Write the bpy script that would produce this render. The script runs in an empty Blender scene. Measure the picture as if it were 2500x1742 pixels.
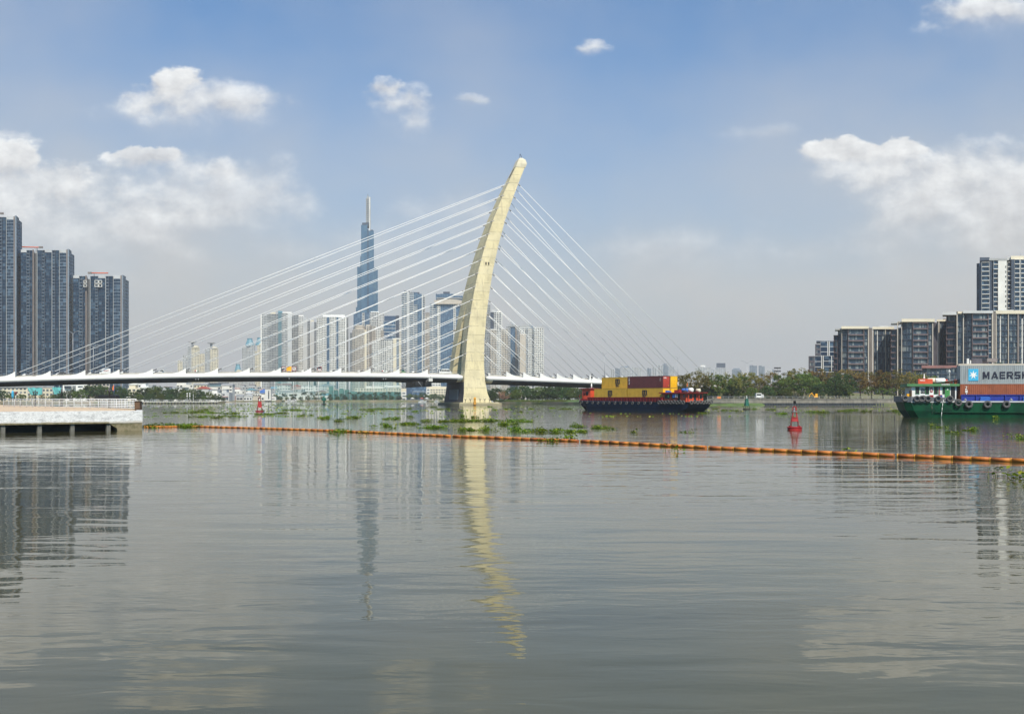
import bpy, math, random
from mathutils import Vector, Matrix
R = math.radians
random.seed(7)
SC = bpy.context.scene
COL = SC.collection

# ------------------------------------------------------------------ camera
CAMZ, F, HOR = 2.9, 2500.0, 974.0
cd = bpy.data.cameras.new('camera'); cam = bpy.data.objects.new('camera', cd); COL.objects.link(cam)
cam.location = (0, 0, CAMZ); cam.rotation_euler = (R(90), 0, 0)
cd.sensor_width = 36; cd.lens = 36.0; cd.shift_y = 0.0412; cd.clip_start = 0.1; cd.clip_end = 30000
SC.camera = cam
SC.view_settings.view_transform = 'Standard'; SC.view_settings.look = 'None'
SC.view_settings.exposure = 0.2; SC.view_settings.gamma = 1.0
SC.render.engine = 'CYCLES'
cy = SC.cycles
cy.use_denoising = True; cy.max_bounces = 7; cy.diffuse_bounces = 2; cy.glossy_bounces = 3
cy.transparent_max_bounces = 12; cy.volume_bounces = 0; cy.transmission_bounces = 3
cy.sample_clamp_indirect = 4.0; cy.sample_clamp_direct = 12.0; cy.caustics_reflective = False; cy.caustics_refractive = False

# ------------------------------------------------------------------ node helper
class NT:
    def __init__(s, tree): s.t = tree; s.n = tree.nodes; s.l = tree.links
    def node(s, typ, **kw):
        n = s.n.new(typ)
        for k, v in kw.items():
            if k.startswith('i_'): s.inp(n, k[2:], v)
            else: setattr(n, k, v)
        return n
    def inp(s, n, key, v):
        try: key = int(key)
        except ValueError: key = key.replace('_', ' ')
        sock = n.inputs[key]
        if hasattr(v, 'is_output'): s.l.new(v, sock)
        elif v is not None: sock.default_value = v
    def m(s, op, a, b=None, c=None, clamp=False):
        n = s.n.new('ShaderNodeMath'); n.operation = op; n.use_clamp = clamp
        for i, v in enumerate((a, b, c)):
            if v is not None: s.inp(n, str(i), v)
        return n.outputs[0]
    def vm(s, op, a, b=None):
        n = s.n.new('ShaderNodeVectorMath'); n.operation = op
        s.inp(n, '0', a)
        if b is not None: s.inp(n, '1', b)
        return n.outputs[0]
    def mix(s, f, a, b, blend='MIX'):
        n = s.n.new('ShaderNodeMix'); n.data_type = 'RGBA'; n.blend_type = blend
        s.inp(n, '0', f); s.inp(n, '6', a); s.inp(n, '7', b)
        return n.outputs[2]
    def noise(s, vec, scale, detail=3, rough=.55, dist=0.0, dim='3D'):
        n = s.n.new('ShaderNodeTexNoise'); n.noise_dimensions = dim
        s.inp(n, 'Vector', vec); s.inp(n, 'Scale', scale); s.inp(n, 'Detail', detail); s.inp(n, 'Roughness', rough); s.inp(n, 'Distortion', dist)
        return n.outputs[0]
    def step(s, v, a, b, smooth=True):
        n = s.n.new('ShaderNodeMapRange'); n.interpolation_type = 'SMOOTHSTEP' if smooth else 'LINEAR'
        s.inp(n, 'Value', v); s.inp(n, 'From Min', a); s.inp(n, 'From Max', b)
        return n.outputs[0]
def c4(c): return (c[0], c[1], c[2], 1.0)

# ------------------------------------------------------------------ sun and sky
SUN_EL, SUN_AZ = 50.0, 15.0          # azimuth measured from behind the camera towards the right
sd = Vector((math.sin(R(SUN_AZ))*math.cos(R(SUN_EL)), -math.cos(R(SUN_AZ))*math.cos(R(SUN_EL)), math.sin(R(SUN_EL))))
sl = bpy.data.lights.new('sun', 'SUN'); sl.energy = 5.0; sl.angle = R(0.6); sl.color = (1.0, 0.90, 0.74)
so = bpy.data.objects.new('sun', sl); COL.objects.link(so)
so.rotation_euler = sd.to_track_quat('Z', 'Y').to_euler()

wd = bpy.data.worlds.new('World'); SC.world = wd; wd.use_nodes = True
nt = NT(wd.node_tree); nt.n.clear()
sky = nt.node('ShaderNodeTexSky', sky_type='NISHITA', sun_disc=False, sun_elevation=R(SUN_EL), sun_rotation=math.atan2(sd.x, sd.y),
              air_density=1.1, dust_density=1.6, ozone_density=1.6, altitude=0)
tc = nt.node('ShaderNodeTexCoord')
sep = nt.node('ShaderNodeSeparateXYZ'); nt.l.new(tc.outputs['Generated'], sep.inputs[0])
yy = nt.m('MAXIMUM', sep.outputs[1], 0.03)
u = nt.m('DIVIDE', sep.outputs[0], yy); v = nt.m('DIVIDE', sep.outputs[2], yy)
uv = nt.node('ShaderNodeCombineXYZ'); nt.l.new(u, uv.inputs[0]); nt.l.new(v, uv.inputs[1])
stretch = nt.vm('MULTIPLY', uv.outputs[0], (1.0, 1.45, 1.0))
n_big = nt.noise(stretch, 5.0, 3, .5, dim='2D')
n_det = nt.noise(stretch, 21.0, 9, .58, dim='2D')
off = nt.vm('ADD', stretch, (0.008, 0.016, 0.0))
n_off = nt.noise(off, 21.0, 9, .58, dim='2D')
nz = nt.m('ADD', nt.m('MULTIPLY', nt.m('SUBTRACT', n_big, .5), 1.6), nt.m('MULTIPLY', nt.m('SUBTRACT', n_det, .5), 2.6))
relief = nt.m('SUBTRACT', n_det, n_off)
wn = nt.n.new('ShaderNodeTexNoise'); wn.noise_dimensions = '2D'; nt.inp(wn, 'Vector', stretch); nt.inp(wn, 'Scale', 13.0); nt.inp(wn, 'Detail', 5.0); nt.inp(wn, 'Roughness', .6)
wsep = nt.node('ShaderNodeSeparateColor'); nt.l.new(wn.outputs[1], wsep.inputs[0])
uw = nt.m('ADD', u, nt.m('MULTIPLY', nt.m('SUBTRACT', wsep.outputs[0], .5), .046)); vw = nt.m('ADD', v, nt.m('MULTIPLY', nt.m('SUBTRACT', wsep.outputs[1], .5), .030))
# clouds: centre u,v / half sizes / strength / opacity / softness
def PX(x, y): return ((x-1250)/F, (HOR-y)/F)
CL = [ # px, py, rx, ry, strength, opacity, softness
 (430, 212, 62, 48, 1.25, .95, .9), (470, 285, 190, 56, 1.25, .6, 2.0), (390, 240, 50, 42, .9, .75, 1.3), (530, 262, 160, 66, 1.25, .75, 1.6), (350, 262, 52, 56, 1.1, .75, 1.3),
 (938, 228, 42, 38, 1.15, .85, 1.3), (985, 268, 72, 58, 1.15, .75, 1.6), (1018, 312, 40, 44, 1.05, .6, 1.8), (1158, 250, 36, 19, 1.1, .5, 1.8),
 (1435, 115, 40, 26, 1.15, .75, 1.6), (2400, 45, 150, 55, 1.15, .85, 1.5), (2260, 70, 60, 24, .7, .55, 1.5),
 (2060, 375, 84, 34, 1.25, .95, .8), (2190, 374, 74, 30, 1.2, .9, .8), (2400, 455, 250, 105, 1.15, .62, 1.7), (2180, 440, 160, 66, 1.1, .6, 1.6), (2450, 560, 380, 160, 1.3, .72, 2.0),
 (350, 395, 80, 34, 1.2, .85, .7), (455, 425, 130, 48, 1.1, .45, 1.8), (520, 520, 270, 120, 1.3, .62, 2.0), (545, 420, 45, 34, .8, .55, 1.2),
 (10, 405, 70, 52, 1.3, .88, .9), (60, 475, 120, 88, 1.2, .75, 1.1), (190, 590, 280, 140, 1.3, .7, 2.0), (-150, 430, 200, 150, 1.1, .7, 1.2),
 (1060, 540, 170, 70, 1.1, .3, 2.4), (1850, 325, 110, 26, .9, .28, 2.2), (1700, 640, 360, 90, 1.1, .35, 2.6), (880, 620, 300, 90, 1.1, .3, 2.6),
 (2900, 200, 260, 120, 1.1, .8, 1.2), (-600, 250, 300, 120, 1.1, .8, 1.2),
]
alpha = None; hnum = None; hden = None
for (px, py, rx, ry, st, op, sf) in CL:
    cu, cv = PX(px, py)
    a = nt.m('DIVIDE', nt.m('SUBTRACT', uw, cu), rx*1.38/F); b = nt.m('DIVIDE', nt.m('SUBTRACT', vw, cv), ry*1.38/F)
    e = nt.m('ADD', nt.m('MULTIPLY', a, a), nt.m('MULTIPLY', b, b))
    d = nt.m('SUBTRACT', nt.m('MULTIPLY', nt.m('SUBTRACT', 1.0, e), st), .18)
    d = nt.m('ADD', d, nt.m('MULTIPLY', nz, .72))
    # crisp above, soft below
    soft = nt.m('ADD', sf*.6, nt.m('MULTIPLY', nt.step(b, .3, -.8), sf*2.2))
    k = nt.m('MULTIPLY', nt.step(d, 0.0, soft), op)
    alpha = k if alpha is None else nt.m('SUBTRACT', nt.m('ADD', alpha, k), nt.m('MULTIPLY', alpha, k))
    hn = nt.m('MULTIPLY', k, b); hnum = hn if hnum is None else nt.m('ADD', hnum, hn)
    hden = k if hden is None else nt.m('ADD', hden, k)
hh = nt.m('DIVIDE', hnum, nt.m('ADD', hden, .02))
lit = nt.m('ADD', nt.m('ADD', .40, nt.m('MULTIPLY', hh, .48)), nt.m('MULTIPLY', relief, 1.7), clamp=True)
K = 10.0   # background strength is 0.1, so colours below are radiance x 10
ccol = nt.mix(lit, (.56*K, .56*K, .57*K, 1), (.93*K, .94*K, .93*K, 1))
vq = nt.m('DIVIDE', nt.m('MAXIMUM', v, 0.0), .285)
veil = nt.m('POWER', 2.718, nt.m('MULTIPLY', nt.m('POWER', vq, 1.7), -1.0))
veil2 = nt.m('ADD', nt.m('ADD', nt.m('MULTIPLY', veil, .97), nt.m('MULTIPLY', nt.m('MINIMUM', nt.m('MAXIMUM', nt.m('SUBTRACT', nt.m('ABSOLUTE', u), .22), 0.0), nt.m('MULTIPLY', nt.step(sep.outputs[1], .2, .7), .28)), .45)), nt.m('MULTIPLY', nt.m('SUBTRACT', n_big, .5), .5), clamp=True)
skyc = nt.mix(1.0, sky.outputs[0], (.42, .87, 1.22, 1), 'MULTIPLY')
base = nt.mix(veil2, skyc, (.575*K, .56*K, .532*K, 1))
allc = nt.mix(nt.m('MULTIPLY', alpha, nt.step(sep.outputs[1], 0.0, .25)), base, ccol)
bg = nt.node('ShaderNodeBackground'); nt.l.new(allc, bg.inputs[0]); bg.inputs[1].default_value = 0.1
wo = nt.node('ShaderNodeOutputWorld'); nt.l.new(bg.outputs[0], wo.inputs[0])
wd.cycles.sampling_method = 'MANUAL'; wd.cycles.sample_map_resolution = 512

# ------------------------------------------------------------------ materials
def mat(name, col, rough=.7, metal=0.0, var=.12, vscale=.5, col2=None, bump=0.0, bscale=3.0, spec=.5, streak=0.0):
    m = bpy.data.materials.new(name); m.use_nodes = True
    t = NT(m.node_tree); bs = t.n['Principled BSDF']
    o = t.node('ShaderNodeTexCoord').outputs['Object']
    c2 = col2 or tuple(max(0, x*(1-var*2)) for x in col)
    f = t.noise(o, vscale, 5, .6)
    f = t.step(f, .38, .68)
    c = t.mix(f, c4(col), c4(c2))
    if streak:
        sv = t.vm('MULTIPLY', o, (1.0, 1.0, .12))
        g = t.step(t.noise(sv, vscale*4, 4, .6), .5, .75)
        c = t.mix(t.m('MULTIPLY', g, streak), c, c4(tuple(x*.35 for x in col)))
    t.inp(bs, 'Base Color', c); bs.inputs['Roughness'].default_value = rough; bs.inputs['Metallic'].default_value = metal
    bs.inputs['Specular IOR Level'].default_value = spec
    if bump:
        b = t.node('ShaderNodeBump'); b.inputs['Strength'].default_value = 1.0; b.inputs['Distance'].default_value = bump
        t.l.new(t.noise(o, bscale, 4, .6), b.inputs['Height']); t.l.new(b.outputs[0], bs.inputs['Normal'])
    return m
def glassmat(name, dark, light, cell=(3.4, 3.4, 3.2), lit=.25, rough=.12, spec=.6):
    m = bpy.data.materials.new(name); m.use_nodes = True
    t = NT(m.node_tree); bs = t.n['Principled BSDF']
    o = t.node('ShaderNodeTexCoord').outputs['Object']
    q = t.vm('FLOOR', t.vm('DIVIDE', o, cell))
    w = t.node('ShaderNodeTexWhiteNoise', noise_dimensions='3D'); t.l.new(q, w.inputs['Vector'])
    f = t.m('MULTIPLY', t.step(w.outputs['Value'], 1-lit*1.6, 1.0, False), .9)
    c = t.mix(f, c4(dark), c4(light))
    t.inp(bs, 'Base Color', c); bs.inputs['Roughness'].default_value = rough; bs.inputs['Specular IOR Level'].default_value = spec
    return m
def leafmat(name, c1, c2, c3):
    m = bpy.data.materials.new(name); m.use_nodes = True
    t = NT(m.node_tree); t.n.clear()
    g = t.node('ShaderNodeNewGeometry'); oi = t.node('ShaderNodeObjectInfo')
    r = g.outputs['Random Per Island']
    c = t.mix(t.step(r, .15, .85), c4(c1), c4(c2))
    c = t.mix(t.m('MULTIPLY', t.step(r, .9, .95), .8), c, c4(c3))
    hv = t.node('ShaderNodeHueSaturation'); t.inp(hv, 'Color', c)
    t.inp(hv, 'Value', t.m('ADD', .75, t.m('MULTIPLY', oi.outputs['Random'], .5)))
    t.inp(hv, 'Hue', t.m('ADD', .485, t.m('MULTIPLY', oi.outputs['Random'], .03)))
    d = t.node('ShaderNodeBsdfDiffuse'); t.l.new(hv.outputs[0], d.inputs[0])
    tr = t.node('ShaderNodeBsdfTranslucent'); t.l.new(hv.outputs[0], tr.inputs[0])
    mx = t.node('ShaderNodeMixShader'); mx.inputs[0].default_value = .3
    t.l.new(d.outputs[0], mx.inputs[1]); t.l.new(tr.outputs[0], mx.inputs[2])
    o = t.node('ShaderNodeOutputMaterial'); t.l.new(mx.outputs[0], o.inputs[0])
    return m
M = {}
M['offwhite'] = mat('offwhite', (.70, .69, .65), var=.08, vscale=.05)
M['white'] = mat('white_paint', (.78, .78, .75), var=.06, vscale=.3)
M['cream'] = mat('cream', (.66, .60, .46), var=.08, vscale=.06)
M['beige'] = mat('beige', (.50, .45, .38), var=.08, vscale=.06)
M['grey'] = mat('grey_render', (.36, .37, .37), var=.1, vscale=.06)
M['ltgrey'] = mat('light_grey', (.50, .51, .51), var=.08, vscale=.06)
M['bluegrey'] = mat('blue_grey', (.20, .25, .31), var=.1, vscale=.06)
M['bluesteel'] = mat('blue_steel', (.08, .14, .22), var=.1, vscale=.06)
M['midblue'] = mat('mid_blue_grey', (.15, .18, .22), var=.1, vscale=.06)
M['darkgrey'] = mat('dark_grey', (.10, .105, .115), var=.12, vscale=.1)
M['slate'] = mat('slate_metal', (.05, .065, .095), rough=.45, var=.12, vscale=.05)
M['brown'] = mat('brown_cladding', (.20, .175, .155), var=.15, vscale=.1)
M['plum'] = mat('plum_cladding', (.085, .078, .095), var=.15, vscale=.2)
M['plumlight'] = mat('plum_slab_edge', (.14, .10, .105), var=.1, vscale=.2)
M['maroonroof'] = mat('maroon_roof', (.25, .12, .11), var=.12, vscale=.3)
M['pinkish'] = mat('pinkish_pier', (.21, .18, .17), var=.1, vscale=.08)
M['roofred'] = mat('red_roof', (.42, .10, .07), var=.15, vscale=.3)
M['roofgrey'] = mat('grey_roof', (.30, .31, .32), var=.15, vscale=.3)
M['roofteal'] = mat('teal_roof', (.13, .30, .38), rough=.5, var=.1, vscale=.1)
M['pink'] = mat('pink_wall', (.60, .42, .38), var=.08, vscale=.2)
M['redcrane'] = mat('red_crane_paint', (.60, .12, .05), var=.05)
M['navy'] = mat('navy_panel', (.04, .075, .14), rough=.3, var=.1, vscale=.05)
M['g_blue'] = glassmat('blue_tower_glass', (.014, .030, .058), (.08, .13, .19), (2.7, 2.7, 3.0), .22, .12, .35)
M['g_mid'] = glassmat('mid_blue_glass', (.035, .08, .15), (.12, .20, .29), (2.4, 4, 3.3), .25, .12, .7)
M['g_lm'] = glassmat('skyscraper_glass', (.045, .11, .19), (.09, .17, .25), (6.5, 9, 14), .5, .15, .8)
M['g_dark'] = glassmat('dark_window', (.035, .045, .06), (.26, .27, .26), (3, 3, 3.2), .30, .2, .5)
M['g_grey'] = glassmat('greyish_window', (.09, .11, .13), (.28, .30, .32), (3, 3, 3.2), .3, .2, .5)
M['g_near'] = glassmat('residence_glass', (.032, .052, .08), (.26, .28, .27), (.9, 5, 3.55), .24, .15, .4)
M['g_teal'] = glassmat('teal_glass', (.08, .17, .20), (.15, .26, .30), (4, 4, 3.3), .3, .15, .6)
M['silver'] = mat('silver_fairing', (.80, .79, .76), rough=.42, var=.05, vscale=.05, spec=.5, streak=.13)
M['navygrey'] = mat('underdeck_shade', (.05, .055, .075), var=.1)  # shade under the deck, put into the colour
M['parapet'] = mat('parapet_concrete', (.42, .40, .36), var=.15, vscale=.4)
M['asphalt'] = mat('asphalt', (.05, .05, .05), rough=.9, var=.2)
M['cable'] = mat('cable_sheath', (.84, .84, .82), rough=.4, var=.02)
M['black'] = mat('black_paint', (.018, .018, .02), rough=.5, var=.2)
M['rubber'] = mat('tyre_rubber', (.065, .065, .07), rough=.8, var=.35, vscale=2.0, col2=(.115, .11, .105))
M['dkmetal'] = mat('dark_metal', (.09, .09, .095), rough=.5, metal=.3, var=.2)
M['ltmetal'] = mat('grey_metal', (.42, .43, .44), rough=.45, metal=.2, var=.1)
M['peel'] = mat('peeling_white_concrete', (.80, .79, .76), var=.1, vscale=2.2, col2=(.52, .52, .51), streak=.6, bump=.03, bscale=4)
m = bpy.data.materials.new('peeling_white_concrete'); m.use_nodes = True; t = NT(m.node_tree); bs = t.n['Principled BSDF']; o = t.node('ShaderNodeTexCoord').outputs['Object']
sp = t.node('ShaderNodeSeparateXYZ'); t.l.new(o, sp.inputs[0]); st1 = t.vm('MULTIPLY', o, (1, 1, 2.6))
c = t.mix(t.step(t.noise(st1, 1.1, 6, .7), .50, .64), (.76, .76, .75, 1), (.52, .52, .52, 1))
c = t.mix(t.m('MULTIPLY', t.step(t.m('ABSOLUTE', t.m('SUBTRACT', t.noise(st1, 2.4, 7, .72, .8), .5)), .022, .004), .75), c, (.25, .25, .26, 1))
c = t.mix(t.m('MULTIPLY', t.step(t.noise(o, 6.0, 4, .7), .62, .72), .6), c, (.30, .29, .28, 1))
c = t.mix(t.m('MULTIPLY', t.step(t.m('ADD', sp.outputs[2], t.m('MULTIPLY', t.noise(o, 1.2), .35)), 1.16, .92), .8), c, (.42, .37, .28, 1))
t.inp(bs, 'Base Color', c); bs.inputs['Roughness'].default_value = .85
b = t.node('ShaderNodeBump'); b.inputs['Distance'].default_value = .03; t.l.new(t.noise(st1, 3.0, 5, .65), b.inputs['Height']); t.l.new(b.outputs[0], bs.inputs['Normal']); M['peel'] = m
M['tan'] = mat('tan_pavement', (.60, .46, .30), var=.1, vscale=.6, col2=(.5, .36, .25))
M['colgrey'] = mat('stained_column', (.17, .165, .14), var=.2, vscale=2, streak=.4)
M['moss'] = mat('mossy_concrete', (.24, .20, .12), var=.25, vscale=2.5, col2=(.12, .11, .05), streak=.5)
M['railwhite'] = mat('railing_white', (.78, .79, .80), rough=.5, var=.04)
M['rust'] = mat('rusty_steel', (.11, .06, .03), var=.3, vscale=2)
M['bluehull'] = mat('dark_blue_hull', (.006, .018, .045), rough=.6, spec=.2, var=.2, vscale=.5, col2=(.006, .014, .028), streak=.5)
M['greenhull'] = mat('green_hull', (.001, .062, .026), rough=.6, spec=.2, var=.3, vscale=.5, col2=(.001, .032, .016), streak=.45)
M['hullgrey'] = mat('bulwark_grey', (.17, .18, .20), rough=.6, var=.2, vscale=1.2, streak=.4)
M['redpaint'] = mat('red_coaming', (.31, .022, .022), rough=.5, var=.15, vscale=1.2, streak=.25)
M['orangered'] = mat('orange_red_cabin', (.66, .085, .03), rough=.5, var=.1, vscale=1.0, streak=.15)
M['blue'] = mat('blue_coaming', (.012, .03, .28), rough=.5, var=.15, vscale=1.0, streak=.2)
M['bluebox'] = mat('blue_box', (.02, .10, .40), rough=.5, var=.1)
M['greenroof'] = mat('green_roof_paint', (.08, .24, .09), rough=.6, var=.15, vscale=1.0, streak=.3)
M['greendoor'] = mat('green_door', (.06, .26, .07), rough=.5, var=.12, vscale=2)
M['cyellow'] = mat('container_yellow_shaded', (.50, .31, .03), rough=.5, var=.06, vscale=.8, streak=.42, bump=.012, bscale=1.3)  # long sides: same yellow as the ends, with their shade put into the colour
M['cyellow2'] = mat('container_yellow_sunlit', (.86, .50, .01), rough=.5, var=.05, vscale=.8, streak=.42, bump=.012, bscale=1.3)  # door ends: the yellow with sunlight put into the colour
M['cmaroon'] = mat('container_maroon', (.105, .024, .026), rough=.5, var=.1, vscale=.8, streak=.42, bump=.012, bscale=1.3)
M['cred'] = mat('container_red', (.45, .06, .035), rough=.5, var=.1, vscale=.8, streak=.42, bump=.012, bscale=1.3)
M['cgrey'] = mat('container_grey', (.30, .33, .34), rough=.5, var=.06, vscale=.6, streak=.42, bump=.012, bscale=1.3)
M['cbrown'] = mat('container_brown', (.30, .085, .035), rough=.55, var=.1, vscale=.7, streak=.42, bump=.012, bscale=1.3)
M['lettersdark'] = mat('dark_lettering', (.01, .012, .03), rough=.6, var=0)
M['letterswhite'] = mat('white_lettering', (.80, .80, .76), rough=.6, var=.02)
M['starblue'] = mat('sky_blue_panel', (.05, .42, .68), rough=.5, var=.05)
M['buoyred'] = mat('buoy_red', (.36, .012, .012), rough=.5, var=.12, vscale=2)
M['buoydark'] = mat('buoy_dark_red', (.22, .012, .02), rough=.5, var=.2, vscale=2)
M['buoygreen'] = mat('buoy_green', (.01, .13, .085), rough=.5, var=.2, vscale=2)
M['boomorange'] = mat('boom_orange', (.56, .19, .022), rough=.6, var=.3, vscale=1.1, col2=(.30, .075, .016), streak=.3)
M['boomyellow'] = mat('boom_yellow', (.62, .29, .03), rough=.5, var=.1, vscale=3)
M['signorange'] = mat('sign_orange', (.85, .40, .01), var=.03)
M['soil'] = mat('dry_soil', (.24, .20, .13), var=.2, vscale=.1, col2=(.10, .14, .05))
M['grass'] = mat('grass_bank', (.10, .16, .035), var=.3, vscale=.2, col2=(.055, .09, .02), bump=.2, bscale=1.0)
M['scrub'] = mat('scrub_ground', (.10, .11, .05), var=.3, vscale=.15, col2=(.16, .14, .08), bump=.3, bscale=.8)
M['embank'] = mat('embankment_wall', (.26, .24, .20), var=.2, vscale=.3, streak=.6)
M['sheet'] = mat('sheet_pile', (.035, .045, .055), var=.2, vscale=.4)
M['tyregreen'] = mat('tarp_teal', (.10, .42, .42), rough=.7, var=.15, vscale=.15)
M['greenmesh'] = mat('green_mesh', (.05, .16, .14), rough=.8, var=.15, vscale=.1)
M['bark'] = mat('bark', (.12, .09, .065), var=.25, vscale=2)
M['palebark'] = mat('pale_bark', (.30, .26, .20), var=.2, vscale=2)
M['leaf_green'] = leafmat('leaves_green', (.085, .125, .03), (.15, .20, .05), (.16, .20, .06))
M['leaf_dark'] = leafmat('leaves_dark', (.045, .085, .03), (.085, .13, .045), (.08, .13, .05))
M['leaf_olive'] = leafmat('leaves_olive', (.13, .13, .036), (.23, .20, .055), (.34, .27, .08))
M['leaf_brown'] = leafmat('leaves_brown', (.17, .125, .04), (.26, .18, .055), (.30, .19, .06))
M['leaf_hy'] = leafmat('leaves_hyacinth', (.055, .105, .012), (.16, .235, .022), (.40, .40, .06))
M['leaf_palm'] = leafmat('leaves_palm', (.030, .060, .038), (.055, .09, .05), (.09, .12, .06))
M['clothblue'] = mat('blue_cloth', (.06, .18, .55), var=.1)
M['orange'] = mat('orange_flag', (.85, .22, .02), var=.03)
M['carglass'] = mat('car_glass', (.02, .025, .03), rough=.1, var=0)
M['stain'] = mat('algae', (.05, .05, .03), var=.2)
m = bpy.data.materials.new('pylon_concrete'); m.use_nodes = True; t = NT(m.node_tree); bs = t.n['Principled BSDF']
o = t.node('ShaderNodeTexCoord').outputs['Object']; sp = t.node('ShaderNodeSeparateXYZ'); t.l.new(o, sp.inputs[0])
pour = t.m('FRACT', t.m('DIVIDE', sp.outputs[2], 4.1))
joint = t.step(t.m('ABSOLUTE', t.m('SUBTRACT', pour, .5)), .466, .49)
tone = t.node('ShaderNodeTexWhiteNoise', noise_dimensions='1D'); t.inp(tone, 'W', t.m('FLOOR', t.m('DIVIDE', sp.outputs[2], 4.1)))
c = t.mix(t.step(t.noise(o, .22, 6, .62), .40, .68), (.63, .55, .33, 1), (.49, .43, .26, 1))
c = t.mix(t.m('MULTIPLY', tone.outputs['Value'], .3), c, (.60, .54, .39, 1))
sv = t.vm('MULTIPLY', o, (1, 1, .1))
c = t.mix(t.m('MULTIPLY', t.step(t.noise(sv, .9, 5, .6), .52, .75), .55), c, (.30, .26, .19, 1))
jn = t.m('MULTIPLY', joint, t.step(t.noise(o, .35, 3, .6), .35, .62))
c = t.mix(t.m('MULTIPLY', jn, .75), c, (.15, .13, .09, 1))
tide = t.step(t.m('ADD', sp.outputs[2], t.m('MULTIPLY', t.noise(o, .8), 1.4)), 2.6, 1.0)
c = t.mix(t.m('MULTIPLY', tide, .7), c, (.16, .14, .09, 1))
t.inp(bs, 'Base Color', c); bs.inputs['Roughness'].default_value = .85
b = t.node('ShaderNodeBump'); b.inputs['Distance'].default_value = .12; t.l.new(t.noise(o, 1.2, 5, .6), b.inputs['Height']); t.l.new(b.outputs[0], bs.inputs['Normal'])
M['pylon'] = m
# netting
m = bpy.data.materials.new('netting'); m.use_nodes = True; t = NT(m.node_tree); t.n.clear()
d = t.node('ShaderNodeBsdfDiffuse'); d.inputs[0].default_value = (.16, .36, .34, 1)
tr = t.node('ShaderNodeBsdfTransparent'); mx = t.node('ShaderNodeMixShader'); mx.inputs[0].default_value = .36
t.l.new(tr.outputs[0], mx.inputs[1]); t.l.new(d.outputs[0], mx.inputs[2])
oo = t.node('ShaderNodeOutputMaterial'); t.l.new(mx.outputs[0], oo.inputs[0]); M['netting'] = m
# river
m = bpy.data.materials.new('river_water'); m.use_nodes = True; t = NT(m.node_tree); bs = t.n['Principled BSDF']
o = t.node('ShaderNodeTexCoord').outputs['Object']; sp = t.node('ShaderNodeSeparateXYZ'); t.l.new(o, sp.inputs[0])
murk = t.mix(t.step(t.noise(t.vm('MULTIPLY', o, (.03, .08, 1)), 1.0, 3, .6), .35, .7), (.054, .050, .021, 1), (.074, .069, .028, 1))
t.inp(bs, 'Base Color', murk); bs.inputs['Roughness'].default_value = .015; bs.inputs['IOR'].default_value = 1.333; bs.inputs['Specular Tint'].default_value = (1, .97, .79, 1)
far = t.step(sp.outputs[1], 60, 105)            # choppier past the boom
patch = t.step(t.noise(t.vm('MULTIPLY', o, (.012, .05, 1)), 1.0, 3, .55), .42, .62)
h1 = t.m('MULTIPLY', t.noise(t.vm('MULTIPLY', o, (.16, .55, 1)), 1.0, 2, .5, .3), .043)      # slow swell
h2 = t.m('MULTIPLY', t.noise(t.vm('MULTIPLY', o, (.8, 2.4, 1)), 1.0, 2, .55, .5), t.m('ADD', .0045, t.m('MULTIPLY', patch, .0085)))
h3 = t.m('MULTIPLY', t.noise(t.vm('MULTIPLY', o, (3.2, 8.0, 1)), 1.0, 2, .5), t.m('MULTIPLY', t.m('ADD', .25, t.m('MULTIPLY', patch, .6)), .0022))
h4 = t.m('MULTIPLY', t.noise(t.vm('MULTIPLY', o, (.30, 1.15, 1)), 1.0, 3, .6, .6), t.m('MULTIPLY', far, .026))
hh_ = t.m('ADD', t.m('ADD', h1, h2), t.m('ADD', h3, h4))
b = t.node('ShaderNodeBump'); b.inputs['Strength'].default_value = 1.0; b.inputs['Distance'].default_value = 1.0
t.l.new(hh_, b.inputs['Height']); t.l.new(b.outputs[0], bs.inputs['Normal']); M['water'] = m

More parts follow.
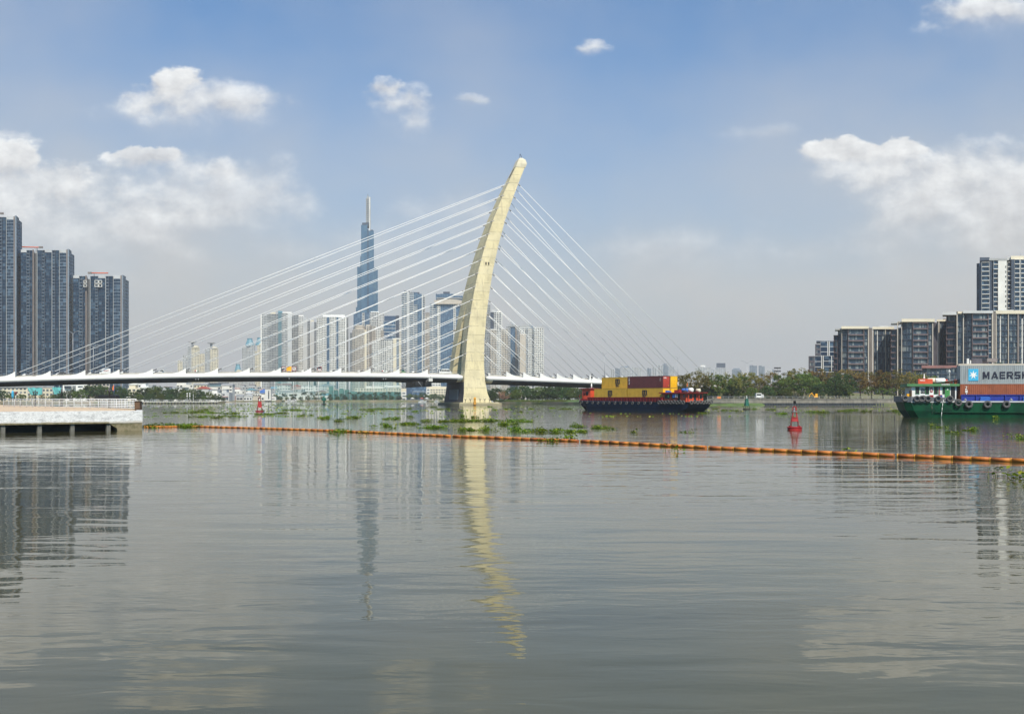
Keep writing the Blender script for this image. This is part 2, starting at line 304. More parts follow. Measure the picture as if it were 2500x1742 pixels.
# ------------------------------------------------------------------ mesh helper
class MB:
    def __init__(s, smooth=False): s.v = []; s.f = []; s.s = []; s.sm = smooth
    def quad(s, *p):
        n = len(s.v); s.v += [tuple(q) for q in p]; s.f.append(tuple(range(n, n+len(p)))); s.s.append(False); return s
    def box(s, x0, x1, y0, y1, z0, z1): return s.obox((0, 0), (1, 0), (0, 1), x0, x1, y0, y1, z0, z1)
    def obox(s, o, ux, uy, a0, a1, b0, b1, z0, z1):
        P = lambda a, b, z: (o[0]+ux[0]*a+uy[0]*b, o[1]+ux[1]*a+uy[1]*b, z)
        n = len(s.v)
        s.v += [P(a0, b0, z0), P(a1, b0, z0), P(a1, b1, z0), P(a0, b1, z0), P(a0, b0, z1), P(a1, b0, z1), P(a1, b1, z1), P(a0, b1, z1)]
        flip = (ux[0]*uy[1]-ux[1]*uy[0]) < 0
        for q in ((0, 3, 2, 1), (4, 5, 6, 7), (0, 1, 5, 4), (1, 2, 6, 5), (2, 3, 7, 6), (3, 0, 4, 7)):
            q = tuple(n+i for i in q); s.f.append(q[::-1] if flip else q); s.s.append(False)
        return s
    def prism(s, poly, z0, z1):
        ar = sum(poly[i][0]*poly[(i+1) % len(poly)][1]-poly[(i+1) % len(poly)][0]*poly[i][1] for i in range(len(poly)))
        if ar < 0: poly = poly[::-1]
        n = len(s.v); k = len(poly)
        s.v += [(p[0], p[1], z0) for p in poly]+[(p[0], p[1], z1) for p in poly]
        s.f.append(tuple(n+i for i in range(k))[::-1]); s.s.append(False)
        s.f.append(tuple(n+k+i for i in range(k))); s.s.append(False)
        for i in range(k):
            j = (i+1) % k; s.f.append((n+i, n+j, n+k+j, n+k+i)); s.s.append(False)
        return s
    def loft(s, rings, cap=True, closed=True, smooth=False):
        n = len(s.v); k = len(rings[0])
        for r in rings: s.v += [tuple(p) for p in r]
        for i in range(len(rings)-1):
            for j in range(k if closed else k-1):
                jj = (j+1) % k
                s.f.append((n+i*k+j, n+i*k+jj, n+(i+1)*k+jj, n+(i+1)*k+j)); s.s.append(smooth)
        if cap:
            s.f.append(tuple(n+j for j in range(k))[::-1]); s.s.append(False)
            s.f.append(tuple(n+(len(rings)-1)*k+j for j in range(k))); s.s.append(False)
        return s
    def tube(s, p0, p1, r0, r1=None, n=8, cap=True, smooth=True):
        r1 = r0 if r1 is None else r1
        a = Vector(p0); b = Vector(p1); d = (b-a).normalized()
        x = d.orthogonal().normalized(); y = d.cross(x)
        ring = lambda c, r: [c+x*(math.cos(2*math.pi*i/n)*r)+y*(math.sin(2*math.pi*i/n)*r) for i in range(n)]
        return s.loft([ring(a, r0), ring(b, r1)], cap, True, smooth)
    def path(s, pts, r, n=6):
        for a, b in zip(pts[:-1], pts[1:]): s.tube(a, b, r, r, n)
        return s
    def lathe(s, c, prof, n=14, smooth=True, axis='z'):
        rings = []
        for (r, h) in prof:
            rg = []
            for i in range(n):
                a = 2*math.pi*i/n; p = (math.cos(a)*r, math.sin(a)*r, h)
                if axis == 'x': p = (h, p[0], p[1])
                if axis == 'y': p = (p[1], h, p[0])
                rg.append((c[0]+p[0], c[1]+p[1], c[2]+p[2]))
            rings.append(rg)
        return s.loft(rings, True, True, smooth)
    def torus(s, c, R0, r, axis='y', n=16, k=8):
        rings = []
        for i in range(n+1):
            a = 2*math.pi*i/n; rg = []
            for j in range(k):
                b_ = 2*math.pi*j/k; q = R0+r*math.cos(b_)
                p = (q*math.cos(a), r*math.sin(b_), q*math.sin(a))
                if axis == 'x': p = (p[1], p[0], p[2])
                if axis == 'z': p = (p[0], p[2], p[1])
                rg.append((c[0]+p[0], c[1]+p[1], c[2]+p[2]))
            rings.append(rg)
        return s.loft(rings, False, True, True)
    def mesh(s, name, mt, org=(0, 0, 0)):
        me = bpy.data.meshes.new(name)
        me.from_pydata([(p[0]-org[0], p[1]-org[1], p[2]-org[2]) for p in s.v], [], s.f)
        me.polygons.foreach_set('use_smooth', s.s); me.materials.append(mt if not isinstance(mt, str) else M[mt]); me.update()
        return me
    def build(s, name, mt, parent=None, org=(0, 0, 0)):
        o = bpy.data.objects.new(name, s.mesh(name, mt, org)); COL.objects.link(o)
        if parent is not None: o.parent = parent
        else: o.location = org
        return o
def tag(o, label=None, cat=None, group=None, kind=None):
    if label: o['label'] = label
    if cat: o['category'] = cat
    if group: o['group'] = group
    if kind: o['kind'] = kind
    return o
def thing(name, label, cat, loc=(0, 0, 0), rz=0.0, group=None):
    o = bpy.data.objects.new(name, None); COL.objects.link(o); o.location = loc; o.rotation_euler = (0, 0, rz)
    o.empty_display_size = .5
    return tag(o, label, cat, group)
def dup(src, loc=None, rz=None, label=None, group=None, scale=None, mats=None):
    def cp(o, par):
        c = o.copy(); COL.objects.link(c)
        if par: c.parent = par
        for ch in CH.get(o.name, []): cp(ch, c)
        return c
    CH = {}
    def walk(o):
        CH[o.name] = [c for c in o.children]
        for c in o.children: walk(c)
    walk(src)
    r = cp(src, None)
    if loc is not None: r.location = loc
    if rz is not None: r.rotation_euler = (0, 0, rz)
    if scale is not None: r.scale = scale
    if label: r['label'] = label
    if group: r['group'] = group
    return r
def WX(px, Y): return (px-1250)/F*Y
def WZ(py, Y): return CAMZ+(HOR-py)/F*Y
def text(s, w, h, mt, name, parent, loc, rot=(R(90), 0, 0), bold=.0, extr=.01):
    cu = bpy.data.curves.new('t', 'FONT'); cu.body = s; cu.size = 1; cu.offset = bold; cu.extrude = .01
    ob = bpy.data.objects.new('t', cu); COL.objects.link(ob)
    bpy.context.view_layer.update()
    me = bpy.data.meshes.new_from_object(ob.evaluated_get(bpy.context.evaluated_depsgraph_get()))
    bpy.data.objects.remove(ob)
    xs = [p.co.x for p in me.vertices]; ys = [p.co.y for p in me.vertices]
    x0, x1, y0, y1 = min(xs), max(xs), min(ys), max(ys)
    for p in me.vertices:
        p.co.x = (p.co.x-x0)/(x1-x0)*w; p.co.y = (p.co.y-y0)/(y1-y0)*h; p.co.z *= extr/.01
    me.materials.clear(); me.materials.append(M[mt]); me.name = name
    o = bpy.data.objects.new(name, me); COL.objects.link(o); o.parent = parent; o.location = loc; o.rotation_euler = rot
    return o

def bar(a, b, c, d): return [(a, b), (c, b), (c, d), (a, d)]
GL = {'m': [bar(0, 0, .22, 1), bar(.39, 0, .61, .8), bar(.78, 0, 1, .8), bar(.22, .8, 1, 1)],
 'S': [bar(0, .8, 1, 1), bar(0, .4, 1, .6), bar(0, 0, 1, .2), bar(0, .6, .26, .8), bar(.74, .2, 1, .4)], 'C': [bar(0, .8, 1, 1), bar(0, 0, 1, .2), bar(0, .2, .26, .8)],
 'M': [[(0, 0), (.24, 0), (.24, .6), (.44, .08), (.56, .08), (.76, .6), (.76, 0), (1, 0), (1, 1), (.72, 1), (.5, .42), (.28, 1), (0, 1)]],
 'A': [[(0, 0), (.24, 0), (.5, .74), (.5, 1), (.38, 1)], [(1, 0), (.62, 1), (.5, 1), (.5, .74), (.76, 0)][::1], [(.33, .16), (.67, .16), (.62, .34), (.38, .34)]],
 'E': [bar(0, 0, .24, 1), bar(.24, .8, 1, 1), bar(.24, .41, .92, .59), bar(.24, 0, 1, .2)],
 'R': [bar(0, 0, .24, 1), bar(.24, .8, .86, 1), bar(.24, .36, .86, .54), bar(.78, .54, 1, .8), [(.48, .36), (.70, 0), (1, 0), (.78, .36)]],
 'K': [bar(0, 0, .24, 1), [(.24, .38), (.5, .48), (1, 1), (.7, 1), (.24, .62)], [(.5, .48), (.36, .43), (.72, 0), (1, 0)]]}
def glyph(ch, w, h, mt, name, parent, loc, th=.02):
    b = MB()
    for k, pl in enumerate(GL[ch]):
        ar = sum(pl[i][0]*pl[(i+1) % len(pl)][1]-pl[(i+1) % len(pl)][0]*pl[i][1] for i in range(len(pl)))
        if ar > 0: pl = pl[::-1]
        b.loft([[(q[0]*w, y, q[1]*h) for q in pl] for y in (-th-k*.001, 0)])
    o = b.build(name, mt, parent); o.location = loc; return o

# ------------------------------------------------------------------ water, land
b = MB(); b.quad((-9000, -60, 0), (9000, -60, 0), (9000, 9000, 0), (-9000, 9000, 0))
tag(b.build('river_water', 'water'), kind='structure')
b = MB(); b.quad((-9050, -70, -4), (9050, -70, -4), (9050, 9050, -4), (-9050, 9050, -4))
tag(b.build('river_bed', 'soil'), kind='structure')
fb = [(-9000, 8900), (-9000, 900), (-1500, 860), (-420, 745), (-262, 745), (WX(330, 715), 715), (WX(420, 700), 700), (WX(548, 760), 760), (WX(552, 1210), 1210), (WX(900, 1205), 1205), (WX(1080, 1190), 1190),
      (WX(1195, 1000), 1000), (WX(1200, 700), 700), (WX(1320, 655), 655), (WX(1430, 590), 590), (WX(1520, 520), 520), (WX(1620, 494), 494), (WX(1712, 488), 488), (WX(1730, 496), 496), (WX(2500, 472), 472), (620, 452), (9000, 440), (9000, 8900)]
b = MB(); b.prism(fb, -3, 1.2); tag(b.build('river_bank_ground', 'soil'), kind='structure')

# sloping grass verge in front of the bushes
def bank(name, pts, w, h, mt, label=None):
    b = MB(); rings = []
    for (x, y) in pts:
        rings.append([(x, y-w, -1.0), (x, y-w*.55, h*.35), (x, y, h), (x, y+12, h+.25)])
    b.loft(rings, cap=False, closed=False, smooth=True)
    return tag(b.build(name, mt), kind='structure')
bank('grass_verge', [(WX(p, y), y) for p, y in ((1190, 712), (1260, 690), (1330, 668), (1430, 602), (1500, 540), (1600, 506), (1732, 497))], 14, 2.2, 'grass')
bank('far_shore_verge', [(WX(p, y), y) for p, y in ((548, 1215), (700, 1214), (900, 1208), (1080, 1196), (1196, 1010))], 8, 1.8, 'soil')
bank('mud_flat', [(WX(p, y), y) for p, y in ((1728, 492), (1800, 488), (1860, 484))], 9, 1.0, 'grass')

# embankment wall on the right, with sheet piles and railing
E0, E1 = (WX(1726, 490), 490), (620, 448)
ev = Vector((E1[0]-E0[0], E1[1]-E0[1])); el = ev.length; eu = (ev.x/el, ev.y/el); en = (-eu[1], eu[0])
root = thing('embankment_wall', 'long stained concrete river wall along the right shore', 'wall', (E0[0], E0[1], 0))
org = (E0[0], E0[1], 0)
b = MB(); b.obox(E0, eu, en, 0, el, -1.0, 3.0, 1.05, 2.9); b.obox(E0, eu, en, 0, el, -1.25, .2, 2.9, 3.2)
for i in range(int(el/6.2)): b.obox(E0, eu, en, i*6.2, i*6.2+.35, -1.18, -1.0, 1.1, 2.9)
b.build('concrete_wall', 'embank', root, org)
b = MB()
for i in range(int(el/1.2)): b.obox(E0, eu, en, i*1.2+.0, i*1.2+.62, -1.1, 2.0, -3, 1.05)
b.obox(E0, eu, en, 0, el, -.75, 2.0, -3, 1.0)
b.build('sheet_piling', 'sheet', root, org)
b = MB()
for i in range(int(el/2.5)): b.obox(E0, eu, en, i*2.5, i*2.5+.1, -.9, -.8, 3.2, 4.2)
b.obox(E0, eu, en, 0, el, -.88, -.82, 4.15, 4.23); b.obox(E0, eu, en, 0, el, -.88, -.82, 3.7, 3.76)
b.build('railing', 'ltmetal', root, org)
b = MB(); b.obox(E0, eu, en, 1, el, 2.9, 90, 1.25, 3.0); tag(b.build('embankment_promenade', 'scrub'), kind='structure')
def epos(px, back=0):
    # point on the embankment at picture column px, metres behind its face
    s_ = None; uu = (px-1250)/F
    ox, oy = E0[0]+en[0]*back, E0[1]+en[1]*back
    s_ = -(ox-uu*oy)/(eu[0]-uu*eu[1]); return (ox+eu[0]*s_, oy+eu[1]*s_)

# ------------------------------------------------------------------ cable stayed bridge
BA = R(18); ax = (math.cos(BA), math.sin(BA)); tx = (-ax[1], ax[0]); BC = (-21.1, 487.9)
def BP(L, t_, z): return (BC[0]+ax[0]*L+tx[0]*t_, BC[1]+ax[1]*L+tx[1]*t_, z)
def BL(px, t_):
    uu = (px-1250)/F; ox, oy = BC[0]+tx[0]*t_, BC[1]+tx[1]*t_
    return -(ox-uu*oy)/(ax[0]-uu*ax[1])
DK = [(-420, .2), (-330, 3.3), (-240, 6.7), (-199, 8.34), (-169, 9.39), (-137, 10.3), (-103, 10.95), (-68, 11.25), (-31, 11.2), (-13, 10.95), (5, 10.45), (27, 9.75), (62, 8.8), (100, 7.6), (150, 5.9), (230, 3.2), (300, .6)]
def interp(T, x, k=1):
    for a, b_ in zip(T[:-1], T[1:]):
        if a[0] <= x <= b_[0]:
            f = (x-a[0])/(b_[0]-a[0]); return a[k]*(1-f)+b_[k]*f
    return T[0][k] if x < T[0][0] else T[-1][k]
def zd(L):  # smoothed deck soffit level
    return sum(interp(DK, L+d) for d in (-18, -12, -6, 0, 6, 12, 18))/7
PY = [(-1, 35.8, -7.4, -2.3, 7.9), (0.1, 35.5, -7.2, -2.3, 7.5), (2.7, 34.6, -6.9, -2.1, 5.9), (5.5, 34.0, -6.5, -2.1, 4.8), (11.0, 31.6, -6.1, -1.9, 4.0), (18.8, 28.4, -5.1, -1.1, 3.9), (29.9, 25.5, -3.9, -0.4, 4.5),
      (40.8, 22.6, -2.1, 1.6, 5.9), (47, 21.1, -.9, 2.8, 6.8), (52.1, 19.8, 0.2, 3.8, 7.7), (63.5, 17.2, 2.9, 6.6, 9.9), (75.8, 14.5, 6.6, 10.2, 13.1), (88.2, 11.9, 11.0, 14.4, 16.8), (100.7, 8.8, 16.4, 19.6, 21.8), (108.8, 6.4, 20.4, 23.4, 25.3), (114.7, 4.7, 23.4, 26.2, 27.9)]
def py(z, k): return interp(PY, z, k)
bridge = thing('cable_stayed_bridge', 'long white cable-stayed road bridge with one leaning curved concrete pylon', 'bridge', BP(0, 0, 0))
borg = BP(0, 0, 0)
def pring(z, t0, t1, inner0=False, inner1=False):
    W = py(z, 1); a, r, c = py(z, 2), py(z, 3), py(z, 4); rd = .75 if z < 60 else max(0.02, .75*(1-(z-60)/25))
    near = [(c, t0), (r, t0-rd), (a, t0)] if not inner0 else [(c, t0), ((a+c)/2, t0), (a, t0)]
    farr = [(a, t1), (r, t1+rd), (c, t1)] if not inner1 else [(a, t1), ((a+c)/2, t1), (c, t1)]
    return [BP(L, t_, z) for (L, t_) in near+farr]
zs = [-1, 0.1, 2.7, 5.5, 11, 18.8, 29.9, 40.8, 47]
def gap(z): return interp([(-1, 11.2), (11, 9.0), (18.8, 7.6), (47, .15)], z)
b = MB()
b.loft([pring(z, -py(z, 1)/2, -gap(z), False, True) for z in zs])
b.loft([pring(z, gap(z), py(z, 1)/2, True, False) for z in zs])
zt = [46.9]+[p[0] for p in PY if p[0] > 47]
b.loft([pring(z, -py(z, 1)/2, py(z, 1)/2) for z in zt])
pyl = b.build('pylon', 'pylon', bridge, borg)
# cap block, recess, windows, lamp posts on top
b = MB()
def capr(z, a, c, w): return [BP(a, -w, z), BP(c, -w, z), BP(c, w, z), BP(a, w, z)]
b.loft([capr(114.6, 23.2, 28.2, 2.5), capr(116.4, 24.0, 29.0, 2.55), capr(118.3, 24.8, 28.4, 2.3), capr(119.2, 25.6, 26.9, 1.9)])
b.build('pylon_cap', mat('pale_cap_concrete', (.66, .60, .44), var=.1, vscale=.4), pyl, (0, 0, 0)).parent = pyl
for ch in pyl.children: ch.location = tuple(-q for q in borg)
b = MB(); b.loft([[BP(py(z, 2)-.06, -.9, z), BP(py(z, 2)-.06, .9, z), BP(py(z, 2)+.5, .9, z), BP(py(z, 2)+.5, -.9, z)] for z in (109.5, 112, 114)]); b.build('service_opening', 'black', bridge, borg)
for dx in (0, 1.3): b = MB(); b.obox(BP(0, 0, 0)[:2], ax, tx, 6.2+dx, 6.75+dx, -8.95, -8.0, 66, 67.3); b.build('service_opening', 'black', bridge, borg)
b = MB(); b.loft([[BP(py(z, 2)-.12, -py(z, 1)/2+.25, z), BP(py(z, 2)-.12, py(z, 1)/2-.25, z), BP(py(z, 2)+.6, py(z, 1)/2-.25, z), BP(py(z, 2)+.6, -py(z, 1)/2+.25, z)] for z in (1.4, 5.5, 10.9)]); b.build('pylon_shade_plate', 'navygrey', bridge, borg)  # added dark plate: under-deck shade painted over the pylon's left face
b = MB(); b.obox(BC, ax, tx, -7.0, -6.6, -8, 8, 1.5, 7.5); b.build('recessed_panel', 'bluegrey', bridge, borg)
b = MB()
for dx in (0, .8): b.tube(BP(26+dx, -.5, 119), BP(26+dx, -.5, 121.2-dx), .09)
b.tube(BP(26, -.9, 121.3), BP(27, .2, 120.5), .12)
b.build('lightning_rod', 'black', bridge, borg)
b = MB(); b.obox(BC, ax, tx, -9.6, 10.6, -20.3, 20.3, -2, 1.15); b.obox(BC, ax, tx, -8.9, 9.6, -19.6, 19.6, 1.15, 1.45)
b.build('pile_cap', 'pylon', bridge, borg)
for i in range(7):
    L = -6.6+i*2.3
    if i == 2: continue
    b = MB()
    p = BP(L, -20.0, 0); b.obox(p[:2], ax, tx, -.08, .08, -.1, .1, 1.45, 2.7)
    b.tube(BP(L, -20, 2.3), BP(L-.45, -20, 3.2), .1); b.tube(BP(L, -20, 2.3), BP(L+.45, -20, 3.2), .1)
    b.build('warning_marker', 'black', bridge, borg)
# deck
def drings(L0, L1, step, s0=None, s1=None):
    out = []; n = max(1, int(abs(L1-L0)/step))
    Ls = [L0+(L1-L0)*i/n for i in range(n+1)]
    if s0: Ls = [L0, L0+.5, L0+1.3, L0+2.4]+[q for q in Ls if q > L0+3]
    if s1: Ls = [q for q in Ls if q < L1-3]+[L1-2.4, L1-1.3, L1-.5, L1]
    P = [(-13.6, 3.35), (-14.4, 3.22), (-15.05, 2.98), (-15.48, 2.62), (-15.6, 2.2), (-15.42, 1.7), (-14.95, 1.05), (-13.9, .42), (-11.8, 0)]
    prof = P+[(-q[0], q[1]) for q in P[::-1]]
    for L in Ls:
        k = 0
        if s0 and L < L0+2.5: k = 1-math.sqrt(max(0, 1-(1-(L-L0)/2.4)**2))
        if s1 and L > L1-2.5: k = 1-math.sqrt(max(0, 1-(1-(L1-L)/2.4)**2))
        z = zd(L)
        out.append([BP(L, math.copysign(max(0, abs(t_)-k*1.6*(1 if abs(t_) > 13 else .3)), t_), z+h*(1-.3*k)+.55*k) for t_, h in prof])
    return out
for (A_, B__, e0, e1) in ((-400, -6.0, None, True), (5.0, 127, True, None)):
    b = MB(); b.loft(drings(A_, B__, 6, e0, e1), True, True, True); b.build('deck_girder', 'silver', bridge, borg)
    b = MB(); n = 60; b.loft([[BP(A_+3+(B__-A_-6)*i/n, t_, zd(A_+3+(B__-A_-6)*i/n)+h) for t_, h in ((-15.28, 1.44), (-14.98, 1.0), (-13.93, .36), (-11.8, -.05), (11.8, -.05), (13.93, .36), (14.98, 1.0), (15.28, 1.44))] for i in range(n+1)]); b.build('soffit_shade', 'navygrey', bridge, borg)  # dark skin around the girder's underside, its shade painted in
b = MB()
for (La, Lb, w) in ((-400, -6.8, 13.2), (-6.8, 5.6, 7.0), (5.6, 127, 13.2)):
    n = max(1, int((Lb-La)/8))
    rg = []
    for i in range(n+1):
        L = La+(Lb-La)*i/n; z = zd(L)+3.28; rg.append([BP(L, -w, z), BP(L, w, z), BP(L, w, z+.09), BP(L, -w, z+.09)])
    b.loft(rg)
    if w < 10: b.loft([[BP(L, -w, zd(L)+1), BP(L, w, zd(L)+1), BP(L, w, zd(L)+3.2), BP(L, -w, zd(L)+3.2)] for L in (La, Lb)])
b.build('roadway', 'asphalt', bridge, borg)
for sgn in (-1, 1):
    for (La, Lb) in ((-400, -8), (7, 127)):
        b = MB(); n = int((Lb-La)/8); rg = []
        for i in range(n+1):
            L = La+(Lb-La)*i/n; z = zd(L)+3.2; y0, y1 = 13.75*sgn, 13.45*sgn
            rg.append([BP(L, y0, z), BP(L, y1, z), BP(L, y1, z+.75), BP(L, y0, z+.75)])
        b.loft(rg); b.build('parapet', 'parapet', bridge, borg)
    for (La, Lb) in ((-400, -8), (7, 127)):
        b = MB(); n = int((Lb-La)/4)
        for i in range(n):
            L = La+(Lb-La)*i/n; L2 = La+(Lb-La)*(i+1)/n; z = zd(L)+3.9; z2 = zd(L2)+3.9; y0 = 13.6*sgn
            b.tube(BP(L, y0, z), BP(L, y0, z+.6), .05, n=4)
            b.tube(BP(L, y0, z+.58), BP(L2, y0, z2+.58), .055, n=4)
        b.build('guard_rail', 'ltmetal', bridge, borg)
FL = [-193.8+13.15*i for i in range(14)]; FR = [14.5+8.37*i for i in range(14)]
CZ = [106.3-6.33*i for i in range(14)]
cabcap = None
for sgn in (-1, 1):
    for side, FF in (('l', FL), ('r', FR)):
        for i, L in enumerate(FF):
            z = zd(L); d = -1 if side == 'l' else 1
            b = MB()
            if side == 'l': prof = [(0, 2.9), (0, 5.35), (-.25, 5.5), (-1.3, 4.75), (-3.0, 3.95), (-5.6, 3.3), (-5.6, 2.9)]
            else: prof = [(0, 1.9), (0, 5.5), (.35, 5.65), (1.3, 5.0), (2.8, 4.2), (4.8, 3.55), (7.4, 2.9), (7.4, 1.9)]
            ta, tb = sgn*14.1, sgn*(14.75 if side == 'l' else 15.05)
            rg = [[BP(L+p, t_, z+h) for p, h in prof] for t_ in ((ta, tb) if (side == 'l') == (sgn > 0) else (tb, ta))]
            b.loft(rg)
            b.build('anchor_fin', 'silver', bridge, borg)
            zt_ = CZ[i] if side == 'l' else CZ[13-i]
            if side == 'l': zt_ = CZ[i]
            Lt = py(zt_, 2)+.1 if side == 'l' else py(zt_, 4)-.1
            lo = BP(L-d*.5, sgn*14.45, z+4.9); hi = BP(Lt, sgn*(py(zt_, 1)/2-.15), zt_)
            b = MB(); b.tube(lo, hi, .138 if side == 'l' else .125, n=6)
            cb = b.build('stay_cable', 'cable', bridge, borg)
            gv = (Vector(hi)-Vector(lo)).normalized(); b = MB(); b.tube(Vector(hi)-gv*1.5, Vector(hi)+gv*.6, .26, n=8); b.build('cable_guide', 'parapet', cb, borg)
            b = MB(); lv = Vector(lo); dv = (Vector(hi)-lv).normalized()
            b.tube(lv-dv*1.0, lv+dv*1.1, 0.2, n=6)
            q = b.build('cable_socket', 'dkmetal', cb, borg)
b = MB(); b.obox(BC, ax, tx, 124, 131, -13, 13, -1, 6.6); b.build('abutment', 'embank', bridge, borg)
b = MB(); b.loft([[BP(L, -15, 1), BP(L, 15, 1), BP(L, 13.4, z), BP(L, -13.4, z)] for L, z in ((127.2, 9.6), (170, 8), (240, 4.5), (300, 1.6))]); tag(b.build('approach_ramp', 'scrub'), kind='structure')
# fairing drain lights
for px in (478, 484.5, 706, 936, 942):
    L = BL(px, -15.2)
    b = MB(); b.lathe(BP(L, -15.0, zd(L)+.75), [(.05, -.25), (.22, -.15), (.22, .15), (.05, .3)], 8); b.build('navigation_light', 'ltmetal', bridge, borg)

# inspection gantry hung under the deck
L0, L1 = BL(992, -15), BL(1056, -15)
zb = zd(L0)
g = thing('inspection_gantry', 'dark truss inspection gantry hanging under the bridge deck left of the pylon', 'gantry', BP(L0, 0, 0)); gorg = BP(L0, 0, 0)
b = MB(); bot = [BP(L0+3.5, -14, zb-2.7), BP(L1-.3, -14, zb-2.4), BP(L1-.3, 8, zb-2.4), BP(L0+3.5, 8, zb-2.7)]
topp = [BP(L0, -14, zb-.2), BP(L1-.3, -14, zb-.2), BP(L1-.3, 8, zb-.2), BP(L0, 8, zb-.2)]
for P in (bot, topp):
    for i in range(4): b.tube(P[i], P[(i+1) % 4], .12, n=4)
for i in range(6):
    f = i/5; p = Vector(bot[0]).lerp(Vector(bot[1]), f); q = Vector(topp[0]).lerp(Vector(topp[1]), f); q2 = Vector(topp[0]).lerp(Vector(topp[1]), max(0, f-.2))
    b.tube(p, q, .08, n=4); b.tube(p, q2, .07, n=4)
    p = Vector(bot[3]).lerp(Vector(bot[2]), f); q = Vector(topp[3]).lerp(Vector(topp[2]), f); b.tube(p, q, .08, n=4)
b.quad(*[(p[0], p[1], p[2]+.15) for p in bot]); b.obox(BC, ax, tx, L0+4.5, L0+8, -13.9, 7, zb-2.5, zb-.35); b.obox(BC, ax, tx, L1-3.2, L1-.4, -13.9, 7, zb-2.35, zb-.35)
b.build('truss', 'black', g, gorg)
b = MB(); b.obox(BC, ax, tx, L1-2.2, L1-.4, -16.9, -15.8, zb-.15, zb+1.25); b.build('cabin', 'offwhite', g, gorg)
b = MB(); b.path([BP(L1-2.3, -16, zb-.2), BP(L1-3.4, -16, zb-.2), BP(L1-2.3, -16, zb+.8)], .07); b.path([BP(L1-1.2, -16.2, zb+1.1), BP(L1-1.0, -15.8, zb+3.4), BP(L1-1.6, -14.6, zb+4.2)], .07); b.tube(BP(L1-6.5, -14.1, zb-.2), BP(L1-4.8, -14.1, zb-2.4), .1)
b.build('access_ladder', 'ltmetal', g, gorg)

# signs on the parapet for river traffic
def bsign(px0, px1, y0, y1, border, face, sym, label, name='navigation_sign'):
    L0, L1 = BL(px0, -14.2), BL(px1, -14.2); c = BP((L0+L1)/2, -14.2, 0); Y = c[1]; z0, z1 = WZ(y1, Y), WZ(y0, Y)
    w = L1-L0
    r = thing(name, label, 'sign', (c[0], c[1], z0), BA)
    b = MB(); b.box(-w/2, w/2, 0, .12, 0, z1-z0); b.box(-w*.35, -w*.3, .05, .12, -.8, 0); b.box(w*.3, w*.35, .05, .12, -.8, 0); b.build('board', border, r)
    if face: b = MB(); b.box(-w/2+.28, w/2-.28, -.03, -.002, .28, z1-z0-.28); b.build('face', face, r)
    for s in sym: text(s[0], s[1], s[2], s[3], 'symbol', r, (s[4], -.05, s[5]), bold=.02)
    return r, w, z1-z0
r, w, h = bsign(687.5, 698.5, 894.5, 904.5, 'buoydark', 'letterswhite', [('III', .9, .6, 'lettersdark', -.4, .5)], 'square white river sign with dark red border left of the plain orange board')
bsign(699.5, 711.5, 894, 905, 'signorange', None, [], 'plain orange square river sign on the bridge edge')
bsign(712.5, 723.5, 894.5, 904.5, 'buoydark', 'letterswhite', [('80', .95, .75, 'lettersdark', -.47, .6)], 'square white river sign reading 80 right of the orange board')
r, w, h = bsign(774.5, 785.5, 894.5, 904.5, 'buoydark', 'letterswhite', [], 'lone square sign with black band and dark red border on the bridge edge')
b = MB(); b.box(-.75, .75, -.06, -.031, .75, 1.3); b.prism([(-.6, -.07), (.6, -.07), (.6, -.06), (-.6, -.06)], 1.32, 1.5); b.build('symbol', 'lettersdark', r)
for (px, nm, c1, c2) in ((480, 'small red and green arrow sign pair on the deck edge near the cream towers', 'buoyred', 'buoygreen'), (937, 'small red and green arrow sign pair on the deck edge above the drain lights', 'buoyred', 'buoygreen')):
    L = BL(px, -14.2); c = BP(L, -14.2, zd(L)+3.95); r = thing('arrow_sign', nm, 'sign', c, BA)
    for s, mt in ((-1, c1), (1, c2)):
        b = MB(); b.loft([[(s*.35, y, .05), (s*.95, y, .45), (s*.35, y, .9)][::s] for y in (.1, 0)]); b.build('arrow', mt, r)
    b = MB(); b.box(-.3, .3, .02, .08, .1, .8); b.build('panel', 'letterswhite', r)

# street lamps on the bridge and ashore
def lamp(name, label, loc, h, rz, arms=2, mt='ltmetal', reach=1.8, group=None):
    r = thing(name, label, 'street lamp', loc, rz, group)
    b = MB(); b.tube((0, 0, 0), (0, 0, h*.96), .16, .08, 8); b.build('pole', mt, r)
    for s in ((1, -1)[:arms]):
        b = MB(); b.path([(0, 0, h*.93), (s*reach*.5, 0, h*.985), (s*reach, 0, h)], .06); b.box(min(s*reach, s*(reach+.8)), max(s*reach, s*(reach+.8)), -.14, .14, h-.02, h+.12); b.build('lamp_arm', mt, r)
    return r
for px, top, Lt, txt in ((178, 808, 0, 'bridge street lamp in front of the middle dark tower'), (228, 842, 0, 'bridge street lamp in front of the lowest dark tower'), (1476, 862, 0, 'bridge street lamp above the yellow container'), (1655, 872, 0, 'bridge street lamp above the brown and yellow containers')):
    L = BL(px, 0); c = BP(L, 0, zd(L)+3.35); lamp('street_lamp', txt, c, WZ(top, c[1])-c[2], BA if px < 1000 else BA+R(40))

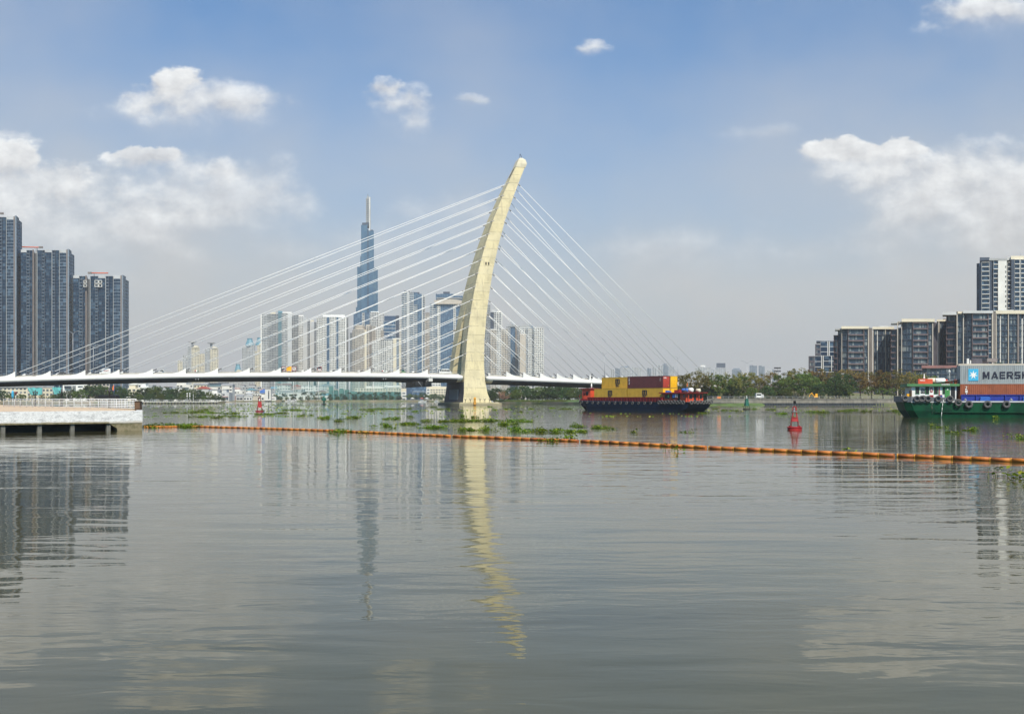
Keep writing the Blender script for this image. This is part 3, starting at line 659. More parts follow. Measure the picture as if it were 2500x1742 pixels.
# vehicles on the bridge
def vehicle(name, label, cat, px0, px1, h, body, kind, t_=-11.5):
    L0, L1 = BL(px0, t_), BL(px1, t_); ln = L1-L0; c = BP((L0+L1)/2, t_, 0); z = zd((L0+L1)/2)+3.4
    r = thing(name, label, cat, (c[0], c[1], z), BA)
    w = .95; a = ln/2
    P = {'van': [(-a, .35), (-a, h*.93), (-a*.9, h), (a*.45, h), (a*.62, h*.93), (a*.88, h*.55), (a, h*.45), (a, .35)],
         'truck': [(-a, .5), (-a, h), (a*1.0, h), (a, .5)],
         'car': [(-a, .3), (-a, .8), (-a*.8, .95), (-a*.5, h), (a*.15, h), (a*.5, .95), (a, .75), (a, .3)]}[kind]
    if kind == 'truck': P = [(-a, .5), (-a, h*.45), (-a*.78, h*.82), (-a*.5, h*.82), (-a*.45, h), (a, h), (a, .5)]
    b = MB(); b.loft([[(x, y, zz) for x, zz in P] for y in (w, -w)]); bo = b.build('body', body, r)
    b = MB()
    if kind == 'van':
        for k in range(5): b.box(-a*.92+k*ln*.145, -a*.92+k*ln*.145+ln*.125, -w-.012, -w+.01, h*.56, h*.85)
        b.quad((a*.5, -w-.01, h*.55), (a*.82, -w-.01, h*.55), (a*.6, -w-.01, h*.86), (a*.5, -w-.01, h*.86))
    elif kind == 'truck': b.box(-a*.86, -a*.6, -w-.012, -w+.01, h*.45, h*.7)
    else: b.quad((-a*.72, -w-.01, .95), (a*.36, -w-.01, .95), (a*.1, -w-.01, h*.94), (-a*.46, -w-.01, h*.94))
    b.build('side_window', 'carglass', r)
    for x in (-a*.62, a*.62):
        for y in (-w+.08, w-.08):
            b = MB(); b.lathe((x, y, .34), [(.1, -.12), (.34, -.12), (.34, .12), (.1, .12)], 12, False, 'y'); b.build('wheel', 'rubber', r)
    return r
vehicle('passenger_van', 'white passenger van driving on the bridge just left of the pylon', 'van', 1071, 1101, 2.55, 'white', 'van')
r = vehicle('box_truck', 'small white box van with red lettering on the bridge', 'truck', 243, 270, 2.6, 'white', 'truck')
text('FAST', 1.9, .5, 'buoyred', 'lettering', r, (-.4, -1.0, 1.5), bold=.02)
vehicle('parked_car', 'white car on the bridge near the fifth fin from the left', 'car', 387, 406, 1.75, 'white', 'car')
vehicle('parked_car', 'dark grey car low behind the railing of the bridge near the second fin', 'car', 140, 170, 1.6, 'dkmetal', 'car')
vehicle('parked_car', 'small green car on the bridge between the last two fins left of the pylon', 'car', 980, 990, 1.5, 'greendoor', 'car')
# yellow mark at the pylon foot
L = BL(1159, -20.6); c = BP(L, -20.7, 0); r = thing('navigation_mark', 'yellow and orange box mark on the foot of the pylon', 'mark', (c[0], c[1], .4), BA)
b = MB(); b.box(-.55, .55, -.3, .3, 0, 1.5); b.box(-.4, .4, -.25, .25, 1.5, 1.9); b.build('base', 'boomyellow', r)
b = MB(); b.box(-.5, .5, -.25, .25, 1.9, 3.3); b.build('lamp_box', 'signorange', r)
b = MB(); b.box(-.25, .25, -.32, -.25, 2.1, 2.7); b.build('marking', 'lettersdark', r)

# ------------------------------------------------------------------ buildings
# style: wall, glass, floor height, bay width, spandrel share, pier share, relief depth
ST = {
 'blueA': ('slate', 'g_blue', 3.05, 2.7, .14, .07, .35), 'blueBal': ('midblue', 'g_blue', 3.05, 3.2, .22, .12, .9), 'blueCurve': ('bluegrey', 'g_blue', 3.05, 1.6, .16, .05, .25),
 'sideBal': ('bluegrey', 'g_blue', 3.05, 7.5, .30, .28, 1.2),
 'whiteG': ('offwhite', 'g_dark', 3.2, 3.1, .42, .30, .35), 'whiteWide': ('offwhite', 'g_dark', 3.3, 4.2, .34, .22, .35), 'creamG': ('cream', 'g_dark', 3.25, 3.6, .42, .48, .35),
 'creamShade': ('ltgrey', 'g_dark', 3.25, 3.6, .42, .46, .35), 'greyG': ('grey', 'g_dark', 3.2, 3.0, .34, .26, .35), 'ltG': ('ltgrey', 'g_dark', 3.2, 3.0, .36, .28, .35), 'beigeG': ('beige', 'g_dark', 3.2, 3.2, .40, .35, .35),  # creamShade: the cream towers' shaded side, painted as a light grey wall
 'balW': ('offwhite', 'g_mid', 3.3, 5.5, .30, .07, 1.1), 'blueS': ('bluegrey', 'g_mid', 3.3, 4.0, .10, .07, .2), 'tealS': ('bluegrey', 'g_teal', 3.3, 4.0, .16, .08, .2),
 'stripes': ('offwhite', 'g_mid', 7.0, 40, .12, .02, .5), 'lm': ('bluesteel', 'g_lm', 4.3, 6.5, .09, .05, .3), 'farG': ('ltgrey', 'g_grey', 3.6, 5.0, .40, .35, .3), 'farB': ('bluegrey', 'g_grey', 3.6, 5.0, .3, .3, .3),
 'nearA': ('plumlight', 'g_near', 3.55, 7.0, .20, .05, 1.3), 'nearB': ('slate', 'g_near', 3.55, 2.6, .13, .10, .6), 'nearGl': ('ltgrey', 'g_blue', 3.55, 4.2, .10, .05, .3), 'nearBr': ('plum', 'g_near', 3.55, 3.0, .4, .3, .4),
 'tqA': ('offwhite', 'g_blue', 3.5, 6.0, .14, .05, .9), 'tqB': ('slate', 'g_blue', 3.5, 3.0, .08, .14, .4),
 'low': ('cream', 'g_grey', 3.4, 3.4, .5, .4, .3), 'lowW': ('offwhite', 'g_grey', 3.6, 4.0, .45, .4, .3), 'officeB': ('navy', 'g_mid', 4.0, 6, .12, .05, .3),
}
def seg(bw, bg_, A, B_, z0, z1, st, rel=1.0):
    wall, gl, fh, bay, sp_, pr, dep = ST[st]
    ln = math.hypot(B_[0]-A[0], B_[1]-A[1]); ux = ((B_[0]-A[0])/ln, (B_[1]-A[1])/ln); n = (ux[1], -ux[0])
    bg_.obox(A, ux, n, .02, ln-.02, 0, .12, z0, z1-.1)
    nf = max(1, int(round((z1-z0)/fh))); nb = max(1, int(round(ln/bay))); fh = (z1-z0)/nf; bay = ln/nb
    for i in range(nf+1):
        zz = z0+i*fh; bw.obox(A, ux, n, 0, ln, .05, dep, max(z0, zz-fh*sp_*.5), min(z1, zz+fh*sp_*.5)+(.02 if i == nf else 0))
    for j in range(nb+1):
        c = j*bay; bw.obox(A, ux, n, max(.01, c-bay*pr*.5), min(ln-.01, c+bay*pr*.5), .06, dep*.82 if pr < .2 else dep*1.12, z0, z1-.05)
def tower(name, label, Y, strips, back=28, z0=1.2, group=None, cat='building', roofs=(), masts=()):
    """strips: (px0, dY0, px1, dY1, py top, style or wall material[, py bottom])"""
    xm = WX((strips[0][0]+strips[-1][2])/2, Y); org = (xm, Y, z0)
    pe = strips[-1][2] if (strips[0][0]+strips[-1][2])/2 < 1250 else strips[0][0]; sk = (pe-1250)/F
    r = thing(name, label, cat, org, 0, group)
    for k, s in enumerate(strips):
        p0, d0, p1, d1, yt, st = s[:6]
        A = (WX(p0, Y+d0), Y+d0); B_ = (WX(p1, Y+d1), Y+d1); z1 = WZ(yt, Y+(d0+d1)/2); zb = z0 if len(s) < 7 else WZ(s[6], Y+(d0+d1)/2)
        bw = MB(); bk = Y+back+(k % 3)*.4
        wall = ST[st][0] if st in ST else st
        e = .03
        ba, bb = max(bk, A[1]+1), max(bk, B_[1]+1); bw.prism([(A[0]+e, A[1]), (B_[0]-e, B_[1]), (B_[0]-e+sk*(bb-B_[1]), bb), (A[0]+e+sk*(ba-A[1]), ba)], zb, z1-.02)
        if st in ST:
            bg_ = MB(); seg(bw, bg_, A, B_, zb, z1, st)
            f = bw.build('facade', wall, r, org); bg_.build('glazing', ST[st][1], f, (0, 0, 0)).location = tuple(-q for q in org)
        else: bw.build('wall_pier', wall, r, org)
    for (p0, p1, y0, y1, dy0, dy1, mt, nm) in roofs:
        b = MB(); a = Y+dy0; b.prism([(WX(p0, a), a), (WX(p1, a), a), (WX(p1, a)+sk*(dy1-dy0), Y+dy1), (WX(p0, a)+sk*(dy1-dy0), Y+dy1)], WZ(y1, a)-.3, WZ(y0, a)); b.build(nm, mt, r, org)
    for (p, y0, y1, dy, rad, mt) in masts:
        b = MB(); a = Y+dy; b.tube((WX(p, a), a, WZ(y1, a)-.5), (WX(p, a), a, WZ(y0, a)), rad, rad*.6, 6); b.build('mast', mt, r, org)
    return r

# three dark glass towers, left
def dark_tower(x0, x1, top, Y, label, mirror=False):
    w = x1-x0; q = lambda f: x0+w*f; t_ = top
    S = [(q(0), 0, q(.115), 0, t_+8, 'blueA'), (q(.115), -.6, q(.175), -.6, t_+3, 'blueBal'), (q(.175), 0, q(.22), 0, t_+3, 'blueA'), (q(.22), .8, q(.25), .8, t_+1, 'pinkish'), (q(.25), 4, q(.305), 4, t_+10, 'darkgrey'),
         (q(.305), -.8, q(.318), -.8, t_+6, 'grey'), (q(.318), 0, q(.41), 0, t_+3, 'blueA'), (q(.41), -.6, q(.46), -.6, t_+3, 'blueBal'), (q(.46), 0, q(.592), 0, t_+8, 'blueA'), (q(.592), -1, q(.606), -1, t_+6, 'ltgrey'),
         (q(.606), -.6, q(.66), -.6, t_+3, 'blueBal'), (q(.66), 0, q(.735), 0, t_+3, 'blueA'), (q(.735), -.9, q(.745), -.9, t_+3, 'grey'), (q(.745), -.5, q(.81), -1.6, t_+9, 'blueCurve'), (q(.81), -1.6, q(.87), -.6, t_+9, 'blueCurve'),
         (q(.87), -.8, q(.895), -.8, t_+1, 'pinkish'), (q(.895), 0, q(.945), 13, t_+2, 'sideBal'), (q(.945), 13, q(1.0), 26, t_+13, 'sideBal')]
    rf = [(q(.0), q(.115), t_+1, t_+9, 4, 20, 'ltgrey', 'roof_screen'), (q(.46), q(.592), t_+.5, t_+9, 4, 20, 'ltgrey', 'roof_screen'), (q(.745), q(.9), t_+1, t_+9, 3, 20, 'ltgrey', 'roof_screen')]
    return tower('glass_tower', label, Y, S, 27, roofs=rf)
dark_tower(51, 178, 608, 950, 'dark blue glass tower of middle height under a red roof crane, left side')
dark_tower(179, 311, 671, 950, 'lowest of the three dark blue glass towers, with white framed windows near its top')
dark_tower(-82, 50, 527, 950, 'tallest of the three dark blue glass towers, cut by the left picture edge')
b = None
# framed sky rooms near the top of the lowest tower
rr = [o for o in bpy.data.objects if o.get('label', '').startswith('lowest of the three')][0]
for (p0, p1, y0, y1) in ((204.5, 211.5, 684, 691), (204.5, 211.5, 693, 700.5), (231.5, 240.5, 684, 691), (231.5, 240.5, 693, 700.5), (241, 249, 684, 691), (241, 249, 693, 700.5)):
    a = 948.6; b = MB(); x0, x1, z0, z1 = WX(p0, a), WX(p1, a), WZ(y1, a), WZ(y0, a)
    b.box(x0, x1, a-.6, a+1, z1-.4, z1); b.box(x0, x1, a-.6, a+1, z0, z0+.35); b.box(x0, x0+.45, a-.58, a+1, z0+.3, z1-.3); b.box(x1-.4, x1, a-.58, a+1, z0+.3, z1-.3)
    b.build('window_frame', 'offwhite', rr, tuple(rr.location))
for (p0, p1, y, Y, lb) in ((54, 104, 604, 958, 'red jib crane on the roof of the middle dark tower'), (215, 264, 666.5, 958, 'red jib crane on the roof of the lowest dark tower'), (-40, 8, 521.5, 958, 'red jib crane on the roof of the tallest dark tower, at the left picture edge')):
    x0, x1, z = WX(p0, Y), WX(p1, Y), WZ(y, Y); xb = x0+(x1-x0)*(.7 if p0 < 100 else .28)
    g = thing('roof_crane', lb, 'crane', (xb, Y, z-3.2))
    b = MB(); b.box(-.7, .7, -.7, .7, -4.5, 2.6); b.build('crane_post', 'ltmetal', g)
    b = MB(); b.tube((x0-xb, 0, 3.7 if p0 < 100 else 3.3), (x1-xb, 0, 3.2), .55, .55, 6); b.build('jib', 'redcrane', g)
    b = MB(); e = (x1-xb, x1-xb-3.4) if p0 < 100 else (x0-xb, x0-xb+3.4); b.box(min(e), max(e), -.9, .9, 2.5, 4.2); b.build('counterweight', 'brown', g)

# cream towers with domes
def dome(r, px, y, w, Y, mt='cream'):
    x = WX(px, Y); z = WZ(y, Y)
    b = MB(); n = 8; ring = [(x+w*math.cos(math.pi*i/n), z+w*1.0*math.sin(math.pi*i/n)) for i in range(n+1)]
    b.loft([[(p[0], yy_, p[1]) for p in ring] for yy_ in (Y+5, Y-1)]); b.build('gable_dome', mt, r, tuple(r.location))
def lantern(r, p0, p1, y0, y1, Y, mt='roofteal', helipad=False):
    xc = WX((p0+p1)/2, Y); w = WX(p1, Y)-xc; z0, z1 = WZ(y1, Y), WZ(y0, Y)
    b = MB()
    if helipad:
        b.lathe((xc, Y+10, 0), [(w*.25, z0-6), (w*.3, z1-2.5), (w, z1-1.0), (w, z1)], 16, False); b.build('helipad', mt, r, tuple(r.location))
    else:
        b.lathe((xc, Y+10, 0), [(w, z0), (w*.97, z0+1), (w*.5, z1-2.2), (w*.55, z1-2.1), (w*.55, z1)], 8, False); b.build('roof_lantern', mt, r, tuple(r.location))
Y = 2300
r = tower('cream_tower', 'stepped cream apartment tower with arched gable, leftmost on the far shore', Y, [(434, 12, 446, 12, 880, 'creamG'), (446, 8, 458, 8, 866, 'creamShade'), (458, 3, 468, 0, 846, 'creamShade'), (468, 0, 487, 0, 849, 'creamG'), (487, 5, 499.5, 9, 863, 'creamG')], 30)
dome(r, 478, 849, 6, Y-1); lantern(r, 456, 477, 834, 846, Y, 'roofgrey', True)
r = tower('cream_tower', 'cream apartment tower with arched gable just right of the leftmost stepped one', Y, [(500, 6, 513, 2, 850, 'creamShade'), (513, 0, 533, 0, 851, 'creamG')], 30)
dome(r, 524, 851, 5.5, Y-1); lantern(r, 503, 522, 836, 850, Y, 'roofgrey', True)
Y = 2250
r = tower('cream_tower', 'grey and cream apartment tower with teal roof lanterns left of the big grey block', Y, [(591, 8, 607, 3, 846, 'creamShade'), (607, 3, 622.5, 0, 842, 'creamShade'), (622.5, 0, 628, 0, 857, 'creamG'), (628, -1, 648, -1, 842, 'creamG'), (648, 0, 653, 0, 857, 'creamG')], 34)
dome(r, 638, 842, 4.5, Y-2); lantern(r, 595, 619, 825, 844, Y); lantern(r, 620, 642, 823, 842, Y)
r = tower('low_block', 'low grey far block with small teal lantern left of the cream tower', 2350, [(500, 0, 545, 0, 922, 'creamShade'), (545, 0, 592, 0, 918, 'creamShade')], 30)
dome(r, 583, 908, 6, 2350); lantern(r, 569, 587, 888, 907, 2350)

# big grey slab group
Y = 1900
tower('apartment_slab', 'widest grey apartment tower with a teal glass strip, left of the bridge cables centre', Y, [(636, 0, 639.5, 0, 767, 'offwhite'), (639.5, .5, 655, .5, 767, 'ltG'), (655, -.5, 679, -.5, 766, 'greyG'), (679, 3, 688, 3, 762, 'tealS'), (688, 0, 702, 0, 764, 'ltG'), (702, -1.5, 712.5, -1.5, 765, 'ltgrey')], 30, roofs=[(660, 673, 762, 767, 5, 20, 'cream', 'roof_room'), (679, 689, 759, 764, 5, 20, 'roofteal', 'roof_room'), (690, 712, 761, 766, 5, 20, 'offwhite', 'roof_room')])
tower('apartment_slab', 'narrow grey apartment tower with a pale blank pier behind the widest one', 1960, [(712.5, 0, 729, 2, 769, 'greyG'), (729, 1, 740, 1, 772, 'whiteG'), (740, 0, 750.5, 0, 774, 'ltgrey'), (750.5, 4, 757, 8, 779, 'greyG')], 30, roofs=[(713, 729, 768, 771, 4, 20, 'grey', 'roof_room'), (729, 741, 769, 773, 4, 20, 'offwhite', 'roof_room')])
tower('apartment_slab', 'lower cream-sided apartment tower right of the narrow grey one', 2020, [(756, 0, 758.5, 0, 782, 'offwhite'), (758.5, 1, 767, 1, 785, 'ltgrey'), (767, 2, 773, 8, 786, 'greyG')], 28, roofs=[(756, 766, 781, 786, 3, 20, 'cream', 'roof_room')])
tower('apartment_slab', 'white gridded apartment slab with two dark vertical bands', Y, [(773, 0, 786, 0, 776, 'whiteG'), (786, -.6, 797.5, -.6, 773, 'whiteG'), (797.5, 2, 804.5, 2, 774, 'blueS'), (804.5, -.6, 821, -.6, 773, 'whiteG'), (821, 2, 826.5, 2, 774, 'blueS'), (826.5, 0, 843, 0, 774, 'whiteG'), (843, -1, 845.5, -1, 773, 'white'), (845.5, 0, 850, 12, 775, 'greyG')], 30,
      roofs=[(788, 842, 768, 774, 3, 20, 'white', 'roof_room')])

# tall skyscraper
Y = 2300
rl = tower('skyscraper', 'tallest blue glass skyscraper with stepped shoulders and a white spire', Y,
 [(869, 4, 872, 4, 750, 'lm'), (872, 0, 880, 0, 651, 'lm'), (879.6, -4, 882, -4, 625, 'lm'), (881.5, -8, 897, -8, 549, 'lm'), (897, -3, 899.5, -3, 560, 'navy'), (899.5, -8, 912.8, -8, 563, 'lm'), (912.8, 0, 918, 0, 654, 'lm'), (918, 2, 922.6, 2, 657, 'lm')], 62,
 roofs=[(884, 901, 543.5, 551, 5, 40, 'slate', 'roof_room'), (905, 911, 561, 565, 5, 40, 'slate', 'roof_room')])
ro = tuple(rl.location); a = Y+8
b = MB()
for i in range(13): b.box(WX(893.6, a), WX(901, a), a, a+7, WZ(546-i*5, a), WZ(546-i*5-2.4, a))
for p in (893.6, 900): b.box(WX(p, a), WX(p+.9, a), a+.2, a+6, WZ(550, a), WZ(484, a))
b.box(WX(895.3, a), WX(899.5, a), a+2, a+5, WZ(550, a), WZ(478, a)); b.build('spire', 'grey', rl, ro)
b = MB(); b.box(WX(901.4, a), WX(903.9, a), a-1, a+7, WZ(563, a), WZ(481, a)); b.build('spire_fin', 'offwhite', rl, ro)
b = MB(); b.tube((WX(897.7, a), a+3, WZ(479, a)), (WX(897.7, a), a+3, WZ(472.5, a)), .8, .4, 6); b.build('mast', 'slate', rl, ro)

# mixed cluster at the foot of the skyscraper
tower('glass_block', 'blue-grey glass block behind the round cream tower', 2080, [(863, 0, 872, 0, 765, 'blueS'), (872, -.4, 884, -.4, 764, 'blueS'), (884, 0, 890, 0, 763, 'whiteWide'), (890, 0, 903, 0, 763, 'blueS')], 30)
tower('cream_block', 'tall cream apartment block with ornate top right of the glass block', 2040, [(903, 0, 908, 0, 762, 'whiteWide'), (908, -.5, 924, -.5, 762, 'whiteWide'), (924, 1, 938, 4, 766, 'whiteG')], 30, roofs=[(905, 925, 760, 764, 1, 20, 'white', 'roof_room')])
r = tower('round_tower', 'rounded cream tower with layered crown beneath the skyscraper', 1880, [(855, 9, 860, 4, 812, 'greyG'), (860, 4, 868, 0, 806, 'beigeG'), (868, 0, 883, -1, 804, 'beigeG'), (883, -1, 890, 1, 804, 'beigeG'), (890, 0, 895, 0, 805, 'cream'), (895, 1, 904, 3, 796, 'beigeG'), (904, 0, 908, 0, 794, 'brown')], 26)
b = MB(); a = 1890; xc = WX(877, a)
b.lathe((xc, a+6, 0), [(12, WZ(806, a)), (12.4, WZ(803, a)), (10.3, WZ(803, a)), (10.3, WZ(799, a)), (11, WZ(798, a)), (11, WZ(796, a)), (7.5, WZ(796, a)), (7.5, WZ(793, a))], 20, False); b.build('crown', 'beige', r, tuple(r.location))
tower('apartment_block', 'pinkish ornate apartment block between round cream tower and white grid block', 1930, [(893, 0, 905, 0, 792, 'beige'), (905, 0, 917, 0, 796, 'beigeG'), (917, -1, 930, -1, 800, 'whiteG'), (930, 0, 937, 5, 806, 'beigeG')], 20)
tower('apartment_block', 'low white gridded apartment block in front of the striped blue block', 1780, [(908, 0, 928, 0, 832, 'whiteG'), (928, -.6, 944, -.6, 830, 'whiteWide'), (944, 0, 960, 0, 830, 'whiteG'), (960, -2, 968, -2, 827, 'cream'), (968, 0, 974, 0, 828, 'bluegrey'), (974, -2, 978.5, -2, 829, 'cream')], 24, roofs=[(958, 979, 825, 828, -1, 20, 'offwhite', 'roof_room')])
tower('office_block', 'blue office block with white horizontal stripes left of the twin-balcony tower', 2000, [(936, 0, 966, 0, 784, 'stripes'), (966, 1, 974.5, 1, 770, 'slate')], 30, roofs=[(938, 966, 771, 785, 2, 25, 'navy', 'roof_room')])
tower('apartment_block', 'sliver of white window grid between the striped block and the tall balcony tower', 2060, [(974.5, 0, 981, 0, 780, 'whiteG')], 20)
tower('balcony_tower', 'tall blue glass tower with white balconies and pale vertical strip', 1850, [(980, 0, 988, 0, 716, 'balW'), (988, -.5, 993.5, -.5, 711, 'balW'), (993.5, -1, 999, -1, 712, 'ltgrey'), (999, 0, 1010, 0, 714, 'balW'), (1010, -.5, 1018.5, -.5, 744, 'balW'), (1010, 3, 1019, 3, 714, 'blueS'), (1019, 1, 1030, 1, 717, 'blueS'), (1030, 0, 1031.2, 0, 718, 'white'), (1031.2, 2, 1037, 6, 720, 'balW')], 30,
      roofs=[(987, 1000, 709, 714, 3, 16, 'slate', 'roof_room'), (1003, 1024, 713, 718, 3, 16, 'slate', 'roof_room')])
tower('apartment_block', 'beige gridded apartment block between the two tall blue towers', 2050, [(1036, 0, 1050, 0, 766, 'beigeG')], 24, roofs=[(1038, 1049, 763, 768, 2, 20, 'brown', 'roof_room')])
r = tower('crowned_tower', 'tall blue glass tower with pale arched crown directly left of the pylon', 1850, [(1049, 2, 1064, 2, 741, 'balW'), (1064, 0, 1067, 0, 717, 'blueS'), (1066.5, -1, 1075, -1, 741, 'whiteG'), (1067, 1, 1075, 1, 718, 'blueS'), (1075, 0, 1107, 0, 717, 'blueS'), (1107, -1, 1113, -1, 741, 'whiteG'), (1107, 1, 1130, 1, 722, 'blueS'), (1130, 2, 1142, 2, 726, 'balW')], 30, roofs=[(1082, 1098, 712, 719, 4, 20, 'slate', 'roof_room'), (1080, 1110, 716, 720, 5, 24, 'ltgrey', 'roof_room')])
b = MB(); a = 1846
for i in range(14):
    f0, f1 = i/14, (i+1)/14; h = lambda f: 4.5*math.sin(math.pi*f)
    b.quad((WX(1060+68*f0, a), a, WZ(740, a)), (WX(1060+68*f1, a), a, WZ(740, a)), (WX(1060+68*f1, a), a, WZ(733-h(f1)*.7, a)), (WX(1060+68*f0, a), a, WZ(733-h(f0)*.7, a)))
b.box(WX(1060, a), WX(1128, a), a-.5, a+3, WZ(742, a), WZ(740, a)); b.box(WX(1066, a), WX(1128, a), a-.3, a+3, WZ(728.5, a), WZ(727, a)); b.build('crown_band', 'beige', r, tuple(r.location))
tower('dark_tower', 'slim dark window-grid tower just right of the pylon', 1900, [(1170, 0, 1190, 0, 742, 'greyG'), (1190, .5, 1197, 2, 744, 'greyG')], 24)
tower('apartment_block', 'white apartment tower with roof cube right of the pylon', 1900, [(1197, 2, 1206, 2, 762, 'slate'), (1206, 0, 1224, 0, 762, 'whiteWide'), (1224, 1, 1227, 5, 764, 'offwhite')], 24, roofs=[(1201, 1210, 755, 763, 2, 14, 'ltgrey', 'roof_room'), (1212, 1224, 759, 763, 2, 14, 'offwhite', 'roof_room')])
tower('apartment_block', 'lower beige window-grid tower in front of the white one right of the pylon', 1820, [(1180, 2, 1196, 2, 800, 'greyG'), (1196, 0, 1212, 0, 805, 'beigeG'), (1212, -.6, 1224, -.6, 809, 'whiteG'), (1224, 1, 1240, 1, 803, 'beigeG')], 24, roofs=[(1197, 1212, 803, 806, 2, 14, 'offwhite', 'roof_room')])
tower('apartment_block', 'dark-topped apartment tower with blue vertical slot right of the pylon', 1900, [(1236, 1, 1246, 1, 796, 'ltG'), (1246, 3, 1258, 3, 794, 'blueS'), (1258, 0, 1262, 0, 793, 'brown'), (1262, 1, 1270, 1, 796, 'greyG')], 24, roofs=[(1240, 1262, 792, 797, 1, 16, 'grey', 'roof_room')])
tower('apartment_block', 'apartment tower with pale beige full-height pier right of the pylon', 1840, [(1266, 2, 1269, 2, 800, 'greyG'), (1269, 0, 1283.5, 0, 815, 'beige'), (1269, 3, 1284, 3, 801, 'whiteG')], 22)
tower('apartment_block', 'rightmost white gridded apartment tower of the centre skyline', 1840, [(1284, 0, 1290, 0, 801, 'ltG'), (1290, 0, 1298, 0, 801, 'whiteG'), (1298, 2, 1304, 2, 801, 'greyG'), (1304, 0, 1326, 0, 800, 'whiteG'), (1326, 1, 1328, 5, 802, 'offwhite')], 24, roofs=[(1268, 1297, 794, 802, 5, 16, 'grey', 'roof_room'), (1304, 1325, 796, 801, 3, 16, 'grey', 'roof_room'), (1292, 1302, 793, 801, 7, 18, 'bluegrey', 'roof_room')])

# faint far skyline to the right
far = [(1490, 1500, 900, 'farG'), (1502, 1514, 898, 'farB'), (1513, 1540, 896, 'farG'), (1542, 1566, 896, 'farG'), (1580, 1590, 898, 'farB'), (1592, 1603, 896, 'farG'), (1606, 1618, 891, 'farG'), (1617, 1632, 889, 'farB'), (1632, 1646, 893, 'farG'), (1703, 1735, 895, 'farG'), (1735, 1745, 900, 'farG'), (1746, 1772, 897, 'farG'),
       (1787, 1810, 901, 'farB'), (1830, 1848, 891, 'farB'), (1852, 1867, 892, 'farB'), (1872, 1883, 903, 'farG'), (1885, 1891, 901, 'farB'), (1893, 1901, 904, 'farG'), (1910, 1926, 908, 'farG'), (1350, 1362, 925, 'farG'), (1960, 1975, 905, 'farG')]
wh = ['leftmost of the faint far skyline blocks, behind the bridge cables', 'narrow bluish far block second from left of the faint skyline', 'wide pale far block behind the yellow container stack', 'pale far block between the wide pale one and a gap, behind the cables', 'narrow bluish far block just right of the gap above the brown container', 'pale far block between the bluish one and the taller cluster', 'left pale block of the tallest far cluster above the container stack', 'tallest bluish block of the far cluster above the container stack', 'right shoulder block of the far cluster above the container stack',
      'wide white far block with stepped roof above the barge stern', 'small pale far block right of the stepped white one', 'pale far block with a dark top above the barge stern', 'low bluish far block alone between the dark-topped one and the street lamp', 'left one of the two bluish far slabs right of the street lamp', 'right one of the two bluish far slabs right of the street lamp', 'short pale far block just right of the two bluish slabs', 'thin bluish far block left of the floodlight mast', 'thin pale far block by the floodlight mast', 'low wide pale far block right of the floodlight mast', 'small pale far block low over the deck right of the centre skyline', 'small pale far block close to the glass residence']
for i, ((p0, p1, yt, st), lb) in enumerate(zip(far, wh)):
    Y = 3000+(i*137) % 400
    rf = []
    if p0 == 1746: rf = [(1749, 1771, 886, 897, 4, 20, 'slate', 'roof_room')]
    if p0 == 1703: rf = [(1710, 1722, 891, 896, 4, 20, 'offwhite', 'roof_room')]
    if p0 in (1617, 1787, 1513): rf = [(p0+3, p1-4, yt-2.5, yt, 4, 20, 'bluegrey', 'roof_room')]
    mid = (p0+p1)/2
    tower('far_block', lb, Y, [(p0, 0, mid, 0, yt, st), (mid, -1, p1, -1, yt+1.5, st)], 30, group='faint far skyline blocks', roofs=rf)

# right bank residences: stepped dark glass blocks with pale frames
def residence(label, Y, strips, roofs, back=26): return tower('residence_block', label, Y, strips, back, 3.0, roofs=roofs)
residence('low glass and red-brown office block left of the dark residences', 690, [(1974, 0, 1989, 0, 869, 'nearBr'), (1989, -.4, 2005, -.4, 869, 'nearGl'), (2005, -.9, 2006.6, -.9, 867, 'white'), (2006.6, 0, 2009, 0, 869, 'darkgrey'), (2009, -.9, 2010.4, -.9, 867, 'white'), (2010.4, 0, 2029.5, 0, 868, 'nearGl'), (2029.5, -.6, 2030.8, -.6, 868, 'white'), (2030.8, 0, 2045, 0, 868, 'nearGl')], [], 20)
residence('taller glass office block rising behind the low red-brown one', 715, [(1990, 0, 2003, 0, 840, 'nearBr'), (2003, 0, 2020, 0, 833, 'nearGl'), (2020, -.6, 2021.4, -.6, 832, 'white'), (2021.4, 0, 2023.6, 0, 833, 'darkgrey'), (2023.6, -.6, 2025, -.6, 832, 'white'), (2025, 0, 2045, 0, 833, 'nearGl')], [(1993, 2045, 831.5, 834, .5, 18, 'slate', 'roof_slab')], 20)
Y = 620
residence('leftmost dark glass residence block with pale frame and flat overhanging roof', Y, [(2037.5, 7, 2047, 5, 818, 'nearA'), (2047, 5, 2054.5, 3, 806, 'nearB'), (2054.5, .5, 2056, .5, 799, 'beige'), (2056, 2, 2069, 0, 801, 'nearB'), (2069, 0, 2108, 0, 803, 'nearA'), (2108, -.6, 2109.8, -.6, 803, 'beige'), (2109.8, 0, 2119, 0, 803, 'nearB'), (2119, -1, 2121.5, -1, 797, 'beige'), (2121.5, 4, 2129.5, 8, 800, 'brown')],
   [(2038.5, 2055, 801.5, 804, 2, 14, 'grey', 'roof_slab'), (2054, 2121, 796, 801, -1.6, 18, 'cream', 'roof_slab')])
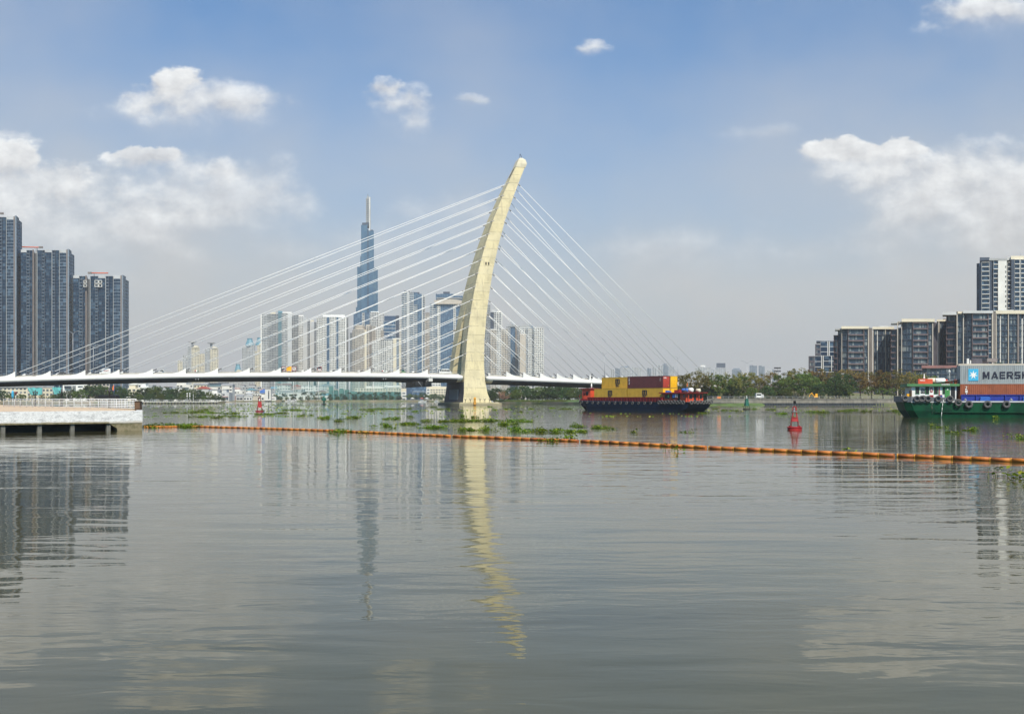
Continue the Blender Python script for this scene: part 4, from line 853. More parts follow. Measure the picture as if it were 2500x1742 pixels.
residence('set-back dark residence block with three pale uprights, second from left', 640, [(2130, -1, 2132.5, -1, 798, 'beige'), (2132.5, 0, 2141, 0, 803, 'nearB'), (2141, -.5, 2143, -.5, 806, 'offwhite'), (2143, 0, 2161, 0, 803, 'nearB'), (2161, -1, 2162.8, -1, 803, 'beige'), (2162.8, 0, 2176, 0, 803, 'nearB')], [(2130, 2183, 797.5, 802, -1.4, 16, 'cream', 'roof_slab'), (2147, 2170, 795.5, 798, 6, 14, 'ltgrey', 'roof_plant')])
residence('dark residence block with red-edged balconies and pale corner posts, third from left', Y, [(2176, 6, 2190, 4, 804, 'nearA'), (2190.5, 1.5, 2192.8, 1.5, 786, 'beige'), (2192.8, 4, 2200.5, 3, 800, 'nearB'), (2200.5, .5, 2202.3, .5, 782, 'beige'), (2202.3, 3, 2227, 0, 785, 'nearB'), (2227, 0, 2264, 0, 788, 'nearA'), (2264, -.7, 2266, -.7, 786, 'beige'), (2266, 0, 2276, 0, 786, 'nearB'), (2276, -1, 2278.5, -1, 780, 'beige'), (2278.5, 4, 2289, 8, 787, 'plum')],
   [(2175, 2196, 785.5, 788.5, 2, 14, 'grey', 'roof_slab'), (2192, 2204, 785, 787, 2, 14, 'cream', 'roof_slab'), (2201, 2282, 778, 784, -1.8, 18, 'cream', 'roof_slab')])
residence('set-back dark residence block between two pale-roofed ones, fourth from left', 640, [(2289, 0, 2291, 0, 781, 'brown'), (2291, -1, 2293.5, -1, 781, 'beige'), (2293.5, 0, 2302, 0, 787, 'nearB'), (2302, 1, 2337, 0, 778, 'nearA')], [(2287, 2311, 779.5, 783, -1.2, 16, 'cream', 'roof_slab')])
residence('tall dark residence block with wide roof wing, second from right', Y-6, [(2312, 8, 2335, 4, 770, 'nearA'), (2335.5, 1, 2338, 1, 760, 'beige'), (2338, 3, 2351, 2, 766, 'nearB'), (2351, .5, 2353.2, .5, 760, 'beige'), (2353.2, 3, 2372, 0, 764, 'nearB'), (2372, 0, 2411, 0, 765, 'nearA'), (2411, -.7, 2413, -.7, 765, 'beige'), (2413, 0, 2421.5, 0, 764, 'nearGl'), (2421.5, -1, 2425, -1, 759, 'beige'), (2425, 4, 2431.5, 7, 761, 'brown')],
   [(2301, 2337, 761, 767, 1, 16, 'ltgrey', 'roof_slab'), (2335, 2352, 760, 764, 1, 16, 'cream', 'roof_slab'), (2351, 2424, 758, 763, -1.6, 18, 'ltgrey', 'roof_slab')])
residence('rightmost dark residence block with closely spaced pale uprights, at the picture edge', 636, [(2431.5, -1, 2433.5, -1, 760, 'beige'), (2433.5, 0, 2441, 0, 765, 'nearB'), (2441, -.5, 2443.5, -.5, 777, 'offwhite'), (2443.5, 0, 2461, 0, 765, 'nearB'), (2461, -1, 2463, -1, 764, 'beige'), (2463, 0, 2484, 0, 765, 'nearB'), (2484, -1, 2488, -1, 764, 'pinkish'), (2488, 0, 2494, 0, 765, 'nearB'), (2494, -.5, 2497, -.5, 777, 'offwhite'), (2497, 0, 2530, 0, 765, 'nearB'), (2530, -1, 2532, -1, 764, 'beige')],
   [(2431, 2534, 758, 764.5, -1.5, 16, 'cream', 'roof_slab'), (2440, 2475, 756, 759, 5, 14, 'ltgrey', 'roof_plant')])
Y = 780
tower('residence_tower', 'tall dark tower with broad white blank pier above the right residences', Y, [(2385, 5, 2391, 3, 643, 'tqB'), (2391, 2, 2396, 1.5, 642, 'navy'), (2396, 0, 2415, -1, 640, 'tqA'), (2415, -1.6, 2421, -1.6, 634, 'slate'), (2421, -.4, 2424.5, -.4, 634, 'tqB'), (2424.5, -1.2, 2436.5, -1.2, 634, 'tqA'), (2436.5, -2.6, 2440, -2.6, 660, 'offwhite'), (2437, -2, 2458, -2, 632, 'offwhite'),
   (2459, 2, 2469, 2, 640, 'tqA'), (2469, -.6, 2476, -.6, 633, 'slate'), (2476, 0, 2489, 0, 633, 'tqA'), (2489, -.7, 2491, -.7, 633, 'ltgrey'), (2491, 0, 2520, 0, 633, 'tqA'), (2520, 2, 2545, 2, 640, 'tqB')], 30, 3.0,
   roofs=[(2392, 2416, 628, 635, 6, 22, 'slate', 'roof_slab'), (2415, 2459, 630.5, 634.5, -2.2, 20, 'grey', 'roof_slab'), (2459, 2470, 627, 634, 3, 22, 'ltgrey', 'roof_slab'), (2468, 2500, 624.5, 632, 0, 20, 'cream', 'roof_slab')], masts=[(2491, 613, 625, 8, .18, 'ltmetal')])
rr = [o for o in bpy.data.objects if o.get('label', '').startswith('tall dark tower with broad white')][0]
for i in range(9):
    b = MB(); a = Y-2.35; b.box(WX(2454.8, a), WX(2456.6, a), a, a+.3, WZ(652.8+i*12, a), WZ(648.5+i*12, a)); b.build('window', 'g_dark', rr, tuple(rr.location))
# low mall with red-brown roof in front of the residences
r = tower('low_mall', 'long low building with red-brown flat roof and glass front behind the green barge cabin', 560, [(2252, 0, 2262, 0, 897, 'nearBr'), (2262, 0, 2345, -2, 897, 'nearB'), (2345, -2, 2540, -6, 893, 'nearB')], 20, 3.0, roofs=[(2250, 2346, 891.5, 897, -2, 18, 'maroonroof', 'roof_slab'), (2340, 2545, 887.5, 892.5, -5, 18, 'beige', 'roof_slab')])
b = MB(); b.box(WX(2373, 566), WX(2398, 566), 566, 572, WZ(888, 566), WZ(874, 566)); b.build('roof_hut', 'plum', r, tuple(r.location)); b = MB(); b.box(WX(2408, 566), WX(2433, 566), 565, 572, WZ(883, 566), WZ(874.5, 566)); b.build('roof_hut', 'pinkish', r, tuple(r.location))
b = MB(); b.box(WX(2359, 562), WX(2364, 562), 561, 562, WZ(890, 562), WZ(875, 562)); b.box(WX(2366.5, 562), WX(2369, 562), 561, 562, WZ(890, 562), WZ(879, 562)); b.build('roof_frame', 'offwhite', r, tuple(r.location))

# low buildings along the far shore
tower('low_block', 'wide low grey-blue office with dark glass front among the far houses', 1700, [(512, 0, 540, 0, 935.5, 'tealS'), (540, -1, 556, -1, 936, 'ltgrey'), (556, 1, 562, 1, 938, 'darkgrey')], 30, roofs=[(510, 559, 934, 937, -1, 25, 'slate', 'roof_slab')])
tower('low_block', 'long pale yellow parapet building above the green mesh wall', 1290, [(866, 0, 915, 0, 947.5, 'low'), (915, -.5, 980, -.5, 947.5, 'low')], 24, roofs=[(893, 936, 942, 948, 4, 18, 'offwhite', 'roof_plant'), (938, 980, 940.5, 944, 5, 18, 'white', 'roof_plant')])
tower('frame_house', 'narrow cream four storey open frame house at the end of the green wall', 1225, [(980, 0, 992, 0, 947.5, 'cream', 956), (980, 0, 992, 0, 956, 'lowW')], 12)
tower('office_block', 'dark blue glass office behind palms below the inspection gantry', 1450, [(992, 0, 1001, 0, 944, 'navy'), (1001, 1, 1042, 1, 943, 'officeB'), (1008, -3, 1040, -3, 955, 'stripes')], 24)
tower('hotel_block', 'cream waterfront hotel with yellow upper band left of the pylon foot', 1340, [(1041, 0, 1050, 0, 948, 'lowW'), (1050, -1, 1096, -1, 948.5, 'low')], 24, roofs=[(1048, 1096, 943, 949, 2, 20, 'cream', 'upper_storey'), (1041, 1052, 938, 949, 6, 22, 'beige', 'stair_tower')])
tower('office_block', 'blue glass box behind the cream waterfront hotel', 1500, [(1056, 0, 1076, 0, 931, 'lowW'), (1076, 0, 1100, 0, 932, 'officeB')], 20)
tower('school_building', 'long pale three storey building behind the trees at far left', 890, [(-60, 0, 66, 0, 945, 'low'), (66, -.5, 130, -.5, 947, 'low')], 18, roofs=[(-62, 132, 941.5, 945.5, -1, 17, 'roofgrey', 'roof')])
tower('white_hall', 'white modern hall with long dark windows below the bridge at left', 880, [(153, 0, 185, 0, 936, 'white'), (185, -1, 214, -1, 935, 'white')], 20)
rr = [o for o in bpy.data.objects if o.get('label', '').startswith('white modern hall')][0]
for (p0, p1, y0, y1) in ((157, 174.5, 941.5, 947.5), (176.5, 184.5, 941.5, 947.5), (190, 201.5, 942, 944)):
    b = MB(); a = 878.6; b.box(WX(p0, a), WX(p1, a), a-.1, a+.5, WZ(y1, a), WZ(y0, a)); b.build('window', 'g_dark', rr, tuple(rr.location))
tower('white_colonnade', 'pale building with tall vertical fins left of the lowest dark tower foot', 900, [(214, 0, 268, 0, 934, 'beigeG')], 16)
for (p0, p1, q0, q1, y0, y1, lb) in ((67, 103, 73, 103, 945, 964, 'large torn teal scaffold sheet at far left'), (127, 149, 131, 148, 944, 962, 'smaller teal scaffold sheet left of the white hall')):
    a = 872; r = thing('scaffold_sheet', lb, 'sheet', (WX(p0, a), a, 1.2))
    b = MB(); n = 8; rg = []
    for k in (0, 1):
        rg.append([(WX(p0+(p1-p0)*i/n, a)-WX(p0, a), .25*math.sin(i*2)+k*.3, WZ(y0+(1.5 if i % 3 else 0), a)-1.2) for i in range(n+1)]+[(WX(q0+(q1-q0)*i/n, a)-WX(p0, a), .3*math.cos(i*2)+k*.3, WZ(y1-(2 if i in (0, n) else 0), a)-1.2) for i in range(n, -1, -1)])
    b.loft(rg); b.build('sheet', 'tyregreen', r)
    b = MB()
    for i in range(5): b.box(WX(p0+(p1-p0)*i/4, a)-WX(p0, a)-.15, WX(p0+(p1-p0)*i/4, a)-WX(p0, a)+.15, .7, 1.0, 0, WZ(y0+1, a)-1.2)
    b.build('scaffold_pole', 'ltmetal', r)

# driving range net on the far shore
r = thing('range_net', 'tall teal driving range net on white poles along the far shore', 'net', (WX(671, 1222), 1222, 1.2)); ro = tuple(r.location)
pp = [671, 688, 717, 722, 753, 765, 778, 814, 827, 841, 854, 876.5, 912, 945, 979]
for i, p in enumerate(pp):
    a = 1222+(8 if i % 2 else 0); b = MB(); b.tube((WX(p, a), a, 1.2), (WX(p, a), a, WZ(914, a)), .38, .3, 6); b.build('pole', 'white', r, ro)
b = MB(); top = [(WX(p, 1222), 1222.5+(7 if i % 2 else 0)) for i, p in enumerate(pp)]
for A, B_ in zip(top[:-1], top[1:]):
    n = 4
    for k in range(n):
        f0, f1 = k/n, (k+1)/n; s = lambda f: 1.0*4*f*(1-f)
        P = lambda f: (A[0]+(B_[0]-A[0])*f, A[1]+(B_[1]-A[1])*f)
        for z0, z1 in ((2.5, 14), (14, 28)):
            b.quad((*P(f0), z0), (*P(f1), z0), (*P(f1), z1-(s(f1) if z1 > 20 else 0)), (*P(f0), z1-(s(f0) if z1 > 20 else 0)))
b.build('net', 'netting', r, ro)
r = thing('mesh_wall', 'dark green mesh wall standing behind the palms on the far shore', 'wall', (WX(803, 1240), 1240, 1.2)); ro = tuple(r.location)
b = MB()
for (p0, p1, y) in ((803, 815, 943), (815, 828, 952), (828, 838, 948), (838, 856, 951), (856, 866, 955), (866, 980, 956.5)):
    b.box(WX(p0, 1240), WX(p1, 1240), 1240+(p0 % 3)*.1, 1241, 1.2, WZ(y, 1240))
b.build('mesh_sheet', 'greenmesh', r, ro)

# ------------------------------------------------------------------ shipping containers
def corr(b, p0, p1, out, z0, z1, pitch=.28, d=.04):
    # corrugated sheet from p0 to p1 (plan), ridges pushed along out
    L = math.hypot(p1[0]-p0[0], p1[1]-p0[1]); n = int(L/pitch); ux = ((p1[0]-p0[0])/L, (p1[1]-p0[1])/L); pt = []
    for i in range(n):
        s = i*L/n; w = L/n
        for f, k in ((0, 0), (.25, 0), (.4, 1), (.85, 1)): pt.append((p0[0]+ux[0]*(s+f*w)+out[0]*d*k, p0[1]+ux[1]*(s+f*w)+out[1]*d*k))
    pt.append(p1)
    for a, c in zip(pt[:-1], pt[1:]): b.quad((a[0], a[1], z0), (c[0], c[1], z0), (c[0], c[1], z1), (a[0], a[1], z1))
def container(label, T, x0, y0, z0, side, end, group=None, ln=12.19, h=2.9, logo=None, num=None, doors=1):
    """T: (origin, rz). x0,y0: near left lower corner in the boat's frame."""
    (ox, oy), rz = T; c_, s_ = math.cos(rz), math.sin(rz)
    r = thing('shipping_container', label, 'container', (ox+c_*x0-s_*y0, oy+s_*x0+c_*y0, z0), rz, group)
    w = 2.44
    b = MB(); corr(b, (.12, .03), (ln-.12, .03), (0, -1), .16, h-.12); corr(b, (ln-.12, w-.03), (.12, w-.03), (0, 1), .16, h-.12); corr(b, (.03, w-.12), (.03, .12), (-1, 0), .16, h-.12)
    b.box(.06, ln-.08, .08, w-.08, h-.10, h-.03); b.box(.06, ln-.08, .08, w-.08, .05, .2)
    b.box(.06, ln-.1, .06, w-.06, .2, h-.1)
    b.build('side_panels', side, r)
    b = MB()
    for x in (0, ln-.14):
        for y in (-.015, w-.125): b.box(x, x+.14, y, y+.14, 0, h)
    for y in (-.01, w-.09):
        b.box(.14, ln-.14, y, y+.1, 0, .17); b.box(.14, ln-.14, y, y+.1, h-.13, h-.005)
    for z in (0, h-.13): b.box(-.005, .1, .12, w-.12, z, z+.12); b.box(ln-.1, ln+.005, .12, w-.12, z, z+.12)
    b.build('frame', side, r)
    for k in (0, 1):
        y0_ = .13+k*(w-.26)/2; b = MB(); b.box(ln-.12, ln-.03, y0_, y0_+(w-.3)/2, .13, h-.14); d = b.build('door', end, r)
        b = MB()
        for q in (.28, .8): b.tube((ln+.01, y0_+q, .1), (ln+.01, y0_+q, h-.1), .025, n=6)
        for q in range(4): b.box(ln-.03, ln-.012, y0_+.1, y0_+1.0, .5+q*.6, .62+q*.6)
        b.build('lock_rods', end if end != 'cred' else 'cred', d)
    if logo == 'm':
        cx = logo_x(ln)
        glyph('m', 1.6, 1.0, 'lettersdark', 'logo', r, (cx-.8, -.045, 1.42))
        b = MB(); b.box(cx-1.0, cx+1.0, -.062, -.045, 1.31, 1.40); b.build('logo', 'lettersdark', r)
        glyph('S', .62, .74, 'lettersdark', 'logo', r, (cx-.7, -.045, .5)); glyph('C', .62, .74, 'lettersdark', 'logo', r, (cx+.06, -.045, .5))
    return r
def logo_x(ln): return ln*.5
def hull(name, pts_top, pts_bot, ztop, zbot, mt, parent, wale=None):
    b = MB(); zt = ztop if callable(ztop) else (lambda x: ztop)
    mid = [((a[0]*.75+c[0]*.25), (a[1]*.92+c[1]*.08)) for a, c in zip(pts_top, pts_bot)]
    b.loft([[(p[0], p[1], zbot) for p in pts_bot], [(p[0], p[1], zt(p[0])*.45) for p in mid], [(p[0], p[1], zt(p[0])) for p in pts_top]])
    return b.build(name, mt, parent)
def tyre(parent, x, y, z, R0=.30, r=.12, axis='y', tilt=0):
    b = MB(); b.torus((0, 0, 0), R0, r, axis, 18, 8)
    o = b.build('tyre_fender', 'rubber', parent); o.location = (x, y, z); o.rotation_euler = (tilt, random.uniform(-.1, .1), random.uniform(-.12, .12)); return o

# ---- dark blue barge
T1 = ((38.1, 246.5), R(-53))
bg1 = thing('blue_barge', 'dark blue river barge with red coaming and orange-red cabins', 'barge', (T1[0][0], T1[0][1], 0), T1[1])
top = [(-31.4, -1.2), (-29.6, -3.0), (-26.5, -4.1), (7.0, -4.1), (9.7, -3.7), (10.1, 0), (9.7, 3.7), (7.0, 4.1), (-26.5, 4.1), (-29.6, 3.0), (-31.4, 1.2)]
bot = [(-28.6, -.6), (-27.8, -1.8), (-25.0, -3.9), (5.5, -3.9), (7.0, -2.6), (7.2, 0), (7.0, 2.6), (5.5, 3.9), (-25.0, 3.9), (-27.8, 1.8), (-28.6, .6)]
zt1 = lambda x: 2.2+(.5*max(0, (-22-x)/9)**1.6)
hull('hull', top, bot, zt1, -.8, 'bluehull', bg1)
b = MB()
for a, c in zip(top, top[1:]+top[:1]):
    if abs(a[0]-c[0]) > 10:
        b.box(min(a[0], c[0]), max(a[0], c[0]), a[1]-.09 if a[1] < 0 else a[1]-.03, a[1]+.03 if a[1] < 0 else a[1]+.09, 2.08, 2.3)
    else: b.tube((a[0], a[1], zt1(a[0])), (c[0], c[1], zt1(c[0])), .1, n=6)
b.build('rubbing_strake', 'black', bg1)
b = MB(); b.box(-24, 5, -4.16, -4.08, .95, 1.08); b.build('rubbing_strake', 'bluehull', bg1)
b = MB(); b.box(-26.4, .6, -3.35, -3.22, 2.2, 3.35); b.box(-26.4, .6, 3.22, 3.35, 2.2, 3.35); b.box(-26.4, -26.27, -3.2, 3.2, 2.2, 3.35); b.box(.47, .6, -3.2, 3.2, 2.2, 3.35)
for i in range(28): b.box(-26.2+i*.98, -26.12+i*.98, -3.5, -3.36, 2.2, 3.28)
b.box(-26.4, .6, -3.52, -3.34, 3.28, 3.42); b.box(-26.4, .6, -3.5, -3.36, 2.75, 2.82)
b.build('hold_coaming', 'redpaint', bg1)
b = MB(); b.box(-30.5, -26.6, -2.6, 2.6, 2.25, 3.0); b.build('foredeck', 'redpaint', bg1)
cb = MB(); cb.box(-30.0, -26.7, -2.0, 2.0, 3.0, 5.55); cabn = cb.build('bow_cabin', 'orangered', bg1)
b = MB(); b.box(-30.6, -26.4, -2.5, 2.5, 5.55, 5.72); b.build('cabin_roof', 'redpaint', cabn)
for (x0, x1) in ((-29.6, -28.9), (-28.5, -27.6)):
    b = MB(); b.box(x0, x1, -2.03, -1.99, 3.9, 4.9); b.build('window', 'black', cabn)
b = MB(); b.tube((-27.2, -1.2, 5.7), (-27.2, -1.2, 9.0), .1, .06); b.tube((-27.2, -1.2, 5.7), (-27.2, -1.2, 6.9), .2, .14); b.box(-27.6, -26.8, -1.25, -1.15, 7.8, 7.88); b.build('mast', 'white', bg1)
b = MB(); b.path([(-27.2, -1.2, 8.4), (-27.35, -1.2, 9.2), (-27.0, -1.2, 9.5), (-26.6, -1.2, 9.1), (-26.8, -1.2, 8.6)], .08); b.tube((-26.9, -1.2, 8.3), (-27.3, -1.2, 8.8), .16); b.build('mast_loop', 'black', bg1)
b = MB(); b.lathe((-30.4, 0, 3.3), [(.28, -1.6), (.5, -1.5), (.5, -1.35), (.28, -1.3), (.28, 1.3), (.5, 1.35), (.5, 1.5), (.28, 1.6)], 12, True, 'y'); b.box(-30.9, -29.9, -1.9, -1.7, 2.5, 3.9); b.box(-30.9, -29.9, 1.7, 1.9, 2.5, 3.9); b.build('anchor_winch', 'greenroof', bg1)
b = MB(); b.tube((-30.2, -2.9, 2.4), (-30.6, -2.2, -.3), .05); b.tube((-30.9, -1.5, 2.4), (-31.2, -1.5, -.3), .06); b.build('anchor_chain', 'black', bg1)
b = MB()
for (a, c) in (((-29.9, -2.5, 3), (-28.8, -2.6, 4.9)), ((-29.4, -2.5, 3), (-28.3, -2.6, 4.9)), ((-30.8, -2.2, 3.0), (-30.8, -2.2, 4.1)), ((-30.8, -2.2, 4.1), (-29.9, -2.3, 4.1))): b.tube(a, c, .05, n=5)
b.build('ladder', 'redpaint', bg1)
# stern house
sc = MB(); sc.box(.5, 7.9, -2.9, 2.9, 2.25, 4.35); st_ = sc.build('stern_cabin', 'orangered', bg1)
b = MB(); b.box(-.3, 8.8, -3.5, 3.5, 4.35, 4.5); b.box(-.3, 8.8, -3.55, -3.45, 4.28, 4.52); b.build('cabin_roof', 'redpaint', st_)
for (x0, x1, z0, z1) in ((1.0, 2.7, 3.0, 4.0), (3.3, 4.4, 3.0, 4.0), (5.2, 6.0, 2.4, 4.1)):
    b = MB(); b.box(x0, x1, -2.94, -2.88, z0, z1); b.build('window', 'black', st_)
for (y0, y1, z0, z1) in ((-2.3, -.9, 3.0, 4.0), (-.3, .5, 2.4, 4.1), (1.2, 2.4, 3.0, 4.0)):
    b = MB(); b.box(7.86, 7.94, y0, y1, z0, z1); b.build('window', 'black', st_)
for (x, y, mt) in ((8.3, -2.6, 'orangered'), (8.3, .9, 'orangered')):
    b = MB(); b.box(x, x+.12, y, y+.12, 2.3, 4.4); b.build('roof_post', mt, st_)
for i, (x, z, w, h, mt) in enumerate(((3.9, 3.3, .7, .8, 'clothblue'), (4.7, 3.4, .4, .75, 'white'), (5.2, 3.3, .5, .8, 'pink'), (2.4, 3.35, .5, .6, 'greendoor'), (7.4, 3.3, .5, .7, 'dkmetal'))):
    b = MB(); b.loft([[(x+w*k/4, -3.3+.05*math.sin(k*2+i), z), (x+w*k/4, -3.26+.05*math.sin(k*2+i), z+h)] for k in range(5)], False, False); q = b.build('hanging_cloth', mt, bg1)
b = MB(); b.tube((1.2, -3.3, 4.1), (9.0, -3.3, 4.1), .02); b.build('clothes_line', 'black', bg1)
def tank(parent, x, y, z, r, ln, mt, axis='x'):
    b = MB(); b.lathe((x, y, z), [(.05, -ln/2-.12), (r*.7, -ln/2-.08), (r, -ln/2), (r, ln/2), (r*.7, ln/2+.08), (.05, ln/2+.12)], 16, True, axis)
    s = [b.build('water_tank', mt, parent)]
    return s[0]
tank(bg1, 6.0, -1.2, 5.0, .45, 1.6, 'clothblue'); tank(bg1, 8.2, -1.6, 5.05, .5, .9, 'white'); tank(bg1, 8.3, .8, 4.95, .42, .9, 'cream')
b = MB(); b.box(3.8, 5.2, -2.6, -1.4, 4.5, 5.1); b.build('roof_crate', 'redpaint', bg1)
b = MB(); b.box(1.2, 1.9, -2.9, -2.2, 4.5, 5.0); b.box(2.1, 2.6, -2.8, -2.3, 4.5, 4.8); b.build('roof_crate', 'clothblue', bg1)
b = MB(); b.box(6.9, 7.4, -2.9, -2.2, 4.5, 4.95); b.build('roof_crate', 'dkmetal', bg1)
b = MB(); b.tube((7.6, -1.9, 4.5), (7.6, -1.9, 7.2), .03); b.build('flag_pole', 'ltmetal', bg1)
b = MB(); b.loft([[(7.6, -1.9, 6.0), (7.6, -1.9, 7.1)], [(7.35, -1.8, 5.95), (7.4, -1.8, 6.9)], [(7.15, -1.92, 5.9), (7.2, -1.9, 6.5)]], False, False); b.build('flag', 'orange', bg1)
for i in range(13): tyre(bg1, -27.5+i*2.1, -4.28, 1.95+.35*max(0, (-22-(-27.5+i*2.1))/9), .30, .11, 'y')
for i in range(9): tyre(bg1, .6+i*.98, -4.4, 2.12+.1*(i % 2), .36, .15, 'y')
for i in range(8):
    o_ = tyre(bg1, 10.15-.05*abs(i-3.5), -3.4+i*.98, 2.12+.1*(i % 2), .36, .15, 'x')
for i in range(5): tyre(bg1, -31.3+i*.45, -1.5-i*.45, 2.75-i*.08, .33, .15, 'y').rotation_euler = (0, 0, R(-45))
cg = 'containers on the dark blue barge'
container('yellow container with black logo, lower row of the blue barge nearest its bow', T1, -24.62, -2.55, 2.68, 'cyellow', 'cyellow2', cg, logo='m')
container('yellow container with black logo and bright end, lower row nearest its stern', T1, -12.19, -2.55, 2.68, 'cyellow', 'cyellow2', cg, logo='m')
r = container('dark maroon container with red end, upper row of the blue barge', T1, -12.19, -2.55, 5.6, 'cmaroon', 'cred', cg)
for i in range(5): text('AIUS8'[i], .3, .24, 'letterswhite', 'marking', r, (.5, -.05, 2.35-i*.36), bold=.02)
for i in range(3): text('410', .3, .1, 'letterswhite', 'marking', r, (11.2, -.05, 2.2-i*.25), bold=.02)
text('H1', .8, .34, 'letterswhite', 'marking', r, (12.26, .3, 2.25), (R(90), 0, R(90)), bold=.03)
b = MB(); b.box(12.235, 12.25, 1.7, 2.1, .45, .65); b.build('marking', 'boomyellow', r)
container('bright yellow container end seen beside the red one, upper row of the blue barge', T1, -12.19, .05, 5.6, 'cyellow', 'cyellow2', cg)
container('yellow container end partly behind the stern cabin roof, lower row of the blue barge', T1, -12.19, .05, 2.68, 'cyellow', 'cyellow2', cg)
r = container('yellow container with black logo, upper row of the blue barge left of the maroon one', T1, -24.62, .05, 5.6, 'cyellow', 'cyellow2', cg, logo='m')
container('yellow container in the far lower row of the blue barge under the upper left one', T1, -24.62, .05, 2.68, 'cyellow', 'cyellow2', cg)

# ---- green barge at the right edge
T2 = ((61.5, 161.0), R(-12))
bg2 = thing('green_barge', 'green river barge with white and green wheelhouse at the right picture edge', 'barge', (T2[0][0], T2[0][1], 0), T2[1])
top = [(0.1, .6), (1.2, 0), (50, 0), (54, 3), (54, 6), (50, 9), (1.2, 9), (0.1, 8.4)]
bot = [(1.9, .9), (2.9, .35), (48, .35), (52, 3.2), (52, 5.8), (48, 8.6), (2.9, 8.6), (1.9, 8.1)]
hull('hull', top, bot, 2.45, -.8, 'greenhull', bg2)
b = MB(); b.box(4.7, 50, -.12, .1, .82, 1.0); b.build('rubbing_strake', 'greenhull', bg2)
b = MB(); b.box(6.6, 50, -.1, .35, 2.4, 2.62); b.box(1.2, 8, -.06, .3, 2.38, 2.5); b.build('deck_edge', 'ltgrey', bg2)
b = MB(); b.loft([[(.0, .6, 2.45), (-.1, .55, 3.4), (.02, .65, 3.4), (.12, .7, 2.45)], [(1.2, -.05, 2.45), (1.15, -.1, 3.3), (1.2, .05, 3.3), (1.25, .1, 2.45)], [(7.2, -.05, 2.5), (7.2, -.1, 3.15), (7.2, .05, 3.15), (7.2, .1, 2.5)], [(8.3, -.05, 2.5), (8.3, -.1, 2.66), (8.3, .05, 2.66), (8.3, .1, 2.5)]])
b.loft([[(-.1, .6, 2.45), (-.2, .6, 3.4), (0, .6, 3.4), (.05, .6, 2.45)], [(-.1, 8.4, 2.45), (-.2, 8.4, 3.4), (0, 8.4, 3.4), (.05, 8.4, 2.45)]]); b.build('bulwark', 'hullgrey', bg2)
b = MB(); b.box(1.45, 8.1, 1.4, 7.4, 2.5, 4.95); wh_ = b.build('wheelhouse', 'white', bg2)
b = MB(); b.box(.75, 8.5, .9, 7.9, 4.95, 5.32); b.build('cabin_roof', 'greenroof', wh_)
b = MB(); b.box(.7, 1.5, 1.0, 7.8, 4.9, 4.97); b.build('roof_eave', 'greenroof', wh_)
for (x0, x1, z0, z1, mt) in ((2.1, 2.6, 3.75, 4.8, 'black'), (3.58, 4.05, 3.75, 4.8, 'black'), (4.85, 5.35, 3.75, 4.8, 'black'), (6.12, 6.42, 3.75, 4.8, 'black')):
    b = MB(); b.box(x0, x1, 1.36, 1.41, z0, z1); wnd = b.build('window', mt, wh_)
    b = MB(); b.box(x0-.05, x0, 1.33, 1.4, z0-.05, z1+.05); b.box(x1, x1+.05, 1.33, 1.4, z0-.05, z1+.05); b.box(x0, x1, 1.33, 1.4, z1, z1+.05); b.box(x0, x1, 1.33, 1.4, z0-.05, z0); b.build('window_frame', 'greendoor', wnd)
b = MB(); b.box(6.42, 7.15, 1.3, 1.38, 2.75, 4.85); dr = b.build('door', 'greendoor', wh_)
b = MB(); b.lathe((6.8, 1.3, 4.45), [(.13, -.03), (.13, .0)], 12, False, 'y'); b.build('porthole', 'letterswhite', dr)
b = MB(); b.box(7.3, 7.92, 1.36, 1.41, 2.6, 4.85); b.build('doorway', 'black', wh_)
b = MB(); b.box(5.5, 5.65, 1.3, 1.38, 3.5, 4.85); b.box(5.55, 5.95, 1.2, 1.38, 2.9, 3.6); b.build('fire_hose', 'redpaint', wh_)
b = MB(); b.box(5.6, 6.0, 1.15, 1.36, 2.6, 3.5); b.build('blue_drum', 'blue', wh_)
b = MB(); b.box(2.85, 3.52, 1.33, 1.38, 4.3, 4.62); b.box(2.85, 3.52, 1.33, 1.38, 3.85, 4.2); pn = b.build('name_board', 'black', wh_)
text('SG 5589', .55, .12, 'letterswhite', 'lettering', pn, (2.9, 1.32, 4.4), bold=.01); text('VL 1476', .55, .12, 'letterswhite', 'lettering', pn, (2.9, 1.32, 3.96), bold=.01)
b = MB(); b.box(4.25, 4.6, 1.34, 1.38, 4.0, 4.75); b.box(4.1, 4.7, 1.2, 1.38, 3.2, 3.55); pn = b.build('extinguisher_box', 'buoyred', wh_)
b = MB(); b.box(4.36, 4.44, 1.32, 1.345, 4.1, 4.6); b.build('marking', 'letterswhite', pn)
b = MB(); b.box(5.85, 7.0, .86, .9, 5.12, 5.28); pn = b.build('name_plate', 'white', wh_); text('AN PHU 06', 1.0, .1, 'lettersdark', 'lettering', pn, (5.92, .855, 5.15), bold=.01)
b = MB(); b.box(2.5, 4.65, 1.5, 2.6, 5.32, 6.1); bx_ = b.build('life_raft_box', 'orangered', bg2)
text('PCCC', .75, .24, 'letterswhite', 'lettering', bx_, (2.75, 1.49, 5.75), bold=.02)
tank(bg2, 4.8, 3.3, 5.85, .42, 1.1, 'cream'); tank(bg2, 5.9, 2.2, 5.85, .38, 1.3, 'white')
b = MB(); b.tube((3.6, 2.8, 6.0), (3.6, 2.8, 6.9), .06); b.box(3.5, 3.7, 2.7, 2.9, 6.2, 6.5); b.build('nav_mast', 'white', bg2)
b = MB(); b.box(6.6, 7.7, 2.0, 3.0, 5.34, 5.75); b.box(8.0, 8.4, 2.0, 3.0, 5.34, 6.0); b.box(6.4, 7.2, 3.3, 4.2, 5.34, 6.05); b.build('roof_crate', 'orangered', bg2)
